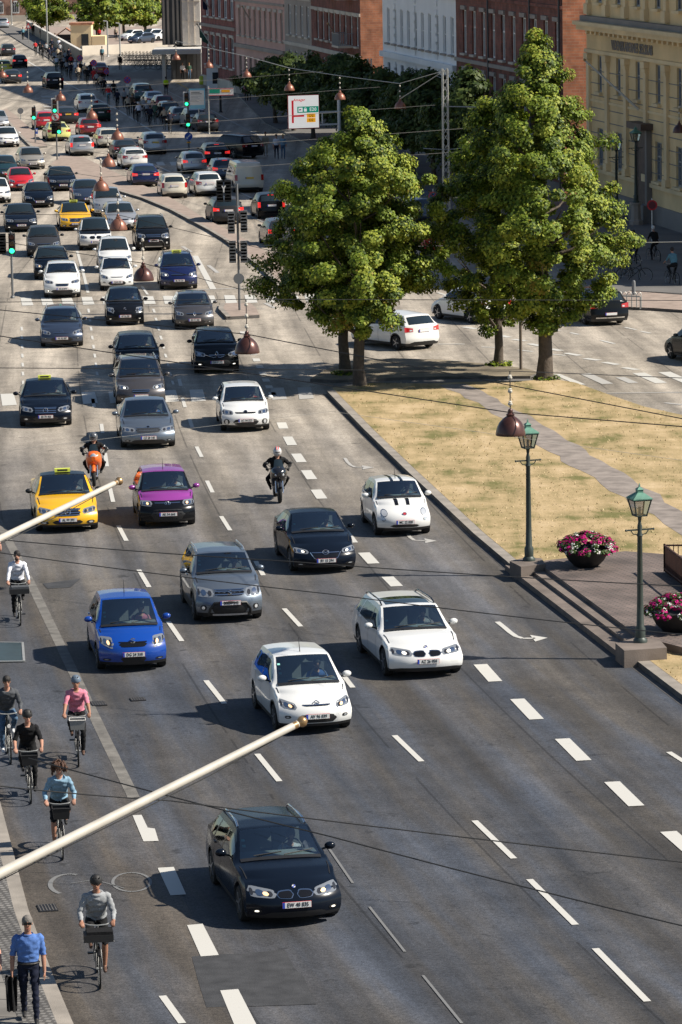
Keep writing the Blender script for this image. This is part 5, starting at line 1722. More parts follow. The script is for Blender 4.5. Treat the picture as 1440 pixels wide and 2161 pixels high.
def yellow_extra(root, Ln):
    for i in range(int(Ln / 4.7) + 1):
        x = 52.4 - (1.2 + 4.7 * i) + .3
        b = MB()
        b.box((x, .09, 5.6), (.62, .18, 6.5), M_YT); b.box((x, .14, 2.55), (.85, .28, .4), M_YT); b.box((x, .15, 8.75), (.95, .30, .34), M_YT); b.box((x, .12, 8.45), (.75, .24, .2), M_YT)
        b.build('pilaster', root)
        b = MB()
        b.box((x, .09, 14.2), (.6, .18, 5.2), M_YT); b.box((x, .14, 11.5), (.9, .28, .6), M_YT)
        b.build('pilaster', root)
    b = MB()
    for k in range(8):
        z = 2.9 + k * .72
        b.box((Ln / 2, .012, z), (Ln - .1, .024, .05), M_PLIN)
    b.build('rusticated_joints', root)
    b = MB()
    for x0 in np.arange(1.0, Ln - 1, 1.15):
        b.box((x0, .32, 10.18), (.34, .30, .22), M_YT)
    b.build('brackets', root)
    vs, fs = textmesh('VIDENSKABERNES SELSKAB', .78, .03, .01, 1.0, 1.05)
    b = MB()
    # letters face the street: reading direction runs towards the viewer, i.e. along -x
    b.mesh([(Ln - 11.5 - v.x, .03 + max(0, v.z), 9.55 + v.y) for v in vs], fs, M_PLIN)
    b.build('lettering', root)
    b = MB()
    dx = Ln - 14.6
    b.box((dx, .12, 3.1), (2.0, .2, 4.2), M_DOORW); b.box((dx - 1.2, .16, 3.0), (.4, .3, 4.4), M_PLIN); b.box((dx + 1.2, .16, 3.0), (.4, .3, 4.4), M_PLIN); b.box((dx, .35, 5.4), (3.4, .7, .35), M_DOORW); b.box((dx, .3, .6), (3.6, .6, 1.0), M_PLIN)
    b.build('door', root)
yb = building(1240, 232.6, 1240, 232.6 + .01, 17, 14, M_YW, [], 'x', 'tmp_building') if False else None
A_ = xy(1240, 232.6); dvec = Vector((-.1606, 1, 0)).normalized()
nearA = A_ - dvec * 52.4
_pA = (720 + nearA.x * ppm(nearA.y))
def building2(A, B, *a, **k):
    global xy
    o = xy
    pts = [B, A]
    xy = lambda p, Y: pts.pop().copy()
    r = building(0, 0, 0, 0, *a, **k)
    xy = o
    return r
F0 = 52.4
building2(nearA, A_, 18.5, 16, M_YW, [
    (2.5, 2.15, 1.45, 4.7, 52.4 - 3.4 - 4.7 * 10, M_FRG, M_PANEB, True, 'cross', M_YT),
    (6.75, 2.1, 1.05, 4.7, 52.4 - 3.4 - 4.7 * 10, M_FRG, M_PANEB, False, 'cross', M_YT),
    (11.9, 3.2, 1.25, 4.7, 52.4 - 3.4 - 4.7 * 10, M_FRG, M_PANE, False, 'cross', M_YT),
    (.35, .6, .9, 4.7, 52.4 - 3.4 - 4.7 * 10, M_FRG, M_PANE, False, 'none')],
    'long ochre yellow building with pilasters and a carved inscription', 'yellow_building', plinth=(1.15, M_PLIN),
    bands=[(2.2, .22, .16, M_YT), (9.05, .2, .16, M_YT), (10.42, .26, .62, M_YT), (10.68, .22, .85, M_YT), (10.95, .3, .4, M_PLIN), (6.2, .14, .08, M_YT)], extra=yellow_extra)
building(1190, 238, 966, 272, 19, 15, M_BRN, [
    (3.4, 3.0, 1.3, 3.3, 1.6, M_FRW, M_PANE, False, 'cross', M_STN, M_TAUP),
    (7.6, 2.9, 1.25, 3.3, 1.6, M_FRW, M_PANE, False, 'cross', M_STN, M_TAUP),
    (12.0, 2.7, 1.25, 3.3, 1.6, M_FRW, M_PANE, False, 'cross', M_STN),
    (.9, 2.0, 1.3, 3.3, 1.6, M_FRW, M_PANE, False, 'sash')],
    'dark red brick house with tall white window frames and an orange gable', 'brick_house', gable=M_ORG, plinth=(.8, M_PLIN),
    bands=[(7.1, .25, .14, M_TAUP), (11.4, .2, .12, M_BRN)], extra=lambda r, Ln: [MBX and (lambda b: (b.tube([(x, .14, .3), (x, .14, 18)], .07, M_ANTH, 6), b.build('drain_pipe', r)))(MB()) for x in (.4, 9.1, 22.5)])
building(966, 272.2, 812, 302, 19.5, 15, M_WHW, [
    (3.2, 2.6, 1.2, 2.9, 1.5, M_FRG, M_PANE, False, 'cross', M_WHW),
    (7.3, 2.6, 1.15, 2.9, 1.5, M_FRW, M_PANEB, True, 'sash', M_TAUP),
    (12.2, 2.4, 1.15, 2.9, 1.5, M_FRW, M_PANEB, True, 'sash', M_TAUP)],
    'white stucco house with round headed windows and quoins', 'white_house', plinth=(1.0, M_PLIN), gable=M_ORG,
    bands=[(6.4, .4, .3, M_WHW), (11.2, .25, .18, M_WHW)],
    extra=lambda r, Ln: [(lambda b: ([b.box((x, .05, 1.4 + k * .62), (.8 if k % 2 else .55, .10, .42), M_WHW) for k in range(26)], b.build('quoins', r)))(MB()) for x in (7.3, 16.1, 24.6)])
def balcony(root, x, z, w=3.6):
    b = MB()
    b.box((x, .6, z), (w, 1.2, .16), M_STN)
    ob = b.build('balcony', root)
    b = MB()
    for yy in (1.16,):
        b.bar((x - w / 2, yy, z + 1.05), (x + w / 2, yy, z + 1.05), .06, .05, M_FRG)
        for q in np.linspace(-w / 2, w / 2, 22): b.bar((x + q, yy, z + .08), (x + q, yy, z + 1.05), .03, .03, M_FRG)
    for sx in (-1, 1):
        b.bar((x + sx * w / 2, 0, z + 1.05), (x + sx * w / 2, 1.16, z + 1.05), .06, .05, M_FRG)
        for q in np.linspace(.1, 1.1, 6): b.bar((x + sx * w / 2, q, z + .08), (x + sx * w / 2, q, z + 1.05), .03, .03, M_FRG)
    b.build('railing', ob)
def red_extra(root, Ln):
    for z in (6.4, 10.2): balcony(root, 5.5, z)
    balcony(root, 14, 10.2, 3)
building(765, 312, 662, 338, 19, 15, M_BRN, [
    (2.6, 2.4, 1.2, 3.0, 1.7, M_FRW, M_PANE, False, 'cross', M_STN),
    (6.5, 2.3, 1.3, 3.0, 1.7, M_FRW, M_PANE, False, 'cross', M_STN, M_STN),
    (10.3, 2.3, 1.3, 3.0, 1.7, M_FRW, M_PANE, False, 'cross', M_STN, M_STN)],
    'red brick house with pale stone bands, balconies and a sunlit gable', 'brick_house', gable=M_ORG, plinth=(1.0, M_TAUP),
    bands=[(5.6, .35, .12, M_STN), (9.0, .25, .10, M_STN)], extra=red_extra)
building(662, 338.1, 606, 352, 19, 15, M_TAUP, [
    (2.4, 2.6, 1.4, 3.2, 1.8, M_FRW, M_PANE, False, 'T', M_STN),
    (6.4, 2.6, 1.4, 3.2, 1.8, M_FRW, M_PANE, False, 'T', M_STN),
    (10.4, 2.4, 1.4, 3.2, 1.8, M_FRW, M_PANE, False, 'T', M_STN)],
    'narrow taupe stone house between red brick and pink neighbours', 'stone_house', plinth=(1.0, M_TAUP), bands=[(5.6, .3, .14, M_STN), (9.6, .25, .12, M_STN)])
building(606, 352.1, 503, 376, 18.5, 15, M_PINK, [
    (.9, 2.8, 1.2, 2.6, 1.5, M_TAUP, M_PANE, False, 'sash'),
    (5.6, 2.5, 1.1, 2.6, 1.5, M_STN, M_PANE, False, 'T', M_STN, M_STN),
    (9.6, 2.4, 1.1, 2.6, 1.5, M_STN, M_PANE, False, 'T', M_STN)],
    'dusty pink stucco house over a taupe ground floor', 'pink_house', plinth=(4.2, M_TAUP) if False else (1.0, M_TAUP), bands=[(4.6, .35, .25, M_TAUP), (8.8, .2, .12, M_TAUP)])
building(503, 376.1, 430, 396, 18.5, 14, M_DRED, [
    (2.2, 2.9, 1.9, 3.6, 2.2, M_FRW, M_PANE, False, 'cross', M_STN, M_STN),
    (6.9, 2.8, 2.1, 3.6, 2.2, M_FRW, M_PANEB, False, 'cross', M_STN, M_STN),
    (11, 2.6, 2.1, 3.6, 2.2, M_FRW, M_PANEB, False, 'cross', M_STN)],
    'wine red brick house with wide white windows at the cross street', 'brick_house', plinth=(1.0, M_STN), bands=[(6.0, .3, .2, M_TAUP)])
# modern tower with its projecting canopy
def block(name, label, cat, parts, loc=(0, 0, 0)):
    r = thing(name, loc, label, cat)
    for pn, fn in parts:
        b = MB(); fn(b); b.build(pn, r)
    return r
A0, A1, A2 = xy(348, 409), xy(393, 409), xy(429, 406)
sc = (A1.x - A0.x)
block('modern_tower', 'grey modern tower with pale end wall over a flat canopy', 'building', [
    ('wall', lambda b: (b.box(((A0.x + A1.x) / 2, 427, 12), (A1.x - A0.x, 36, 17), M_ANTH), b.box(((A1.x + A2.x) / 2, 424.5, 12), (A2.x - A1.x - .02, 37, 17), M_PALE))),
    ('panel_joints', lambda b: ([b.box((A1.x + (A2.x - A1.x) * f, 405.96, 12), (.05, .1, 17), M_STN) for f in (.33, .66)], [b.box(((A1.x + A2.x) / 2, 405.97, z), (A2.x - A1.x, .1, .05), M_STN) for z in (6, 8, 10, 12)], [b.box((A0.x + (A1.x - A0.x) * f, 408.9, 12), (.22, .3, 17), M_TAUP) for f in (.1, .3, .55, .75, .93)])),
    ('canopy', lambda b: b.box(((A0.x + A2.x) / 2 - .2, 402.5, 3.15), (A2.x - A0.x + .8, 9, .42), M_PALE)),
    ('ground_floor', lambda b: (b.box(((A0.x + A2.x) / 2 + .4, 426, 1.6), (A2.x - A0.x - 1.0, 37, 3.1), M_ANTH), [b.box((A0.x + .4 + k * 1.05, 407.4, 1.6), (.08, .1, 3.1), M_BLK) for k in range(4)])),
    ('column', lambda b: b.box((A0.x + .5, 399.5, 1.45), (.35, .35, 3.1), M_PALE))])
# white kiosk at the corner
kA = G(468, 186)
kp = lambda px: (px - 468) / 21.6
block('corner_kiosk', 'low white kiosk with dark openings and a small blue poster', 'kiosk', [
    ('wall', lambda b: (b.box((0, 1.4, 1.05), (2.9, 2.4, 2.1), M_WHW), b.box((0, 1.35, 2.2), (3.1, 2.7, .14), M_PALE))),
    ('opening', lambda b: (b.box((-.6, .19, 1.0), (.55, .06, 1.1), M_PANE), b.box((.15, .19, 1.0), (.5, .06, 1.1), M_TAUP))),
    ('poster', lambda b: b.box((.95, .18, 1.0), (.5, .06, 1.3), M_PBLUE))], kA)
# brick building across the end of the view
def far_brick():
    Y = 620
    A, B = xy(-120, Y), xy(345, Y)
    r = thing('brick_building', (A.x, Y, 0), 'far brick building with white arched windows across the end of the street', 'building')
    Ln = B.x - A.x
    b = MB(); b.box((Ln / 2, 6, 8), (Ln, 12, 16), M_FARB); b.build('wall', r)
    b = MB(); b.box((Ln / 2, -.06, .5), (Ln, .2, 1.0), M_STN); b.build('plinth', r)
    for px in (-30, 9, 42, 143, 320):
        x = (px + 120) / (345 + 120) * Ln
        z = 1.3
        b = MB()
        w, h = 1.1, 1.35
        b.mesh([(x - w / 2, -.12, z), (x + w / 2, -.12, z)] + [(x + w / 2 * math.cos(a), -.12, z + h + w * .55 * math.sin(a)) for a in np.linspace(0, math.pi, 9)], [tuple(range(11))], M_FRW)
        for i in range(3):
            b.box((x - w * .3 + i * w * .3, -.14, z + h * .55), (w * .22, .02, h * .8), M_PANE)
        for i in range(3):
            b.box((x - w * .3 + i * w * .3, -.14, z + h * 1.15), (w * .22, .02, h * .3), M_PANE)
        b.build('window', r)
    return r
M_FARB = brickmat('far brick', (.34, .19, .14), (.27, .15, .11), (.26, .18, .14))
far_brick()
pa_ = G(165, 102)
block('ochre_gatehouse', 'small pale ochre house with a dark gateway below the brick building', 'building', [
    ('wall', lambda b: (b.box((.4, 2, 1.5), (2.6, 4, 3.0), M_YT), b.box((2.6, 2, .75), (1.7, 4, 1.5), M_YT))),
    ('roof', lambda b: b.box((.4, 2, 3.1), (2.9, 4.3, .25), M_ORG)),
    ('gateway', lambda b: b.box((.9, -.03, .9), (.9, .1, 1.8), M_PANE))], pa_)
block('market_stall', 'brown stall with a red pitched roof beside the ochre house', 'kiosk', [
    ('wall', lambda b: b.box((0, 1, .8), (2.2, 1.8, 1.6), M_DOORW)),
    ('roof', lambda b: (b.box((-.6, .9, 2.0), (1.5, 2.2, .1), M_ORG, M=Matrix.Rotation(-.6, 3, 'Y')), b.box((.6, .9, 2.0), (1.5, 2.2, .1), M_ORG, M=Matrix.Rotation(.6, 3, 'Y')))),
    ('counter', lambda b: b.box((0, -.05, .9), (1.8, .2, .12), M_STN))], G(140, 100))
# low stone wall with the cycle stands in front
w0, w1 = G(172, 116), G(352, 108)
b = MB()
b.bar((w0.x, w0.y, .55), (w1.x, w1.y, .55), .5, 1.1, M_STN)
tag(b.build('stone_wall'), 'low sunlit stone wall behind the parked bicycles', 'wall')
# parapet along the bridge ramp
r0, r1 = G(58, 66), G(172, 134)
rr_ = thing('ramp_parapet', r1, 'dark parapet with a pale coping along the bridge ramp', 'wall')
b = MB(); b.bar((r0.x - r1.x, r0.y - r1.y, .75), (0, 0, .75), .25, 1.5, M_ANTH); b.build('panel', rr_)
b = MB(); b.bar((r0.x - r1.x, r0.y - r1.y, 1.53), (0, 0, 1.53), .35, .08, M_PALE); b.build('coping', rr_)
b = MB()
b.poly(gp([(-60, 28), (58, 66), (172, 134), (215, 165), (150, 160), (100, 122), (60, 100), (0, 62)]), 0, .12, M_PAVE, M_KERB)
tag(b.build('bridge_pavement'), 'pavement beside the bridge ramp', 'pavement', kind='structure')
b = MB()
b.face([(*G(60, 56)[:2], .006), (*G(400, 56)[:2], .006), (*G(345, 106)[:2], .006), (*G(172, 116)[:2], .006)][::-1], M_ISL)
b.face([(*G(330, 150)[:2], .01), (*G(530, 158)[:2], .01), (*G(530, 166)[:2], .01), (*G(140, 166)[:2], .01), (*G(150, 156)[:2], .01)][::-1], M_ISL)  # pale strip painted where sun falls through the cross street
tag(b.build('far_square_sun_strip'), 'pale paved square and a painted strip of sunlight on the cross street', 'square', kind='structure')
# ------------------------------------------------------------------ hanging lamps and the wires that carry them
M_COPPER = mat('brown copper', (.085, .034, .026), .35, .35, var=.35, vscale=4, coat=.2)
M_COPPERL = mat('bright copper', (.24, .10, .065), .4, .3, var=.25, vscale=4, coat=.2)
M_PORC = mat('porcelain', (.62, .58, .50), .3)
M_WIRE = mat('dark wire', (.03, .03, .03), .6)
M_WIREL = mat('grey wire', (.22, .21, .19), .6)
M_STEELG = mat('painted steel', (.16, .165, .17), .5, .2)
M_GALV = mat('galvanised steel', (.42, .42, .40), .5, .5, var=.15)
M_VERD = mat('verdigris copper', (.10, .235, .175), .6, .1, var=.35, vscale=6)
M_LPOST = mat('green grey post', (.042, .055, .048), .5, .2, var=.2)
M_LGLASS = glassmat('lantern glass', (.72, .70, .66), .10)

LAMP = None
LH = 6.3
def lamp_at(px, py, label, mt=None):
    """bell rim centre at this place, all rims hang at the same height"""
    global LAMP
    s = (py + 214 + ROLL * (px - 720)) / (18.315 - LH)
    Y = (FPX / s - CAMZ * sp) / cp
    p = atY(px, py, Y)
    root = thing('hanging_lamp', p, label, 'street lamp', 0, 'copper lamps hung over the street')
    mt = mt or M_COPPER
    b = MB()
    b.lathe([(.0, -.02), (.10, -.03), (.12, .0)], (0, 0, .02), M_PORC, 16)
    b.lathe([(.325, 0), (.33, .025), (.322, .08), (.298, .18), (.25, .28), (.175, .36), (.105, .41), (.07, .43)], (0, 0, 0), mt, 28)
    b.build('shade', root, smooth=50)
    b = MB()
    b.lathe([(.085, .42), (.095, .46), (.05, .50), (.06, .54), (.035, .58)], (0, 0, 0), mt, 14)
    b.build('neck', root, smooth=50)
    b = MB()
    b.tube([(0, 0, .55), (0, 0, 1.42)], .014, M_WIRE, 6)
    for z in (.70, .98, 1.28):
        b.lathe([(.02, z - .05), (.05, z - .03), (.05, z + .01), (.03, z + .02), (.045, z + .04), (.02, z + .06)], (0, 0, 0), M_PORC, 10)
    b.build('insulator_rod', root, smooth=60)
    return root, p

LP = [(1078, 918, 'nearest copper bell lamp hanging in front of the first green lantern', None), (522, 745, 'copper bell lamp hanging beside the black crossover', None), (303, 592, 'copper bell lamp hanging left of the navy taxi', None), (250, 485, 'copper bell lamp in front of the silver estate car', M_COPPERL),
      (214, 402, 'copper bell lamp above the start of the narrow reserve', M_COPPERL), (229, 351, 'copper bell lamp left of the white hatchback on the far zebra', M_COPPERL), (248, 294, 'copper bell lamp over the cream white estate car', M_COPPERL), (194, 250, 'copper bell lamp over the dark green car', M_COPPERL),
      (128, 212, 'copper bell lamp right of the framed green signal', M_COPPERL), (59, 195, 'small copper lamp above the empty lane on the upper left', M_COPPERL), (5, 163, 'small copper lamp at the left edge beside the yellow car', M_COPPERL),
      (611, 191, 'copper lamp just above the red and white road sign', M_COPPERL), (718, 210, 'copper lamp right of the red and white road sign', M_COPPERL), (845, 229, 'copper lamp on a bracket left of the lattice mast', M_COPPERL),
      (521, 163, 'copper lamp in front of the pink house', M_COPPERL), (441, 143, 'copper lamp before the wine red house', M_COPPERL), (372, 126, 'copper lamp under the flat canopy', M_COPPERL), (1434, 280, 'copper lamp at the right edge before the yellow building', None)]
LPOS = []
for x, y, l, m_ in LP:
    LPOS.append(lamp_at(x, y, l, m_)[1])

def wire(pts, r, label, m_=None, sag=.0):
    """pts: world points joined by a cable"""
    b = MB()
    out = []
    for a, c in zip(pts, pts[1:]):
        for i in range(9):
            t = i / 8
            p = Vector(a).lerp(Vector(c), t)
            p.z -= sag * 4 * t * (1 - t)
            out.append(p)
    b.tube(out, r, m_ or M_WIRE, 5)
    o = b.build('span_wire')
    tag(o, label, 'wire', 'overhead wires across the street')
    return o
top = lambda p, z=.6: p + Vector((0, 0, z))
def A(px, py, Y): return atY(px, py, Y)
wire([A(-60, 648, LPOS[1].y + 6), top(LPOS[1], .50), A(1500, 895, LPOS[1].y - 10)], .013, 'dark wire through the neck of the lamp beside the black crossover')
wire([A(-60, 700, LPOS[0].y + 8), top(LPOS[0], .50), A(1500, 905, LPOS[0].y - 3)], .012, 'dark wire through the neck of the nearest copper lamp')
wire([A(-60, 776, LPOS[0].y + 2), top(LPOS[0], 1.42), A(1500, 800, LPOS[0].y)], .009, 'thin wire over the top of the nearest copper lamp')
wire([A(-60, 638, LPOS[1].y), top(LPOS[1], 1.42), A(1500, 634, LPOS[1].y)], .009, 'thin wire over the top of the lamp beside the black crossover')
wire([A(-60, 500, LPOS[2].y + 4), top(LPOS[2], .55), A(620, 640, LPOS[2].y - 5)], .011, 'wire slanting past the navy taxi and its copper lamp')
wire([A(-60, 452, LPOS[3].y + 4), top(LPOS[3], .55), A(620, 540, LPOS[3].y - 5)], .010, 'wire through the lamp in front of the silver estate')
wire([A(515, 517, 150), A(860, 520, 150), A(1500, 509, 148)], .014, 'pale wire crossing both lime tree crowns', M_GALV)
wire([A(-60, 1133, 74), A(600, 1184, 72), A(1500, 1240, 70)], .010, 'upper dark wire passing over the grey off-roader', sag=.03)
wire([A(-60, 1158, 73), A(700, 1254, 71), A(1500, 1345, 69)], .010, 'lower dark wire passing over the white estate car', sag=.03)
wire([A(60, 1600, 52), A(700, 1766, 50), A(1500, 1968, 48)], .010, 'dark wire dropping to the right over the nearest black car', sag=.02)
wire([A(-60, 1652, 50), A(360, 1690, 50), A(1500, 1826, 49)], .009, 'dark wire running level over the roof of the nearest black car', sag=.02)
wire([A(-60, 960, 84), A(700, 868, 88), A(1500, 980, 90)], .004, 'hair thin wire sagging over the middle lanes', M_WIREL)
for i, (a, c) in enumerate([(11, 14), (14, 15), (15, 16), (11, 12), (12, 13)]):
    wire([top(LPOS[a], 1.42), top(LPOS[c], 1.42)], .02, ['pale wire between the lamps of the sign and the pink house', 'pale wire between the pink and the wine red house lamps', 'pale wire between the wine red house and the canopy lamps', 'pale wire joining the two lamps over the road sign', 'pale wire from the road sign lamp to the bracket lamp'][i], M_GALV)
for i, a in enumerate([4, 5, 6, 7, 8]):
    p = LPOS[a]
    wire([A(-60, [330, 280, 240, 200, 150][i], p.y + 4), top(p, .55), p + Vector((16, -3, 1.6))], .010, 'thin wire holding the ' + LP[a][2], M_WIREL)

# ------------------------------------------------------------------ lattice masts
def lattice(px, py, h, w, label):
    r = thing('lattice_mast', G(px, py), label, 'mast', .15, 'steel lattice masts')
    for sx in (-1, 1):
        for sy in (-1, 1):
            b = MB(); b.bar((sx * w / 2, sy * w / 2, 0), (sx * w / 2 * .75, sy * w / 2 * .75, h), .05, .05, M_GALV); b.build('leg', r)
    b = MB()
    n = int(h / .42)
    for i in range(n):
        z0, z1 = h * i / n, h * (i + 1) / n
        k0, k1 = w / 2 * (1 - .25 * z0 / h), w / 2 * (1 - .25 * z1 / h)
        s = 1 if i % 2 else -1
        for (ax, ay, bx, by) in ((-1, -1, 1, -1), (1, -1, 1, 1), (1, 1, -1, 1), (-1, 1, -1, -1)):
            if s < 0: ax, ay, bx, by = bx, by, ax, ay
            b.bar((ax * k0, ay * k0, z0), (bx * k1, by * k1, z1), .03, .03, M_GALV)
    b.build('bracing', r)
    return r
mr_ = lattice(944, 506, 9.1, .34, 'tall pale lattice mast between the two lime trees')
lattice(783, 285, 5.9, .34, 'shorter lattice mast among the dark street trees')
mp = G(944, 506)
wire([mp + Vector((0, 0, 9.0)), top(LPOS[13], .55)], .025, 'pale stay from the lattice mast top down to its lamp', M_GALV)
wire([mp + Vector((0, 0, 9.0)), top(LPOS[13], 1.42)], .02, 'upper pale stay from the lattice mast top', M_GALV)
wire([mp + Vector((0, 0, 7.1)), mp + Vector((1.8, .5, 7.0)), mp + Vector((2.6, .8, 7.5))], .03, 'short pale bracket wire right of the lattice mast', M_GALV)
wire([mp + Vector((-1.2, 0, 4.9)), mp + Vector((0, 0, 4.8)), mp + Vector((1.6, .5, 4.9)), mp + Vector((4.5, 2, 6.2))], .02, 'pale wire passing low by the lattice mast', M_GALV)

# ------------------------------------------------------------------ flagpoles
M_FPOLE = mat('cream painted pole', (.50, .46, .395), .5, var=.14, vscale=6)
M_GOLD = mat('tarnished gilding', (.40, .25, .12), .32, .7, var=.25, vscale=9)
def flagpole(tip, base, r0, r1, label, flag=None, ball=.05, halyard=True):
    r = thing('flagpole', base, label, 'flagpole', 0, 'flagpoles slanting from the facades')
    d = tip - base
    b = MB()
    b.tube([Vector((0, 0, 0)), d * .5, d], [r0, (r0 + r1) / 2, r1], M_FPOLE, 14)
    b.build('pole', r, smooth=60)
    b = MB()
    u = d.normalized()
    q = u.to_track_quat('Z', 'Y').to_matrix()
    b.lathe([(r1 * 1.02, -.05), (r1 * 1.05, -.01), (r1 * .55, .0), (ball * .75, ball * .45), (ball, ball * .95), (ball * .92, ball * 1.4), (ball * .5, ball * 1.9), (0, ball * 2.05)], d, M_GOLD, 16, M=q)
    b.build('finial', r, smooth=50)
    if halyard:
        dn = Vector((0, 0, -1))
        b = MB()
        b.tube([d * .995 + dn * r1 * .9, d * .75 + dn * (r1 * 1.5 + .018), d * .4 + dn * (r0 * 1.3), dn * r0 * 1.2], .005, M_WIRE, 5)
        b.build('halyard', r)
    if flag:
        b = MB()
        a0, a1 = d * .45, d * .92
        n = 6
        for i in range(n):
            t0, t1 = i / n, (i + 1) / n
            p0, p1 = a0.lerp(a1, t0), a0.lerp(a1, t1)
            h0, h1 = .5 + .5 * t0, .5 + .5 * t1
            w0, w1 = .12 * math.sin(t0 * 9), .12 * math.sin(t1 * 9)
            b.face([p0, p1, p1 + Vector((w1, w1, -h1)), p0 + Vector((w0, w0, -h0))], flag)
        b.build('flag', r)
    return r
flagpole(atY(628, 1528, 33.0), atY(-160, 1924, 30.6), .047, .032, 'long cream flagpole with a gilded knob crossing the lower left', ball=.050)
flagpole(atY(246, 1018, 47.0), atY(-190, 1228, 43.6), .047, .032, 'cream flagpole with a gilded knob crossing the yellow taxi', ball=.052)
flagpole(atY(693, 50, 316), atY(728, 106, 322), .07, .05, 'white flagpole on the red brick house by the balcony', halyard=False, ball=.10)
flagpole(atY(417, 52, 389), atY(458, 112, 388), .07, .05, 'flagpole with a dark green flag on the wine red house', flag=mat('dark green cloth', (.02, .07, .05), .8), halyard=False, ball=.08)
flagpole(atY(512, 14, 366), atY(542, 66, 370), .07, .05, 'white flagpole on the pink house', halyard=False, ball=.08)
flagpole(atY(425, -6, 389), atY(447, 24, 391), .07, .05, 'flagpole with a navy flag at the top of the wine red house', flag=mat('navy cloth', (.02, .03, .08), .8), halyard=False, ball=.08)
flagpole(atY(1236, 128, 222), atY(1349, 231, 219.5), .07, .05, 'white flagpole slanting across the yellow building', halyard=False, ball=.08)

# ------------------------------------------------------------------ traffic signals and signs
M_SIGB = mat('signal black', (.012, .012, .013), .5)
M_GREENL = mat('green light', (.03, 1.0, .40), .3, emit=1.5)
M_OFFR = mat('unlit red lens', (.07, .012, .012), .2)
M_OFFY = mat('unlit amber lens', (.09, .05, .01), .2)
M_SRED = mat('sign red', (.60, .02, .03), .4)
M_SBLUE = mat('sign blue', (.02, .08, .42), .4)
M_SWH = mat('sign white', (.74, .72, .69), .4)
M_SGRN = mat('sign green', (.01, .27, .17), .4)
M_SORG = mat('sign orange', (.85, .38, .02), .4)
M_SGREY = mat('sign grey back', (.22, .23, .24), .5, .4)
def head(parent, x, z, y=-.16, back=False, border=False, face=1, lit=True, grey=False):
    b = MB()
    hm = M_STEELG if grey else M_SIGB
    if border:
        b.poly([Vector((x + .24 * math.cos(a), 0, 0)) for a in (0,)] and [Vector((x - .25, y + .10, 0)), Vector((x + .25, y + .10, 0)), Vector((x + .25, y + .13, 0)), Vector((x - .25, y + .13, 0))], z - .56, z + .56, M_SWH)
    for k in range(3):
        b.lathe([(.15, -.10), (.16, -.04), (.16, .06), (.13, .10)], (x, y + .02, z + .32 - .32 * k), hm, 14, 'Y')
    b.box((x, y + .02, z), (.30, .20, .96), hm)
    if not back:
        for k in range(3):
            zc = z + .32 - .32 * k
            lens = M_GREENL if (k == 2 and lit) else (M_OFFR if k == 0 else M_OFFY if k == 1 else M_SIGB)
            b.lathe([(.0, -.002), (.115, 0), (.125, .02)], (x, y - .10, zc), lens, 14, 'Y')
            n = 9
            for i in range(n - 1):
                a0, a1 = math.pi * (-.05 + 1.1 * i / (n - 1)), math.pi * (-.05 + 1.1 * (i + 1) / (n - 1))
                b.face([(x + .14 * math.cos(a0), y - .08, zc + .14 * math.sin(a0)), (x + .14 * math.cos(a1), y - .08, zc + .14 * math.sin(a1)), (x + .14 * math.cos(a1), y - .26, zc + .14 * math.sin(a1) - .01), (x + .14 * math.cos(a0), y - .26, zc + .14 * math.sin(a0) - .01)], hm)
    else:
        for k in range(7):
            b.box((x, y - .085, z + .42 - .14 * k), (.28, .03, .05), hm)
    return b.build('signal_head', parent, smooth=40)
def post(px, py, h, label, name='traffic_signal', cat='traffic signal', r=.055, m_=None, rz=0, group='traffic signals'):
    o = thing(name, G(px, py), label, cat, rz, group)
    b = MB()
    b.tube([(0, 0, 0), (0, 0, h)], r, m_ or M_STEELG, 10)
    b.lathe([(r * 2, 0), (r * 2, .05), (r * 1.2, .12)], (0, 0, 0), m_ or M_STEELG, 12)
    b.build('pole', o, smooth=60)
    return o
def disc(parent, x, z, r, layers, y=-.10, name='sign_plate'):
    b = MB()
    b.lathe([(r, 0), (r, .015)], (x, y, z), M_SGREY, 24, 'Y')
    for i, (k, m_) in enumerate(layers):
        b.face([(x + r * k * math.cos(t), y - .004 - .004 * i, z + r * k * math.sin(t)) for t in np.linspace(2 * math.pi, 0, 24, endpoint=False)], m_)
    return b, y
def nostop(parent, x, z, r, y=-.10):
    b, yy = disc(parent, x, z, r, [(1, M_SRED), (.80, M_SBLUE)], y)
    for a in (45, -45):
        b.box((x, yy - .014, z), (r * 1.64, .004, r * .2), M_SRED, M=Matrix.Rotation(math.radians(a), 3, 'Y'))
    return b.build('sign_plate', parent)
s = post(506, 661, 5.75, 'tall signal post with grey backed heads on the small island')
head(s, -.28, 4.05, back=True, grey=True); head(s, .28, 4.1, back=True, grey=True); head(s, -.25, 2.75, back=True, grey=True); head(s, .25, 2.75, back=True, grey=True)
head(s, -.75, 5.45, back=True); head(s, -.40, 5.45, back=True)
b = MB(); b.bar((-.95, 0, 5.6), (.05, 0, 5.6), .05, .06, M_STEELG); b.build('arm', s)
b = MB(); b.face([(-.575 + x, -.30, 5.5 + z) for x, z in ((-.03, -.1), (.03, -.1), (.03, .05), (.1, .18), (.05, .2), (0, .1), (-.05, .2), (-.1, .18), (-.03, .05))], M_SWH); b.build('lane_symbol', s)
bb, _ = disc(s, 0, 1.55, .24, [(1, M_SGREY)]); bb.build('sign_plate', s)
s = post(27, 629, 3.1, 'signal post with green light at the left pavement corner')
head(s, -.38, 2.55, back=True); head(s, .05, 2.55)
s = post(121, 341, 4.7, 'signal post with a white framed green light and a ban sign')
head(s, -.06, 3.95, border=True); head(s, -.18, 2.45, back=True); head(s, .2, 2.45)
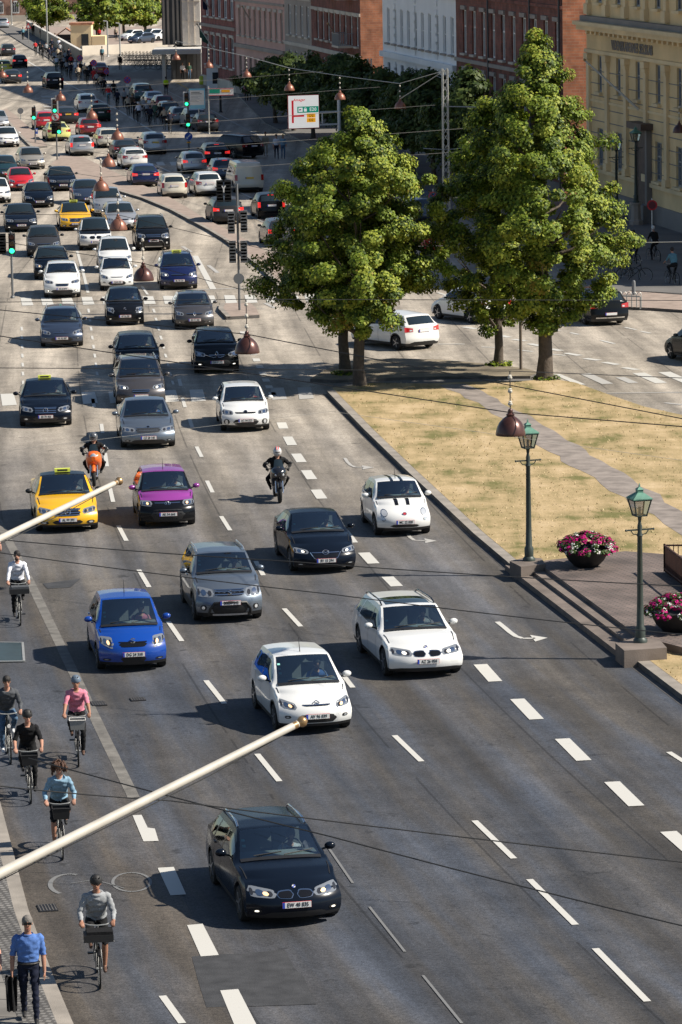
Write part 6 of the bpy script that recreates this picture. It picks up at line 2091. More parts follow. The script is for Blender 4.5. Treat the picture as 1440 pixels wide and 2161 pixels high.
bb, yy = disc(s, -.05, 3.18, .33, [(1, M_SRED), (.78, M_SWH)]); bb.box((-.05, yy - .014, 3.18), (.46, .004, .06), M_SRED, M=Matrix.Rotation(.8, 3, 'Y')); bb.box((-.05, yy - .012, 3.14), (.07, .004, .26), M_SIGB); bb.box((-.10, yy - .012, 3.27), (.20, .004, .07), M_SIGB); bb.build('sign_plate', s)
s = post(75, 304, 2.95, 'signal post with a green light on the wedge shaped island')
head(s, -.05, 2.35)
b = MB(); b.box((.12, -.08, 1.0), (.2, .02, .42), M_SBLUE); b.box((.12, -.094, 1.05), (.12, .01, .16), M_SWH); b.build('sign_plate', s)
s = post(399, 321, 4.6, 'signal post with two green lights above a round blue arrow sign', r=.07)
head(s, -.08, 3.85, border=True); head(s, .0, 2.35)
bb, yy = disc(s, 0, 1.15, .30, [(1, M_SWH), (.94, M_SBLUE)])
T = Matrix.Rotation(math.radians(45), 3, 'Y')
bb.box((.03, yy - .016, 1.18), (.07, .004, .34), M_SWH, M=Matrix.Rotation(math.radians(45), 3, 'Y'))
bb.face([(-.17, yy - .018, .97), (-.17, yy - .018, 1.14), (.0, yy - .018, .97)], M_SWH)
bb.build('sign_plate', s)
b = MB(); b.box((0, -.1, .72), (.3, .02, .1), M_SORG); b.build('marker_plate', s)
SGN = 'road signs on posts'
def signpost(px, py, h, label, r=.035, m_=None): return post(px, py, h, label, 'road_sign', 'road sign', r, m_ or M_GALV, 0, SGN)
for (x, y, h, z, r, l) in [(199, 168, 2.1, 1.75, .33, 'round no stopping sign beside the dark red car'), (170, 158, 2.2, 1.8, .33, 'round sign among the cyclists at the end of the parapet'), (270, 208, 2.2, 1.75, .32, 'round no stopping sign at the corner of the shaded queue'), (916, 505, 2.7, 2.3, .26, 'round no stopping sign left of the lattice mast'), (1377, 520, 2.5, 2.15, .27, 'round dark red sign before the yellow building')]:
    s = signpost(x, y, h, l, m_=M_SWH if x > 1300 else None)
    nostop(s, 0, z, r) if x < 1300 else disc(s, 0, z, r, [(1, M_SRED), (.72, mat('faded sign', (.16, .02, .03), .5))])[0].build('sign_plate', s)
    if x < 900:
        b = MB(); b.box((0, -.08, z - r - .18), (.34, .02, .24), M_SWH); b.build('sub_plate', s)
s = signpost(225, 166, 1.2, 'low round no stopping sign behind the dark red car'); nostop(s, 0, .75, .3)
s = signpost(61, 92, 2.7, 'red warning triangle sign on the bridge ramp')
b = MB(); b.face([(-.42, -.08, 2.0), (.42, -.08, 2.0), (0, -.08, 2.75)], M_SRED); b.face([(-.24, -.09, 2.12), (.24, -.09, 2.12), (0, -.09, 2.52)], M_SWH); b.build('sign_plate', s)
s = signpost(44, 255, 1.0, 'small grey sign seen from behind at the left'); bb, _ = disc(s, 0, .85, .26, [(1, M_SGREY)]); bb.build('sign_plate', s)
# big lane sign with a red diagram
s = signpost(718, 356, 5.1, 'large white lane sign with red diagram and green and orange panels', r=.11)
s.rotation_euler.z = .32
b = MB()
bx = lambda px: (px - 718) / 31.0
cx, cz = -2.55, 3.95
b.box((cx, -.06, cz), (2.22, .06, 2.26), M_SRED); b.box((cx, -.075, cz), (2.14, .06, 2.18), mat('added glow sign white', (.80, .78, .74), .4, emit=.42))  # emission added to lift the shaded plate, no lamp known inside
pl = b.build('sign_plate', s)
b = MB()
F_ = -.112
GLOWR, GLOWG, GLOWO, GLOWW = [mat('added glow sign ' + n_, c_, .4, emit=e_) for n_, c_, e_ in (('red', (.62, .02, .03), .35), ('green', (.01, .30, .19), .35), ('orange', (.9, .40, .02), .4), ('lettering white', (.8, .8, .78), .42))]  # panels and lettering carry the same added glow
b.box((cx - .78, F_, cz + .02), (.14, .006, 1.52), GLOWR); b.box((cx - .38, F_ - .002, cz - .27), (.82, .006, .13), GLOWR)
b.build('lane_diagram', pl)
def txt(parent, s_, size, x, z, y, m_, sx=1.0, bold=.004, name='lettering'):
    vs, fs = textmesh(s_, size, .003, bold, sx, 1.05)
    b = MB(); b.mesh([(x + v.x, y - max(0, v.z), z + v.y) for v in vs], fs, m_)
    return b.build(name, parent)
b = MB(); b.box((cx + .30, F_, cz + .14), (1.5, .006, .42), GLOWG); b.box((cx - .22, F_ - .005, cz + .14), (.29, .006, .28), GLOWW)
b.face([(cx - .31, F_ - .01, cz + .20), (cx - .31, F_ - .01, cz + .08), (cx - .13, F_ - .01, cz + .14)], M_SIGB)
b.box((cx + .12, F_ - .005, cz + .10), (.2, .006, .18), GLOWW); b.tube([(cx + .06, F_ - .005, cz + .18), (cx + .08, F_ - .005, cz + .27), (cx + .16, F_ - .005, cz + .27), (cx + .18, F_ - .005, cz + .18)], .018, GLOWW, 5)
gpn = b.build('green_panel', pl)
txt(gpn, 'E20', .32, cx + .66, cz + .14, F_ - .006, GLOWW)
b = MB(); b.box((cx + .52, F_, cz - .27), (.62, .006, .28), GLOWO); b.box((cx + .52, F_, cz - .58), (.62, .006, .28), GLOWO); op = b.build('orange_panel', pl)
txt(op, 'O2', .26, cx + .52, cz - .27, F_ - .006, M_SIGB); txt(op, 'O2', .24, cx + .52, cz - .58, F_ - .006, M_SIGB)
txt(pl, 'Amager', .25, cx - .30, cz + .80, F_, GLOWR)
b = MB()
for z in (cz - .92 + 1.12 - .28, cz - .92):
    b.bar((cx + 1.1, 0, z), (0, 0, z), .08, .12, M_SWH)
b.bar((cx + 1.35, 0, cz - .92), (cx + 1.35, 0, cz - .08), .07, .08, M_SWH)
b.build('arm', s)
b = MB(); b.tube([(0, 0, 2.2), (0, 0, 5.0)], .115, M_SWH, 10); b.build('post_sleeve', s, smooth=60)
# wide direction sign, information board, round disc on a post
s = signpost(442, 283, 3.75, 'wide white direction sign with green and orange fields', r=.05)
b = MB(); b.box((1.0, -.05, 3.3), (1.95, .05, .56), M_SWH); pl = b.build('sign_plate', s)
b = MB(); b.box((.50, -.082, 3.36), (.82, .008, .32), M_SGRN); b.build('green_panel', pl)
b = MB(); b.box((1.36, -.082, 3.36), (.66, .008, .2), M_SORG); b.build('orange_panel', pl)
b = MB(); b.box((1.0, -.082, 3.04), (1.9, .008, .03), M_SRED); b.box((1.0, -.082, 3.56), (1.9, .008, .03), M_SRED); b.build('edge_lines', pl)
s = signpost(421, 277, 3.4, 'tall information board with blue edges and lines of dark text', r=.05)
b = MB(); b.box((-.12, -.05, 2.6), (1.28, .06, 1.6), mat('board blue', (.22, .52, .66), .5)); b.box((-.12, -.085, 2.68), (1.12, .01, 1.16), M_SWH); pl = b.build('board', s)
b = MB()
for k, (z, w_) in enumerate([(3.1, .7), (2.98, .86), (2.8, .8), (2.7, .55), (2.58, .7), (2.48, .45), (2.36, .6)]):
    b.box((-.17 - (.86 - w_) / 2, -.094, z), (w_, .006, .045 if k < 2 else .02), M_SIGB if k < 2 else M_SGREY)
b.build('text_lines', pl)
s = signpost(466, 237, 1.9, 'grey round disc sign on a thick dark post', r=.10, m_=M_SIGB); bb, _ = disc(s, -.1, 1.75, .33, [(1, mat('pale grey sign', (.28, .31, .31), .5))], y=-.14); bb.build('sign_plate', s)
s = signpost(1100, 786, 2.2, 'bare sign post between the two right trees', r=.06, m_=mat('weathered post', (.14, .11, .085), .8)); bb, _ = disc(s, 0, 2.25, .3, [(1, M_SGREY)]); bb.build('sign_plate', s)
# slim lamp posts far away
for (x, y, h, l) in [(228, 119, 4.2, 'left slim lamp post at the stone wall'), (254, 118, 3.9, 'right slim lamp post at the stone wall'), (25, 52, 5, 'grey post at the top left on the bridge ramp'), (58, 66, 5, 'grey post behind the warning triangle'), (101, 112, 6.5, 'grey mast at the foot of the bridge ramp')]:
    s = post(x, y, h, l, 'lamp_post', 'lamp post', .09, M_GALV, 0, 'slim posts in the distance')
    b = MB(); b.bar((0, 0, h), (-.45, 0, h + .05), .10, .10, M_SWH); b.build('lamp_head', s)

# ------------------------------------------------------------------ green lanterns
def lantern(loc, label, scale=1.0, stone=0.0, rz=.3, group='green lanterns'):
    r = thing('street_lantern', loc, label, 'street lamp', rz, group)
    z0 = stone
    b = MB()
    b.lathe([(.17, z0), (.17, z0 + .06), (.12, z0 + .12), (.125, z0 + .34), (.09, z0 + .40), (.075, z0 + 1.0), (.058, z0 + 2.55), (.075, z0 + 2.58), (.05, z0 + 2.66), (.06, z0 + 2.80), (.035, z0 + 2.9), (.05, z0 + 3.02), (.07, z0 + 3.05)], (0, 0, 0), M_LPOST, 14)
    b.build('post', r, smooth=40)
    b = MB()
    b.bar((-.34, 0, z0 + 2.72), (.34, 0, z0 + 2.72), .03, .035, M_LPOST)
    for s in (-1, 1):
        b.tube([(s * .06, 0, z0 + 2.60), (s * .16, 0, z0 + 2.62), (s * .22, 0, z0 + 2.70)], .014, M_LPOST, 5)
        b.ball((s * .35, 0, z0 + 2.72), .03, M_LPOST, 8, 6)
    b.build('crossbar', r, smooth=40)
    zb, zt_ = z0 + 3.07, z0 + 3.45
    wb_, wt = .13, .215
    b = MB()
    for sx in (-1, 1):
        for sy in (-1, 1):
            b.bar((sx * wb_, sy * wb_, zb), (sx * wt, sy * wt, zt_), .028, .028, M_LPOST)
    for z, w in ((zb, wb_), (zt_, wt)):
        for sx in (-1, 1):
            b.bar((sx * w, -w - .014, z), (sx * w, w + .014, z), .034, .034, M_LPOST); b.bar((-w, sx * w, z), (w, sx * w, z), .03, .03, M_LPOST)
    fr = b.build('lantern_frame', r)
    b = MB()
    for (ax, ay, cx_, cy) in ((-1, -1, 1, -1), (1, -1, 1, 1), (1, 1, -1, 1), (-1, 1, -1, -1)):
        b.face([(ax * wb_, ay * wb_, zb), (cx_ * wb_, cy * wb_, zb), (cx_ * wt, cy * wt, zt_), (ax * wt, ay * wt, zt_)], M_LGLASS)
    b.build('lantern_glass', r)
    b = MB(); b.tube([(0, 0, zb), (0, 0, zb + .2)], .035, M_PORC, 8); b.build('bulb', r)
    b = MB()
    m4 = Matrix.Rotation(math.pi / 4, 3, 'Z')
    b.lathe([(.345, zt_ + .015), (.345, zt_ + .04), (.13, zt_ + .16), (.10, zt_ + .17), (.10, zt_ + .23), (.125, zt_ + .24), (.05, zt_ + .29), (.025, zt_ + .30), (.02, zt_ + .36), (0, zt_ + .40)], (0, 0, 0), M_VERD, 4, M=m4)
    b.build('lantern_roof', r)
    if stone:
        b = MB(); b.lathe([(.36, 0), (.36, .3), (.28, .36), (.24, stone - .1), (.32, stone - .08), (.32, stone)], (0, 0, 0), M_TAUP, 8); b.build('pedestal', r)
    r.scale = (scale,) * 3
    return r
def plinth(pts, z, label):
    b = MB(); b.poly([G(x, y, z) for x, y in pts], 0, z, M_STEP)
    tag(b.build('stone_plinth'), label, 'plinth', 'stone plinths under the lanterns')
plinth([(1076, 1184), (1100, 1196), (1152, 1190), (1143, 1178), (1110, 1176)], .42, 'stone plinth under the lantern behind the nearest copper lamp')
plinth([(1299, 1357), (1318, 1373), (1408, 1367), (1392, 1349), (1340, 1346)], .42, 'stone plinth under the lantern between the flower bowls')
lantern(G(1117, 1183, .42), 'green lantern on a slim post behind the nearest copper lamp', 1.0)
lantern(G(1352, 1355, .42), 'green lantern on a slim post between the two flower bowls', 1.0)
lantern(G(1302, 462), 'far green lantern left of the brown door of the yellow building', 1.15, stone=.3)
lantern(G(1343, 478), 'far green lantern on a tall stone pedestal before the brown door', 1.1, stone=1.2)

# ------------------------------------------------------------------ flower bowls
M_BOWL = mat('black bowl', (.012, .011, .012), .6)
M_PETM = leafmat('magenta petal', (.55, .012, .20), .25)
M_PETD = leafmat('dark magenta petal', (.36, .008, .12), .25)
M_PETW = leafmat('white petal', (.75, .72, .72), .25)
M_PETL = leafmat('petunia leaf', (.05, .09, .025), .25)
def flowerbowl(px, py, label, seed):
    r = thing('flower_bowl', G(px, py, .30), label, 'planter', 0, 'flower bowls on the brick plaza')
    b = MB()
    b.lathe([(.26, 0), (.30, .02), (.48, .20), (.60, .42), (.64, .52), (.60, .52), (.5, .44)], (0, 0, 0), M_BOWL, 28)
    b.build('bowl', r, smooth=50)
    g = random.Random(seed)
    cl = []
    for i in range(120):
        a, q = g.random() * 6.283, g.random() ** .5
        rr2 = .82 * q
        z = .56 + .34 * (1 - q ** 2) + (g.random() - .5) * .06 - (.06 if q > .9 else 0)
        cl.append(((rr2 * math.cos(a), rr2 * math.sin(a), z), .10, (math.cos(a) * q, math.sin(a) * q, .8)))
    leaves('foliage', cl, 22, .07, [M_PETL], [1], seed, r)
    leaves('magenta_flowers', cl[:72], 26, .075, [M_PETM, M_PETD], [.65, .35], seed + 1, r)
    leaves('white_flowers', cl[66:100], 16, .06, [M_PETW], [1], seed + 2, r)
    return r
flowerbowl(1238, 1197, 'flower bowl of magenta and white petunias standing at the lawn edge', 3)
flowerbowl(1427, 1334, 'flower bowl of magenta petunias beside the second lantern at the right edge', 7)
# railing at the right edge
r = thing('iron_railing', G(1403, 1206, .37), 'rusty brown railing at the right edge of the brick plaza', 'railing')
M_RUST = mat('rusty paint', (.075, .035, .025), .7, var=.3)
p0 = Vector((0, 0, 0)); p1 = G(1475, 1262, .37) - G(1403, 1206, .37); p2 = G(1500, 1206, .37) - G(1403, 1206, .37)
for q in (p1, p2):
    b = MB()
    for z in (.08, .70): b.bar(p0 + Vector((0, 0, z)), q + Vector((0, 0, z)), .04, .04, M_RUST)
    n = int(q.length / .11)
    for i in range(n + 1):
        a = p0.lerp(q, i / n); w_ = .05 if i in (0, n) else .022
        b.bar(a, a + Vector((0, 0, .74 if i in (0, n) else .70)), w_, w_, M_RUST)
    b.build('panel', r)
b = MB(); b.poly([p0 + Vector((.1, .1, 0)), p1 + Vector((.15, .25, 0)), p2 + Vector((0, -.1, 0))], .01, .35, M_RUST); b.build('hatch_cover', r)
# cycle rack
r = thing('cycle_rack', G(1290, 650, .13), 'long low steel cycle rack on the sunlit strip', 'bicycle rack')
e = G(1352, 652, .13) - G(1290, 650, .13)
b = MB()
b.bar((0, 0, .55), e + Vector((0, 0, .55)), .06, .06, M_GALV)
for t in (0, 1): b.bar(e * t, e * t + Vector((0, 0, .55)), .06, .06, M_GALV)
b.build('rail', r)
for i in range(6):
    c_ = e * ((i + .5) / 6) + Vector((0, .6, 0))
    b = MB(); b.tube([c_, c_ + Vector((0, 0, .55)), c_ + Vector((.06, 0, .66)), c_ + Vector((.16, 0, .66)), c_ + Vector((.2, 0, .55)), c_ + Vector((.2, 0, 0))], .02, M_GALV, 6); b.build('hoop', r, smooth=60)
for i, (x, y) in enumerate([(1276, 640), (1338, 628)]):
    b = MB(); b.lathe([(.09, 0), (.09, .7), (.06, .78), (0, .8)], (0, 0, 0), M_STEELG, 12); o = b.build('bollard', smooth=50); o.location = G(x, y); tag(o, ['bollard left of the cycle rack', 'bollard behind the cycle rack'][i], 'bollard', 'bollards')
# barrel shaped yellow bin far away
b = MB(); b.lathe([(.25, 0), (.30, .1), (.30, .75), (.2, .85), (0, .86)], (0, 0, 0), mat('lime paint', (.45, .50, .04), .5), 12); o = b.build('litter_bin', smooth=50); o.location = G(427, 178); tag(o, 'yellow green bin left of the white corner kiosk', 'bin')
# steel cover plate in the cycle lane at the left edge
b = MB()
pp = gp([(-60, 1400), (51, 1398), (48, 1359), (-60, 1358)])
b.poly(pp, .004, .03, mat('cover plate', (.055, .08, .085), .45, .3, var=.2))
s = b.build('cover_plate')
tag(s, 'blue grey steel cover plate set in the cycle lane at the left edge', 'cover plate')
b = MB()
for a, c in zip(pp, pp[1:] + pp[:1]): b.bar((a.x, a.y, .034), (c.x, c.y, .034), .06, .02, M_GALV)
b.build('frame', s)
# ------------------------------------------------------------------ people
CL = {}
def cloth(name, c, var=.18):
    if name not in CL: CL[name] = mat('cloth ' + name, c, .9, var=var, vscale=14, spec=.2, bump=.25, bscale=22)
    return CL[name]
M_SKIN = mat('skin', (.42, .22, .15), .55, var=.08, vscale=8)
M_SKIN2 = mat('tanned skin', (.33, .16, .10), .55, var=.08, vscale=8)
M_HAIRD = mat('dark hair', (.014, .010, .008), .6, bump=.5, bscale=60)
M_HAIRB = mat('auburn hair', (.065, .026, .012), .6, var=.4, vscale=14, bump=.8, bscale=40)
M_HAIRG = mat('grey hair', (.16, .145, .13), .7, bump=.5, bscale=60)
M_SHOE = mat('dark shoe', (.015, .014, .014), .6)
M_SHOEW = mat('white shoe', (.6, .6, .6), .6)
M_SHOEB = mat('brown shoe', (.08, .04, .025), .6)
M_LENS = mat('dark lens', (.01, .01, .01), .15)
BLK_, WHT_, NVY_, JEAN, GRYC, PINKC, BLUC, DENC = cloth('black', (.012, .012, .013)), cloth('white', (.62, .63, .68)), cloth('navy', (.012, .015, .03)), cloth('jeans', (.07, .12, .19)), cloth('grey', (.28, .29, .30)), cloth('pink', (.58, .20, .27)), cloth('blue', (.085, .17, .42)), cloth('denim', (.20, .32, .42))
GRYD, GREENC, REDC, ORGC, VEST, BEIGEC, BRNC, TEALC = cloth('dark grey', (.075, .08, .088)), cloth('green', (.05, .10, .07)), cloth('red', (.50, .03, .03)), cloth('orange', (.55, .2, .04)), cloth('vest', (.50, .70, .02)), cloth('beige', (.40, .33, .24)), cloth('brown', (.07, .045, .03)), cloth('teal', (.10, .22, .27))

def V3(*a): return Vector(a)
def arm_ik(a, c, l1, l2, pole):
    d = c - a
    L = min(d.length, (l1 + l2) * .995)
    u = d.normalized()
    x = (l1 * l1 - l2 * l2 + L * L) / (2 * L)
    h = math.sqrt(max(0, l1 * l1 - x * x))
    p = (pole - u * pole.dot(u)).normalized()
    return a + u * x + p * h

def figure(J, M, voxel=.014, grip=True):
    """one continuous body: tapered limbs, torso, head and hands merged by remeshing; M gives the cloth of each segment"""
    b = MB()
    K = M_SKIN
    segs = []
    def limb(pts, rs, key):
        b.tube(pts, rs, K, 12)
        for p, r in zip(pts, rs): b.ball(p, r, K, 10, 6)
        for (p, q) in zip(pts, pts[1:]): segs.append((p, q, key))
    pel, chest, neck, head = J['pelvis'], J['chest'], J['neck'], J['head']
    w = J.get('w', 1.0)
    up = (chest - pel).normalized()
    side = J['sh'][1] - J['sh'][0]; side.normalize()
    fw = side.cross(up); fw.normalize()
    # torso as stacked ellipses
    def ell(c, a, d, n=18):
        return [c + side * a * math.cos(t) + fw * d * math.sin(t) for t in np.linspace(0, 2 * math.pi, n, endpoint=False)]
    rings = []
    T = lambda f: pel.lerp(chest, f)
    for f, a, d in ((-.22, .10, .09), (-.12, .155, .115), (.05, .17, .125), (.3, .155 * w, .11 * w), (.55, .165 * w, .115 * w), (.85, .185 * w, .125 * w), (1.08, .18 * w, .11 * w), (1.22, .12, .085)):
        rings.append(ell(T(f), a, d))
    rings.append(ell(chest.lerp(neck, .75), .065, .06)); rings.append(ell(neck, .056, .056))
    vs = [p for r in rings for p in r]
    fs = [tuple(range(18))[::-1], tuple(range(len(vs) - 18, len(vs)))]
    for i in range(len(rings) - 1):
        for j in range(18):
            fs.append((i * 18 + j, i * 18 + (j + 1) % 18, (i + 1) * 18 + (j + 1) % 18, (i + 1) * 18 + j))
    b.mesh(vs, fs, K)
    segs.append((T(-.1), T(.12), 'hips')); segs.append((T(.2), T(1.0), 'torso'))
    limb([neck - (head - neck) * .3, neck.lerp(head, .55)], [.058, .052], 'head')
    # head: skull, jaw, nose, ears
    hf_ = J.get('look', V3(0, -1, 0)).normalized()
    hs = hf_.cross(V3(0, 0, 1)).normalized()
    hu = hs.cross(hf_)
    for c, r in ((head + hu * .03, (.078, .078, .09)), (head - hu * .05 + hf_ * .02, (.058, .058, .075)), (head + hf_ * .085 - hu * .01, (.016, .016, .024)), (head + hs * .078 - hu * .005, (.012, .02, .03)), (head - hs * .078 - hu * .005, (.012, .02, .03)), (head - hu * .092 + hf_ * .055, (.028, .022, .022))):
        b.ball(c, r, K, 14, 10)
    segs.append((head - hu * .08, head + hu * .08, 'head'))
    for s in (0, 1):
        sg = -1 if s == 0 else 1
        sh, el, wr = J['sh'][s], J['el'][s], J['wr'][s]
        limb([chest + (sh - chest) * .55, sh], [.07, .062], 'torso')
        limb([sh, sh.lerp(el, .5), el], [.058, .05 * w, .043], 'uarm')
        limb([el, el.lerp(wr, .35), wr], [.042, .041, .028], 'farm')
        # hand: palm, four fingers of different length, thumb
        hd = (J['hd'][s] if 'hd' in J else (wr - el)).normalized()
        pn = J['pn'][s] if 'pn' in J else V3(-sg, 0, 0)
        pn = (pn - hd * pn.dot(hd)).normalized()
        ac = hd.cross(pn)
        pc = wr + hd * .05
        for q in (-.026, -.009, .009, .026):
            limb([wr + hd * .01 + ac * q * .6, wr + hd * .085 + ac * q], [.016, .014], 'hand')
        for q, ln in ((-.030, .062), (-.010, .075), (.010, .07), (.029, .055)):
            k0 = wr + hd * .088 + ac * q
            cv = (.9 if grip else .35)
            k1 = k0 + (hd * math.cos(cv * .6) + pn * math.sin(cv * .6)) * ln * .5
            k2 = k1 + (hd * math.cos(cv * 1.6) + pn * math.sin(cv * 1.6)) * ln * .5
            limb([k0, k1, k2], [.0105, .0098, .0088], 'hand')
        tb = wr + hd * .035 + ac * -.034
        limb([tb, tb + hd * .03 - ac * .022 + pn * .015, tb + hd * .058 - ac * .012 + pn * .03], [.014, .012, .010], 'hand')
        hp, kn, an, toe = J['hip'][s], J['kn'][s], J['an'][s], J['toe'][s]
        limb([hp, hp.lerp(kn, .5), kn], [.088, .074, .055], 'thigh')
        limb([kn, kn.lerp(an, .35), an], [.054, .056, .037], 'calf')
        limb([an + V3(0, .04, -.035), an + V3(0, 0, -.03), toe], [.038, .040, .033], 'foot')
    o = b.build('person')
    md = o.modifiers.new('r', 'REMESH'); md.mode = 'VOXEL'; md.voxel_size = voxel; md.use_smooth_shade = True
    m2 = o.modifiers.new('s', 'SMOOTH'); m2.factor = .5; m2.iterations = 3
    dg = bpy.context.evaluated_depsgraph_get()
    me = bpy.data.meshes.new_from_object(o.evaluated_get(dg))
    bpy.data.objects.remove(o)
    n = len(me.polygons)
    cen = np.empty(n * 3); me.polygons.foreach_get('center', cen); cen = cen.reshape(-1, 3)
    best = np.full(n, 1e9); idx = np.zeros(n, int)
    for i, (p, q, k) in enumerate(segs):
        p_, q_ = np.array(p), np.array(q)
        d = q_ - p_
        t = np.clip(((cen - p_) @ d) / max(1e-9, d @ d), 0, 1)
        ds = np.linalg.norm(cen - p_ - t[:, None] * d, axis=1)
        if k in ('torso', 'hips'): ds = ds - .085
        if k == 'head': ds = ds - .05
        u = ds < best
        best[u] = ds[u]; idx[u] = i
    keys = [s_[2] for s_ in segs]
    mats = []
    def mid(m_):
        if m_ not in mats: mats.append(m_)
        return mats.index(m_)
    half_t = M.get('short_calf')
    km = np.array([mid(M.get(k, M_SKIN)) for k in keys])[idx]
    kk = np.array(keys)[idx]
    if 'sleeve' in M:      # sleeve ends part way down the upper arm
        pass
    me.materials.clear()
    for m_ in mats: me.materials.append(m_)
    me.polygons.foreach_set('material_index', km.astype(np.int32))
    if voxel < .02:      # folds in the cloth
        nv = len(me.vertices)
        co = np.empty(nv * 3); me.vertices.foreach_get('co', co); co = co.reshape(-1, 3)
        no = np.empty(nv * 3); me.vertex_normals.foreach_get('vector', no); no = no.reshape(-1, 3)
        wt = np.zeros(nv)
        lv = np.empty(len(me.loops), int); me.loops.foreach_get('vertex_index', lv)
        lt = np.empty(n, int); me.polygons.foreach_get('loop_total', lt)
        isc = ~np.isin(kk, ['head', 'hand', 'foot']) & ~np.isin(km, [mats.index(q) for q in mats if q in (M_SKIN, M_SKIN2)])
        wt[lv[np.repeat(isc, lt)]] = 1
        x, y, z = co.T
        f = np.sin(34 * z + 19 * x + 2.5 * np.sin(11 * y + 7 * z)) * np.sin(17 * x - 23 * y + 3 * np.sin(13 * z)) + .7 * np.sin(58 * z - 31 * x + 2 * np.sin(17 * x))
        co = co + no * (wt * (.006 + .0065 * f))[:, None]
        me.vertices.foreach_set('co', co.ravel())
    me.shade_smooth()
    me.update()
    return me

def cyc_pose(lean=.12, up=0, look=None, bars=.27, hz=1.09, w=1.0):
    pel = V3(0, .24, 1.02)
    chest = V3(0, .24 - .10 - lean, 1.44)
    neck = chest + V3(0, -.035, .105)
    head = neck + V3(0, -.045, .155)
    sh = [chest + V3(-.168 * w, -.005, .025), chest + V3(.168 * w, -.005, .025)]
    wr = [V3(-bars, -.33, hz + .02), V3(bars, -.33, hz + .02)]
    el = [arm_ik(sh[i], wr[i], .30, .27, V3((-1, 1)[i] * .42, .6, -.75)) for i in (0, 1)]
    hip = [V3(-.095, .20, 1.0), V3(.095, .20, 1.0)]
    pz, py_ = (.17, .02)
    an = [V3(-.115, .10, .30 + .34), V3(.115, .06, .22)]
    if up: an = [V3(-.115, .06, .22), V3(.115, .10, .64)]
    kn = [arm_ik(hip[i], an[i], .44, .43, V3((-.12, .12)[i], -1, .15)) for i in (0, 1)]
    toe = [a + V3(0, -.15, -.055) for a in an]
    return dict(pelvis=pel, chest=chest, neck=neck, head=head, sh=sh, el=el, wr=wr, hip=hip, kn=kn, an=an, toe=toe, look=look or V3(0, -1, -.12), w=w,
                hd=[V3(.15, -.9, -.35), V3(-.15, -.9, -.35)], pn=[V3(0, -.3, -1), V3(0, -.3, -1)])
def walk_pose(st=.22, w=1.0, look=None):
    pel = V3(0, 0, .96); chest = V3(0, -.02, 1.36); neck = V3(0, -.03, 1.50); head = V3(0, -.055, 1.645)
    sh = [V3(-.172 * w, -.01, 1.395), V3(.172 * w, -.01, 1.395)]
    wr = [V3(-.245, -.02, .845), V3(.255, -.10, .85)]
    el = [arm_ik(sh[i], wr[i], .30, .27, V3((-1, 1)[i] * .25, .9, 0)) for i in (0, 1)]
    hip = [V3(-.095, 0, .93), V3(.095, 0, .93)]
    an = [V3(-.09, st, .12), V3(.10, -st, .09)]
    kn = [arm_ik(hip[i], an[i], .44, .42, V3(0, -1, .1)) for i in (0, 1)]
    return dict(pelvis=pel, chest=chest, neck=neck, head=head, sh=sh, el=el, wr=wr, hip=hip, kn=kn, an=an, toe=[a + V3(0, -.16, -.05) for a in an], look=look or V3(0, -1, -.05), w=w)

def headgear(o, J, kind, m_):
    h = J['head']; f = J['look'].normalized(); s = f.cross(V3(0, 0, 1)).normalized(); u = s.cross(f)
    M3 = Matrix((s, -f, u)).transposed()
    b = MB()
    if kind == 'helmet':
        b.lathe([(.102, .0), (.108, .03), (.10, .075), (.075, .115), (.04, .138), (0, .145)], h + u * .025 - f * .008, m_, 18, M=M3)
        b.lathe([(.102, .0), (.05, .02), (0, .03)], h + u * .025 - f * .008, m_, 18, M=M3)
        for q in (-.055, 0, .055):
            b.box(h + u * .135 + s * q - f * .0, (.016, .14, .02), M_SHOE, M=M3)
        nm = 'helmet'
    elif kind == 'full':
        b.ball(h + u * .01, (.135, .145, .15), m_, 18, 12)
        nm = 'helmet'
    elif kind == 'wild':
        g = random.Random(4)
        b.ball(h - f * .03 + u * .03, (.10, .095, .11), m_, 14, 10)
        for i in range(260):
            a = g.random() * 6.283; e = g.random() * 1.7 - .6
            d = s * math.cos(a) * math.cos(e) - f * (math.sin(a) * math.cos(e)) + u * math.sin(e)
            if d.dot(f) > .35 and e < .55: continue
            r = .10 + .055 * g.random()
            p = h + u * .02 + d * r
            b.ball(p - u * .03 * g.random(), (.013 + .014 * g.random(), .013 + .012 * g.random(), .03 + .02 * g.random()), m_, 6, 4)
        nm = 'hair'
    else:
        k = {'short': 1.0, 'bob': 1.06}.get(kind, 1.0)
        b.lathe([(.082, -.03), (.089, .02), (.085, .06), (.066, .095), (.035, .115), (0, .121)], h + u * .018 - f * .014, m_, 18, M=M3)
        if kind == 'bob':
            b.ball(h - f * .04 - u * .03, (.095, .085, .12), m_, 14, 10)
        else:
            b.ball(h - f * .035 + u * .01, (.078, .07, .085), m_, 14, 10)
        nm = 'hair'
    b.build(nm, o, smooth=60)
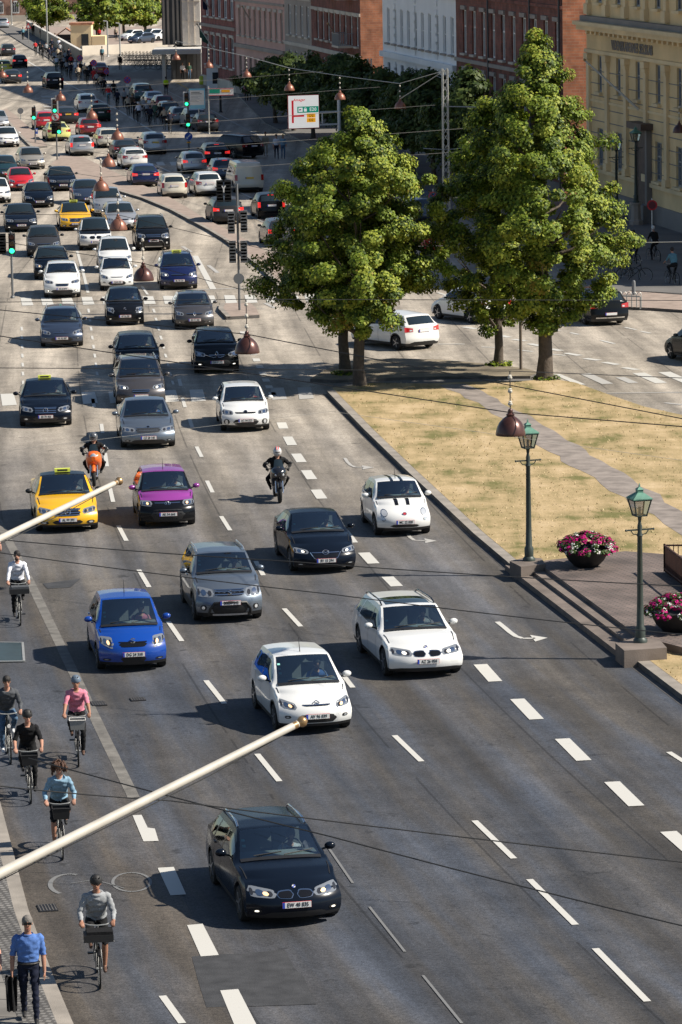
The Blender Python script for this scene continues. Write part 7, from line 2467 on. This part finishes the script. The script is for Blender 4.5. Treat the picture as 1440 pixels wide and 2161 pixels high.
def face(o, J, shades=False, beard=None):
    h = J['head']; f = J['look'].normalized(); s = f.cross(V3(0, 0, 1)).normalized(); u = s.cross(f)
    M3 = Matrix((s, -f, u)).transposed()
    b = MB()
    for q in (-1, 1):
        if shades: b.box(h + u * .022 + s * .034 * q + f * .082, (.055, .02, .038), M_LENS, M=M3)
        else:
            b.ball(h + u * .018 + s * .031 * q + f * .069, .011, M_LENS, 8, 6)
            b.box(h + u * .040 + s * .031 * q + f * .072, (.034, .01, .008), M_HAIRD, M=M3)
    b.build('sunglasses' if shades else 'eyes', o)
    b = MB(); b.box(h - u * .062 + f * .080, (.044, .01, .010), mat('lips', (.30, .10, .085), .5), M=M3); b.build('mouth', o)
    if beard:
        b = MB(); b.ball(h - u * .082 + f * .045, (.052, .046, .045), beard, 12, 8); b.build('beard', o, smooth=60)

# ------------------------------------------------------------------ bicycles
M_BFR = mat('black bicycle enamel', (.012, .012, .013), .3)
def bicycle(loc, rz, label, frame=None, basket=None, group=None, detail=1, light=True):
    fm = frame or M_BFR
    r = thing('bicycle', loc, label, 'bicycle', rz, group)
    R, yf, yr = .345, -.56, .50
    for y in (yf, yr):
        b = MB()
        n = 28 if detail else 14
        b.tube([(0, R * .965 * math.cos(t), R * .965 * math.sin(t)) for t in np.linspace(0, 2 * math.pi, n + 1)], .019, M_TYRE, 6, cap=False)
        w = b.build('wheel', r, smooth=60); w.location = (0, y, R)
        b = MB()
        b.tube([(0, R * .91 * math.cos(t), R * .91 * math.sin(t)) for t in np.linspace(0, 2 * math.pi, n + 1)], .010, M_GALV, 5, cap=False)
        if detail:
            for i in range(18):
                t = 2 * math.pi * i / 18
                b.tube([(.018 * (-1) ** i, 0, 0), (0, R * .9 * math.cos(t), R * .9 * math.sin(t))], .0022, M_GALV, 3)
        b.tube([(-.05, 0, 0), (.05, 0, 0)], .022, M_GALV, 8)
        b.build('rim', w)
    b = MB()
    hd0, hd1 = V3(0, -.36, .62), V3(0, -.30, .90)
    bbk, st = V3(0, .06, .30), V3(0, .22, .86)
    for a, c, q in ((hd0, hd1, .022), (hd0 + V3(0, .01, .05), bbk, .020), (hd1 - V3(0, 0, .08), bbk + (st - bbk) * .45, .018), (bbk, st, .018)):
        b.tube([a, c], q, fm, 8)
    for s in (-1, 1):
        b.tube([bbk + V3(s * .03, 0, 0), V3(s * .05, yr, R)], .011, fm, 6); b.tube([st - V3(-s * .02, 0, .06), V3(s * .05, yr, R)], .010, fm, 6)
        b.tube([hd0 + V3(s * .04, -.01, 0), V3(s * .05, yf + .05, .45), V3(s * .05, yf, R)], .013, fm, 6)
    b.build('frame', r, smooth=60)
    if detail:
        for y, a0, a1 in ((yf, -.1, 2.3), (yr, .5, 3.4)):
            b = MB(); b.tube([(0, y + (R + .035) * math.cos(t), R + (R + .035) * math.sin(t)) for t in np.linspace(a0, a1, 12)], .024, fm, 6); b.build('mudguard', r, smooth=60)
    b = MB()
    b.tube([hd1, V3(0, -.30, 1.02)], .015, M_GALV, 6)
    b.tube([(-.29, -.14, 1.055), (-.28, -.30, 1.075), (-.14, -.36, 1.05), (0, -.33, 1.03), (.14, -.36, 1.05), (.28, -.30, 1.075), (.29, -.14, 1.055)], .013, M_GALV, 6)
    for s in (-1, 1): b.tube([(s * .29, -.13, 1.055), (s * .281, -.29, 1.073)], .019, M_BLK, 6)
    b.build('handlebar', r, smooth=60)
    b = MB(); b.ball((0, .25, .93), (.085, .14, .04), M_BLK, 12, 8); b.tube([st, V3(0, .24, .92)], .014, M_GALV, 6); b.build('saddle', r, smooth=60)
    if detail:
        for s, dz in ((-1, .15), (1, -.12)):
            b = MB()
            b.tube([bbk + V3(s * .06, 0, 0), bbk + V3(s * .07, .02, dz)], .011, M_GALV, 5); b.box(bbk + V3(s * .12, .02, dz), (.10, .08, .025), M_BLK)
            b.build('pedal', r)
        b = MB(); b.box((.06, .27, .33), (.02, .46, .10), M_BLK); b.build('chain_guard', r)
        if light:
            b = MB(); b.lathe([(0, -.03), (.04, -.03), (.035, .03), (0, .04)], (0, -.45, .80), M_SWH, 10, 'Y'); b.build('front_light', r)
    if basket:
        b = MB()
        x, y0, y1, z0, z1 = .17, -.68, -.43, .82, 1.03
        if basket[0] == 'crate':
            b.box((0, (y0 + y1) / 2, z0), (x * 2 * .85, y1 - y0 - .04, .02), basket[1])
            for s in (-1, 1):
                b.face([(s * x * .85, y0, z0), (s * x * .85, y1, z0), (s * x, y1, z1), (s * x, y0 - .03, z1)], basket[1])
            b.face([(-x * .85, y0, z0), (x * .85, y0, z0), (x, y0 - .03, z1), (-x, y0 - .03, z1)], basket[1])
            b.face([(-x * .85, y1, z0), (x * .85, y1, z0), (x, y1, z1), (-x, y1, z1)], basket[1])
            b.tube([(-x, y0 - .03, z1), (x, y0 - .03, z1), (x, y1, z1), (-x, y1, z1), (-x, y0 - .03, z1)], .012, basket[2], 5)
        else:
            b.box((0, (y0 + y1) / 2, .90), (.50, .34, .12), basket[1]); b.box((.02, (y0 + y1) / 2, .985), (.44, .30, .06), basket[2])
            b.tube([(-.26, y0, .84), (.26, y0, .84)], .012, M_GALV, 5)
        b.build('basket', r, smooth=30)
    return r

def place_cyc(px, py, tan, rear=False, axle=-.56):
    rz = math.atan(-tan) + (math.pi if rear else 0)
    ax = .50 if rear else axle
    return G(px, py) - Matrix.Rotation(rz, 3, 'Z') @ V3(0, ax, 0), rz

FGP = 'cyclists and walkers at the lower left'
def rider(px, py, tan, J, M, label, bl, hg=None, basket=None, frame=None, skin=None, beard=None, vox=.012, extra=None):
    loc, rz = place_cyc(px, py, tan)
    if skin:
        for k in ('head', 'hand'): M.setdefault(k, skin)
    me = figure(J, M, vox)
    o = link('person', me, None, loc, rz)
    tag(o, label, 'person', FGP)
    if hg: headgear(o, J, *hg)
    face(o, J, beard=beard)
    if extra: extra(o, J)
    bk = bicycle(loc, rz, bl, frame, basket, 'bicycles ridden in the near cycle lane')
    return o
CY = lambda top, fa, th, ca, sh=M_SHOE, hips=None: {'torso': top, 'uarm': top, 'farm': fa, 'hips': hips or th, 'thigh': th, 'calf': ca, 'foot': sh}
def open_jacket(m_):
    def f(o, J):
        b = MB(); c, p = J['chest'], J['pelvis']
        q = p.lerp(c, .62) + V3(0, -.125, 0)
        b.ball(q, (.065, .035, .20), m_, 10, 8); b.build('shirt_front', o, smooth=60)
    return f
def hood(m_):
    def f(o, J):
        b = MB(); n = J['neck']
        b.tube([n + V3(.10 * math.cos(t), .02 + .09 * math.sin(t), -.03 + .02 * math.sin(t)) for t in np.linspace(0, 2 * math.pi, 13)], .035, m_, 8, cap=False); b.build('hood', o, smooth=60)
    return f
rider(211, 2086, -.10, cyc_pose(.16, 0, V3(0, -1, -.25), w=1.1), CY(GRYC, GRYC, BLK_, M_SKIN2, M_SHOEB), 'cyclist in a pale grey hooded jacket, black shorts and a dark helmet', 'black bicycle under the cyclist in the pale grey hooded jacket', ('helmet', M_SHOE), ('bag', M_BLK, BLK_), skin=M_SKIN2, extra=hood(GRYC))
rider(132, 1814, -.12, cyc_pose(.26, 1, V3(0, -1, -.45)), CY(DENC, DENC, BLK_, M_SKIN, M_SHOE), 'cyclist in a denim jacket leaning forward with big windblown auburn hair', 'black bicycle with a black front basket under the cyclist with auburn hair', ('wild', M_HAIRB), ('crate', M_BLK, M_BLK))
rider(65, 1696, -.12, cyc_pose(.14, 0, V3(.2, -1, -.2)), CY(BLK_, M_SKIN, BLK_, BLK_), 'cyclist all in black with a black helmet and bare forearms', 'black bicycle with a box basket under the cyclist all in black', ('helmet', M_SHOE), ('crate', M_BLK, M_BLK))
rider(22, 1612, -.15, cyc_pose(.2, 1, V3(.1, -1, -.3), w=1.08), CY(GRYD, GRYD, JEAN, JEAN, M_SHOEW), 'cyclist in a dark grey shirt, blue jeans and white shoes', 'black bicycle under the cyclist in blue jeans', ('short', M_HAIRD))
rider(166, 1618, -.08, cyc_pose(.04, 0, V3(-.1, -1, -.05)), CY(PINKC, M_SKIN2, BLK_, BLK_, M_SHOEB), 'cyclist in a pink top with a blue grey helmet', 'black bicycle with a white covered grey basket under the cyclist in pink', ('helmet', mat('helmet blue grey', (.12, .16, .21), .4)), ('crate', mat('wicker grey', (.30, .29, .27), .8), mat('white cover', (.6, .58, .55), .8)), skin=M_SKIN2)
rider(43, 1320, -.13, cyc_pose(.02, 1, V3(-.25, -1, 0)), CY(WHT_, WHT_, BLK_, BLK_), 'bearded cyclist in a white shirt and dark trousers', 'black bicycle with a wide loaded carrier under the cyclist in a white shirt', ('short', M_HAIRD), ('bag', M_BLK, GRYD), beard=mat('dark beard', (.035, .018, .012), .8))
rider(-16, 1245, -.14, cyc_pose(.04, 0), CY(BRNC, M_SKIN, BRNC, BRNC), 'cyclist cut by the left edge with one bare arm and brown trousers in view', 'bicycle of the cyclist cut by the left edge', ('short', M_HAIRD))
# the walker in the blue polo shirt with a dark jacket over his hand
J = walk_pose(.20, 1.12, V3(.05, -1, -.05))
J['wr'][0] = V3(-.27, -.06, .85); J['el'][0] = arm_ik(J['sh'][0], J['wr'][0], .30, .27, V3(-.3, .9, 0))
wl = G(63, 2158, .11)
me = figure(J, {'torso': BLUC, 'uarm': BLUC, 'farm': M_SKIN2, 'head': M_SKIN2, 'hand': M_SKIN2, 'hips': NVY_, 'thigh': NVY_, 'calf': NVY_, 'foot': M_SHOE}, .011, grip=False)
o = link('person', me, None, wl + V3(0, .1, 0), .10)
tag(o, 'walking man in a blue polo shirt, navy trousers and sunglasses', 'person', FGP)
headgear(o, J, 'short', M_HAIRG); face(o, J, shades=True)
b = MB()
b.tube([J['neck'] + V3(.075 * math.cos(t), .0 + .07 * math.sin(t) - .01, -.025 - .02 * (math.sin(t) < 0)) for t in np.linspace(0, 2 * math.pi, 13)], .018, BLUC, 6, cap=False); b.build('collar', o, smooth=60)
b = MB(); b.tube([J['pelvis'] + V3(.172 * math.cos(t), .128 * math.sin(t) - .005, .025) for t in np.linspace(0, 2 * math.pi, 19)], .017, M_SHOE, 6, cap=False); b.build('belt', o)
b = MB()
n = 9
for i in range(n - 1):
    for side in (0, 1):
        q = lambda i_, z: V3(-.10 + .20 * i_ / (n - 1), .06 * math.sin(i_ * 1.7 + z * 3) * (1 if side else -1) + (.035 if side else -.035), z)
        for z0, z1 in ((0, -.28), (-.28, -.58)):
            k0, k1 = 1 + z0 * .3, 1 + z1 * .3
            f = lambda p, k: V3(p.x * k, p.y, p.z)
            b.face([f(q(i, z0), k0), f(q(i + 1, z0), k0), f(q(i + 1, z1), k1), f(q(i, z1), k1)], BLK_)
jk = b.build('jacket', smooth=70)
jk.location = Matrix.Rotation(.10, 3, 'Z') @ (J['wr'][0] + V3(-.02, -.05, -.06)) + wl + V3(0, .1, 0)
tag(jk, 'folded black jacket hanging from the hand of the man in the polo shirt', 'jacket')
J = walk_pose(.15, 1.0)
J['wr'][1] = V3(.36, -.22, .98); J['el'][1] = arm_ik(J['sh'][1], J['wr'][1], .30, .27, V3(.3, .9, 0))
me = figure(J, {'torso': BEIGEC, 'uarm': BEIGEC, 'farm': M_SKIN, 'hips': BLK_, 'thigh': BLK_, 'calf': BLK_, 'foot': M_SHOE}, .012, grip=False)
o = link('person', me, None, G(-42, 2150, .11), .1)
tag(o, 'person cut by the left edge with only a bare forearm and hand in view', 'person', FGP)
headgear(o, J, 'short', M_HAIRD)

# ------------------------------------------------------------------ motorcycles
M_MORG = mat('orange fairing', (.78, .14, .015), .3, coat=.8)
M_MBLK = mat('black fairing', (.012, .013, .016), .2, coat=.8)
def motorcycle(loc, rz, label, fair, accent, front, scoot=False):
    r = thing('motorcycle', loc, label, 'motorcycle', rz, 'motorcycles among the cars')
    R = .30
    for y, w_ in ((-.70, .055), (.68, .08)):
        b = MB()
        b.lathe([(R * .68, -w_), (R * .9, -w_), (R * .985, -w_ * .6), (R, 0), (R * .985, w_ * .6), (R * .9, w_), (R * .68, w_)], (0, 0, 0), M_TYRE, 26, 'X')
        w = b.build('wheel', r, smooth=50); w.location = (0, y, R)
        b = MB(); b.lathe([(R * .70, -.02), (R * .70, .02)], (0, 0, 0), M_RIM, 20, 'X'); b.lathe([(.05, -.07), (.05, .07)], (0, 0, 0), M_RIM, 10, 'X')
        for k in range(5):
            t = k * 1.2566; b.bar((0, 0, 0), (0, R * .68 * math.cos(t), R * .68 * math.sin(t)), .03, .03, M_RIM)
        b.build('rim', w, smooth=50)
    b = MB()
    for s in (-1, 1):
        b.tube([(s * .10, -.70, R), (s * .10, -.42, .92)], .026, M_CHROME, 8)
    b.build('fork', r, smooth=60)
    b = MB(); b.tube([(0, -.70 + (R + .03) * math.cos(t), R + (R + .03) * math.sin(t)) for t in np.linspace(.4, 2.5, 10)], .062, fair, 8); b.build('front_mudguard', r, smooth=60)
    def loft(secs, m_, name):
        b = MB(); n = 16; vs = []; fs = []
        for (y, z, a, h) in secs:
            for j in range(n):
                t = 2 * math.pi * j / n
                vs.append((a * math.copysign(abs(math.cos(t)) ** .8, math.cos(t)), y, z + h * math.copysign(abs(math.sin(t)) ** .8, math.sin(t))))
        for i in range(len(secs) - 1):
            for j in range(n):
                fs.append((i * n + j, i * n + (j + 1) % n, (i + 1) * n + (j + 1) % n, (i + 1) * n + j))
        fs += [tuple(range(n)), tuple(range(len(vs) - n, len(vs)))]
        b.mesh(vs, fs, m_); return b.build(name, r, smooth=50)
    loft([(-.78, .88, .06, .06), (-.72, .88, .18, .15), (-.54, .86, .25, .24), (-.30, .76, .25, .32), (0, .60, .21, .26), (.25, .55, .14, .18)], fair, 'fairing')
    loft([(-.28, .92, .08, .05), (-.12, .95, .15, .11), (.10, .90, .14, .10), (.26, .82, .08, .06)], accent, 'fuel_tank')
    loft([(.16, .80, .10, .05), (.40, .82, .13, .06), (.70, .90, .09, .06), (.92, .98, .04, .04)], M_BLK, 'seat')
    loft([(-.30, .42, .12, .12), (0, .40, .17, .18), (.30, .42, .13, .14)], M_STEELG, 'engine')
    b = MB(); b.tube([(.14, .1, .30), (.17, .5, .38), (.18, .85, .50)], [.04, .055, .05], M_CHROME, 10); b.build('exhaust', r, smooth=60)
    for s in (-1, 1):
        b = MB()
        if front == 'twin':
            b.ball((s * .085, -.735, .86), (.065, .03, .05), M_LAMP, 12, 8)
        elif s == 1:
            b.ball((0, -.745, .92), (.10, .03, .13), M_LAMP, 12, 8)
        if b.v: b.build('headlight', r, smooth=60)
        b = MB(); b.tube([(s * .18, -.48, 1.0), (s * .34, -.42, 1.16)], .010, M_BLK, 5); b.ball((s * .37, -.42, 1.18), (.07, .025, .04), M_BLK, 10, 6); b.build('mirror', r, smooth=60)
    b = MB(); b.tube([(-.36, -.26, .99), (-.14, -.40, 1.0), (.14, -.40, 1.0), (.36, -.26, .99)], .017, M_BLK, 6); b.build('handlebar', r, smooth=60)
    b = MB()
    sc_ = [[V3(x, -.62 + .16 * k + .25 * x * x * 4, 1.03 + .12 * k - .2 * x * x * 4) for x in np.linspace(-.17 + .03 * k, .17 - .03 * k, 7)] for k in range(3)]
    for k in range(2):
        for i in range(6): b.face([sc_[k][i], sc_[k][i + 1], sc_[k + 1][i + 1], sc_[k + 1][i]], M_GLASSD)
    b.build('windscreen', r, smooth=60)
    return r
def moto_pose():
    J = cyc_pose(.34, 0, V3(0, -1, -.15), hz=.98, w=1.15)
    d = V3(0, .16, -.22)
    for k in ('pelvis', 'chest', 'neck', 'head'): J[k] = J[k] + d
    J['sh'] = [p + d for p in J['sh']]
    J['wr'] = [V3(-.33, -.20, 1.0), V3(.33, -.20, 1.0)]
    J['el'] = [arm_ik(J['sh'][i], J['wr'][i], .30, .27, V3((-1, 1)[i] * .7, .5, -.5)) for i in (0, 1)]
    J['hip'] = [p + d for p in J['hip']]
    J['an'] = [V3(-.20, .30, .36), V3(.20, .30, .36)]
    J['kn'] = [arm_ik(J['hip'][i], J['an'][i], .44, .42, V3((-.5, .5)[i], -1, .25)) for i in (0, 1)]
    J['toe'] = [a + V3(0, -.16, -.05) for a in J['an']]
    return J
def mrider(px, py, tan, ml, pl, fair, accent, front, hm, jack, sleeve):
    loc, rz = place_cyc(px, py, tan, axle=-.70)
    motorcycle(loc, rz, ml, fair, accent, front)
    J = moto_pose()
    o = link('person', figure(J, {'torso': jack, 'uarm': sleeve, 'farm': jack, 'hand': M_SHOE, 'hips': BLK_, 'thigh': BLK_, 'calf': BLK_, 'foot': M_SHOE}, .014), None, loc, rz)
    tag(o, pl, 'person', 'motorcyclists')
    headgear(o, J, 'full', hm)
    h = J['head']; f = J['look'].normalized()
    b = MB(); b.ball(h + f * .062 + V3(0, 0, .018), (.108, .088, .052), M_LENS, 14, 8); b.build('visor', o, smooth=60)
    if front == 'twin':
        b = MB()
        for s in (-1, 1): b.tube([h + V3(s * .03, 0, .0) + Matrix.Rotation(0, 3, 'X') @ V3(0, .150 * math.cos(t), .160 * math.sin(t)) for t in np.linspace(.5, 2.6, 9)], .014, M_SRED, 5)
        b.build('helmet_stripes', o)
    else:
        b = MB(); c = J['chest']; b.box(c + V3(0, -.135, -.10), (.16, .01, .03), WHT_); b.box(c + V3(0, -.135, -.03), (.10, .01, .025), WHT_); b.build('chest_print', o)
mrider(199, 1026, -.03, 'orange motorcycle behind the yellow taxi', 'motorcyclist in a black jacket with white shoulders on the orange motorcycle', M_MORG, M_MORG, 'single', mat('helmet grey', (.10, .105, .115), .25, coat=.6), BLK_, cloth('white shoulder', (.42, .42, .43)))
mrider(591, 1061, -.10, 'black sports motorcycle with twin headlights left of the tiny white car', 'motorcyclist in black with a red striped helmet on the sports motorcycle', M_MBLK, M_MBLK, 'twin', mat('helmet white', (.55, .53, .52), .3, coat=.6), BLK_, BLK_)

# ------------------------------------------------------------------ drivers behind the nearest windscreens
Jd = cyc_pose(.02, 0)
d0 = V3(0, -.08, -.46)
for k in ('pelvis', 'chest', 'neck', 'head'): Jd[k] = Jd[k] + d0
Jd['sh'] = [p + d0 for p in Jd['sh']]; Jd['hip'] = [p + d0 for p in Jd['hip']]
Jd['wr'] = [V3(-.16, -.30, .95), V3(.16, -.30, .95)]
Jd['el'] = [arm_ik(Jd['sh'][i], Jd['wr'][i], .30, .27, V3((-.6, .6)[i], .2, -1)) for i in (0, 1)]
Jd['an'] = [V3(-.12, -.62, .28), V3(.12, -.62, .28)]
Jd['kn'] = [arm_ik(Jd['hip'][i], Jd['an'][i], .44, .43, V3(0, -.3, 1)) for i in (0, 1)]
Jd['toe'] = [a + V3(0, -.14, .03) for a in Jd['an']]
dme = figure(Jd, {'torso': GRYC, 'uarm': GRYC, 'farm': M_SKIN, 'hips': NVY_, 'thigh': NVY_, 'calf': NVY_, 'foot': M_SHOE}, .022)
shirts = [WHT_, GRYC, BLUC, PINKC, BEIGEC, DENC, TEALC, GRYC, WHT_, REDC, BLUC, GRYC, WHT_, BEIGEC, TEALC]
for i, (rt, p, hh, lab) in enumerate(DRV):
    o = link('person', dme, None)
    o.location = Matrix.Rotation(rt.rotation_euler.z, 3, 'Z') @ (Vector(p) + V3(0, -.16, min(0, hh - 1.52) - .03)) + rt.location
    o.rotation_euler = (0, 0, rt.rotation_euler.z)
    o.material_slots[list(m_.name for m_ in dme.materials).index(GRYC.name)].link = 'OBJECT'
    o.material_slots[list(m_.name for m_ in dme.materials).index(GRYC.name)].material = shirts[i % len(shirts)]
    w = lab.split(' ')
    tag(o, 'driver of the ' + ' '.join(w[:13]), 'person', 'drivers behind the wheel')
    headgear(o, Jd, 'short', M_HAIRD if i % 3 else M_HAIRB)

# ------------------------------------------------------------------ far cyclists and walkers, copies with their own clothes
PM = {'torso': GRYC, 'uarm': GRYC, 'farm': M_SKIN, 'hips': BLK_, 'thigh': BLK_, 'calf': BLK_, 'foot': M_SHOE}
JC0, JC1, JW0, JW1 = cyc_pose(.14, 0), cyc_pose(.10, 1), walk_pose(.22), walk_pose(.05)
FAR = [(JC0, figure(JC0, PM, .03)), (JC1, figure(JC1, PM, .03)), (JW0, figure(JW0, PM, .03)), (JW1, figure(JW1, PM, .03))]
hairme = {}
def hair_mesh(k, J):
    if k not in hairme:
        t = link('tmp_person', None); headgear(t, J, 'short', M_HAIRD); c = t.children[0]; hairme[k] = c.data
        bpy.data.objects.remove(c); bpy.data.objects.remove(t)
    return hairme[k]
def recolour(o, m0, m1):
    for sl in o.material_slots:
        if sl.material == m0:
            sl.link = 'OBJECT'; sl.material = m1
bike0 = None
def far_person(px, py, kind, tan, rear, topm, botm, hairm, label, group, z=0, bike=False, blab=None):
    global bike0
    J, me = FAR[kind]
    if bike:
        loc, rz = place_cyc(px, py, tan, rear)
    else:
        loc, rz = G(px, py, z), math.atan(-tan) + (math.pi if rear else 0)
    o = link('person', me, None, loc, rz)
    recolour(o, GRYC, topm); recolour(o, BLK_, botm)
    tag(o, label, 'person', group)
    h = link('hair', hair_mesh(kind, J), o)
    recolour(h, M_HAIRD, hairm)
    if bike:
        if bike0 is None:
            bike0 = bicycle(loc, rz, blab, None, None, 'bicycles in the far cycle stream', detail=0); b_ = bike0
        else:
            b_ = dup(bike0); b_.location = loc; b_.rotation_euler = (0, 0, rz); b_['label'] = blab; b_['group'] = 'bicycles in the far cycle stream'
    return o
HG = [M_HAIRD, M_HAIRB, mat('white helmet far', (.6, .6, .6), .4), M_SHOE, mat('straw hair', (.35, .24, .10), .7)]
cs = [  # px, py, kind, rear, top, bottom, hair, description
    (50, 86, 0, 1, TEALC, BLK_, 1, 'cyclist in a pale teal top below the warning triangle'), (76, 118, 1, 1, REDC, BLK_, 0, 'cyclist in a red top at the ramp kerb'), (86, 119, 0, 1, BLK_, BLK_, 3, 'cyclist in black beside the red topped one'),
    (118, 100, 0, 1, WHT_, BLK_, 1, 'cyclist in white high on the ramp path'), (126, 112, 1, 1, WHT_, BEIGEC, 4, 'cyclist in a white top and bare legs by the parapet'), (106, 132, 0, 1, NVY_, NVY_, 0, 'cyclist in navy at the foot of the slim mast'), (116, 140, 1, 1, GRYC, BLK_, 0, 'cyclist in grey among the crowd at the shade line'),
    (121, 153, 0, 1, WHT_, GREENC, 2, 'cyclist with white helmet at the shade line'), (136, 152, 1, 1, GRYC, BLK_, 1, 'cyclist in a grey top right of the white helmet'), (152, 150, 0, 1, REDC, BLK_, 0, 'cyclist in red beside the round sign'), (161, 162, 1, 1, WHT_, WHT_, 2, 'cyclist all in white at the sunlit crossing'),
    (172, 166, 0, 1, BLK_, BLK_, 4, 'cyclist in black with fair hair at the sunlit crossing'), (181, 170, 1, 1, BEIGEC, BLK_, 2, 'cyclist with a pale backpack at the sunlit crossing'), (193, 168, 0, 1, BLK_, NVY_, 3, 'cyclist in black left of the dark red car'), (200, 182, 1, 1, REDC, REDC, 1, 'cyclist all in red below the dark red car'),
    (231, 222, 0, 1, REDC, TEALC, 2, 'cyclist in red and teal with a white helmet'), (242, 212, 1, 1, BLK_, BLK_, 3, 'cyclist in black right of the red and teal one'), (295, 262, 0, 1, WHT_, BLK_, 2, 'cyclist in a white jacket bending forward'), (312, 258, 1, 1, GRYC, BLK_, 4, 'cyclist in a pale grey top beside the shaded queue'),
    (330, 262, 0, 1, BLK_, GREENC, 0, 'cyclist in black on a green bicycle beside the queue'), (341, 265, 1, 1, BLK_, BLK_, 1, 'cyclist in black close behind the green bicycle'), (361, 282, 0, 1, NVY_, BLK_, 3, 'cyclist in navy nearest to the blue arrow sign'),
    (1389, 556, 0, 1, BLK_, BLK_, 2, 'cyclist with a red pannier and white helmet before the yellow building'), (1347, 566, 1, 1, NVY_, NVY_, 0, 'cyclist in navy right of the tall lime tree'), (1429, 606, 1, 1, TEALC, BLK_, 0, 'cyclist in a teal top and black shorts at the right edge')]
for i, (x, y, k, rr_, t_, b_, h_, l) in enumerate(cs):
    far_person(x, y, k, -.18 if x < 900 else -.35, bool(rr_), t_, b_, HG[h_], l, 'cyclists riding away in the distance', bike=True, blab='bicycle of the ' + l)
crowd = [(92, 126), (99, 121), (112, 128), (124, 133), (131, 138), (139, 141), (145, 147), (127, 146), (133, 160), (142, 163), (151, 168), (167, 175), (186, 180), (128, 122), (111, 112), (214, 196), (222, 204), (206, 190), (250, 232), (272, 246), (287, 256), (305, 250), (320, 270), (349, 274)]
for i, (x, y) in enumerate(crowd):
    t_, nm = [(BLK_, 'black'), (GRYC, 'grey'), (NVY_, 'navy'), (BEIGEC, 'beige')][i % 4]
    wh = 'in the crowded cycle stream near the ramp' if x < 200 else 'in the cycle stream beside the shaded queue'
    far_person(x, y, i % 2, -.18, True, t_, BLK_, HG[(0, 3, 1)[i % 3]], 'small far cyclist in ' + nm + ' ' + wh, 'far cyclists in ' + nm + (' near the ramp' if x < 200 else ' by the queue'), bike=True, blab='bicycle of a far cyclist in ' + nm + ' ' + wh)
ws = [(351, 201, 2, 1, VEST, BLK_, 0, 'man in a bright yellow vest standing by the shaded queue'), (263, 228, 3, 1, GRYC, BLK_, 0, 'walker in a grey top between the cyclists and the queue'), (280, 240, 3, 1, BRNC, BLK_, 4, 'walker in brown with fair hair by the queue'), (386, 168, 2, 0, WHT_, BLK_, 1, 'walker in a white top under the flat canopy'), (400, 168, 3, 0, GREENC, JEAN, 4, 'walker with fair hair and jeans under the canopy'),
      (254, 148, 3, 1, BLK_, BLK_, 0, 'walker in black in the dark square left of the bicycles'), (216, 130, 3, 0, TEALC, BLK_, 3, 'walker in teal near the stone wall'), (104, 92, 3, 1, NVY_, NVY_, 0, 'walker in navy along the ramp parapet'), (88, 84, 2, 1, NVY_, BLK_, 0, 'second walker in navy higher along the parapet'), (70, 76, 3, 1, BLK_, BLK_, 0, 'walker in black at the top of the parapet'),
      (146, 132, 3, 1, BLK_, NVY_, 0, 'walker in black near the end of the parapet'), (561, 330, 3, 0, BEIGEC, BEIGEC, 1, 'walker in beige under the street trees beside the black off-roader'), (584, 336, 2, 0, WHT_, NVY_, 0, 'walker in white behind the left lime crown'), (598, 336, 3, 0, DENC, JEAN, 4, 'walker in denim behind the left lime crown'),
      (520, 215, 3, 0, PINKC, BLK_, 0, 'walker in pink at the foot of the pink house'), (526, 214, 2, 0, NVY_, NVY_, 0, 'walker in navy at the foot of the pink house'), (245, 84, 3, 0, BEIGEC, BLK_, 0, 'walker in beige beside the left slim lamp post'), (210, 86, 2, 0, REDC, BLK_, 1, 'walker in red by the ochre house')]
for (x, y, k, rr_, t_, b_, h_, l) in ws:
    far_person(x, y, k, -.1, bool(rr_), t_, b_, HG[h_], l, 'walkers in the distance')
# parked bicycles: dark rows on the square, a few by the yellow building
PB = 'parked bicycles in the shade'
k = 0
for row, (y, x0, x1, n) in enumerate([(128, 262, 352, 13), (138, 268, 372, 14), (146, 300, 380, 8)]):
    for i in range(n):
        x = x0 + (x1 - x0) * i / (n - 1)
        b_ = dup(bike0)
        p = G(x, y)
        b_.location = p
        b_.rotation_euler = (0, .1, 1.2 + rnd.random() * .5)
        b_['label'] = ['parked bicycle in the back row on the shaded square', 'parked bicycle in the middle row on the shaded square', 'parked bicycle in the front row on the shaded square'][row]
        b_['group'] = ['back row of parked bicycles', 'middle row of parked bicycles', 'front row of parked bicycles'][row]
for (x, y, a, l) in [(1300, 590, 1.0, 'parked bicycle left of the pair by the tall lime tree'), (1318, 594, .9, 'parked bicycle right of the pair by the tall lime tree'), (1338, 596, 1.3, 'parked bicycle lying low by the bollard')]:
    b_ = dup(bike0); b_.location = G(x, y); b_.rotation_euler = (0, .1, a); b_['label'] = l; b_['group'] = PB
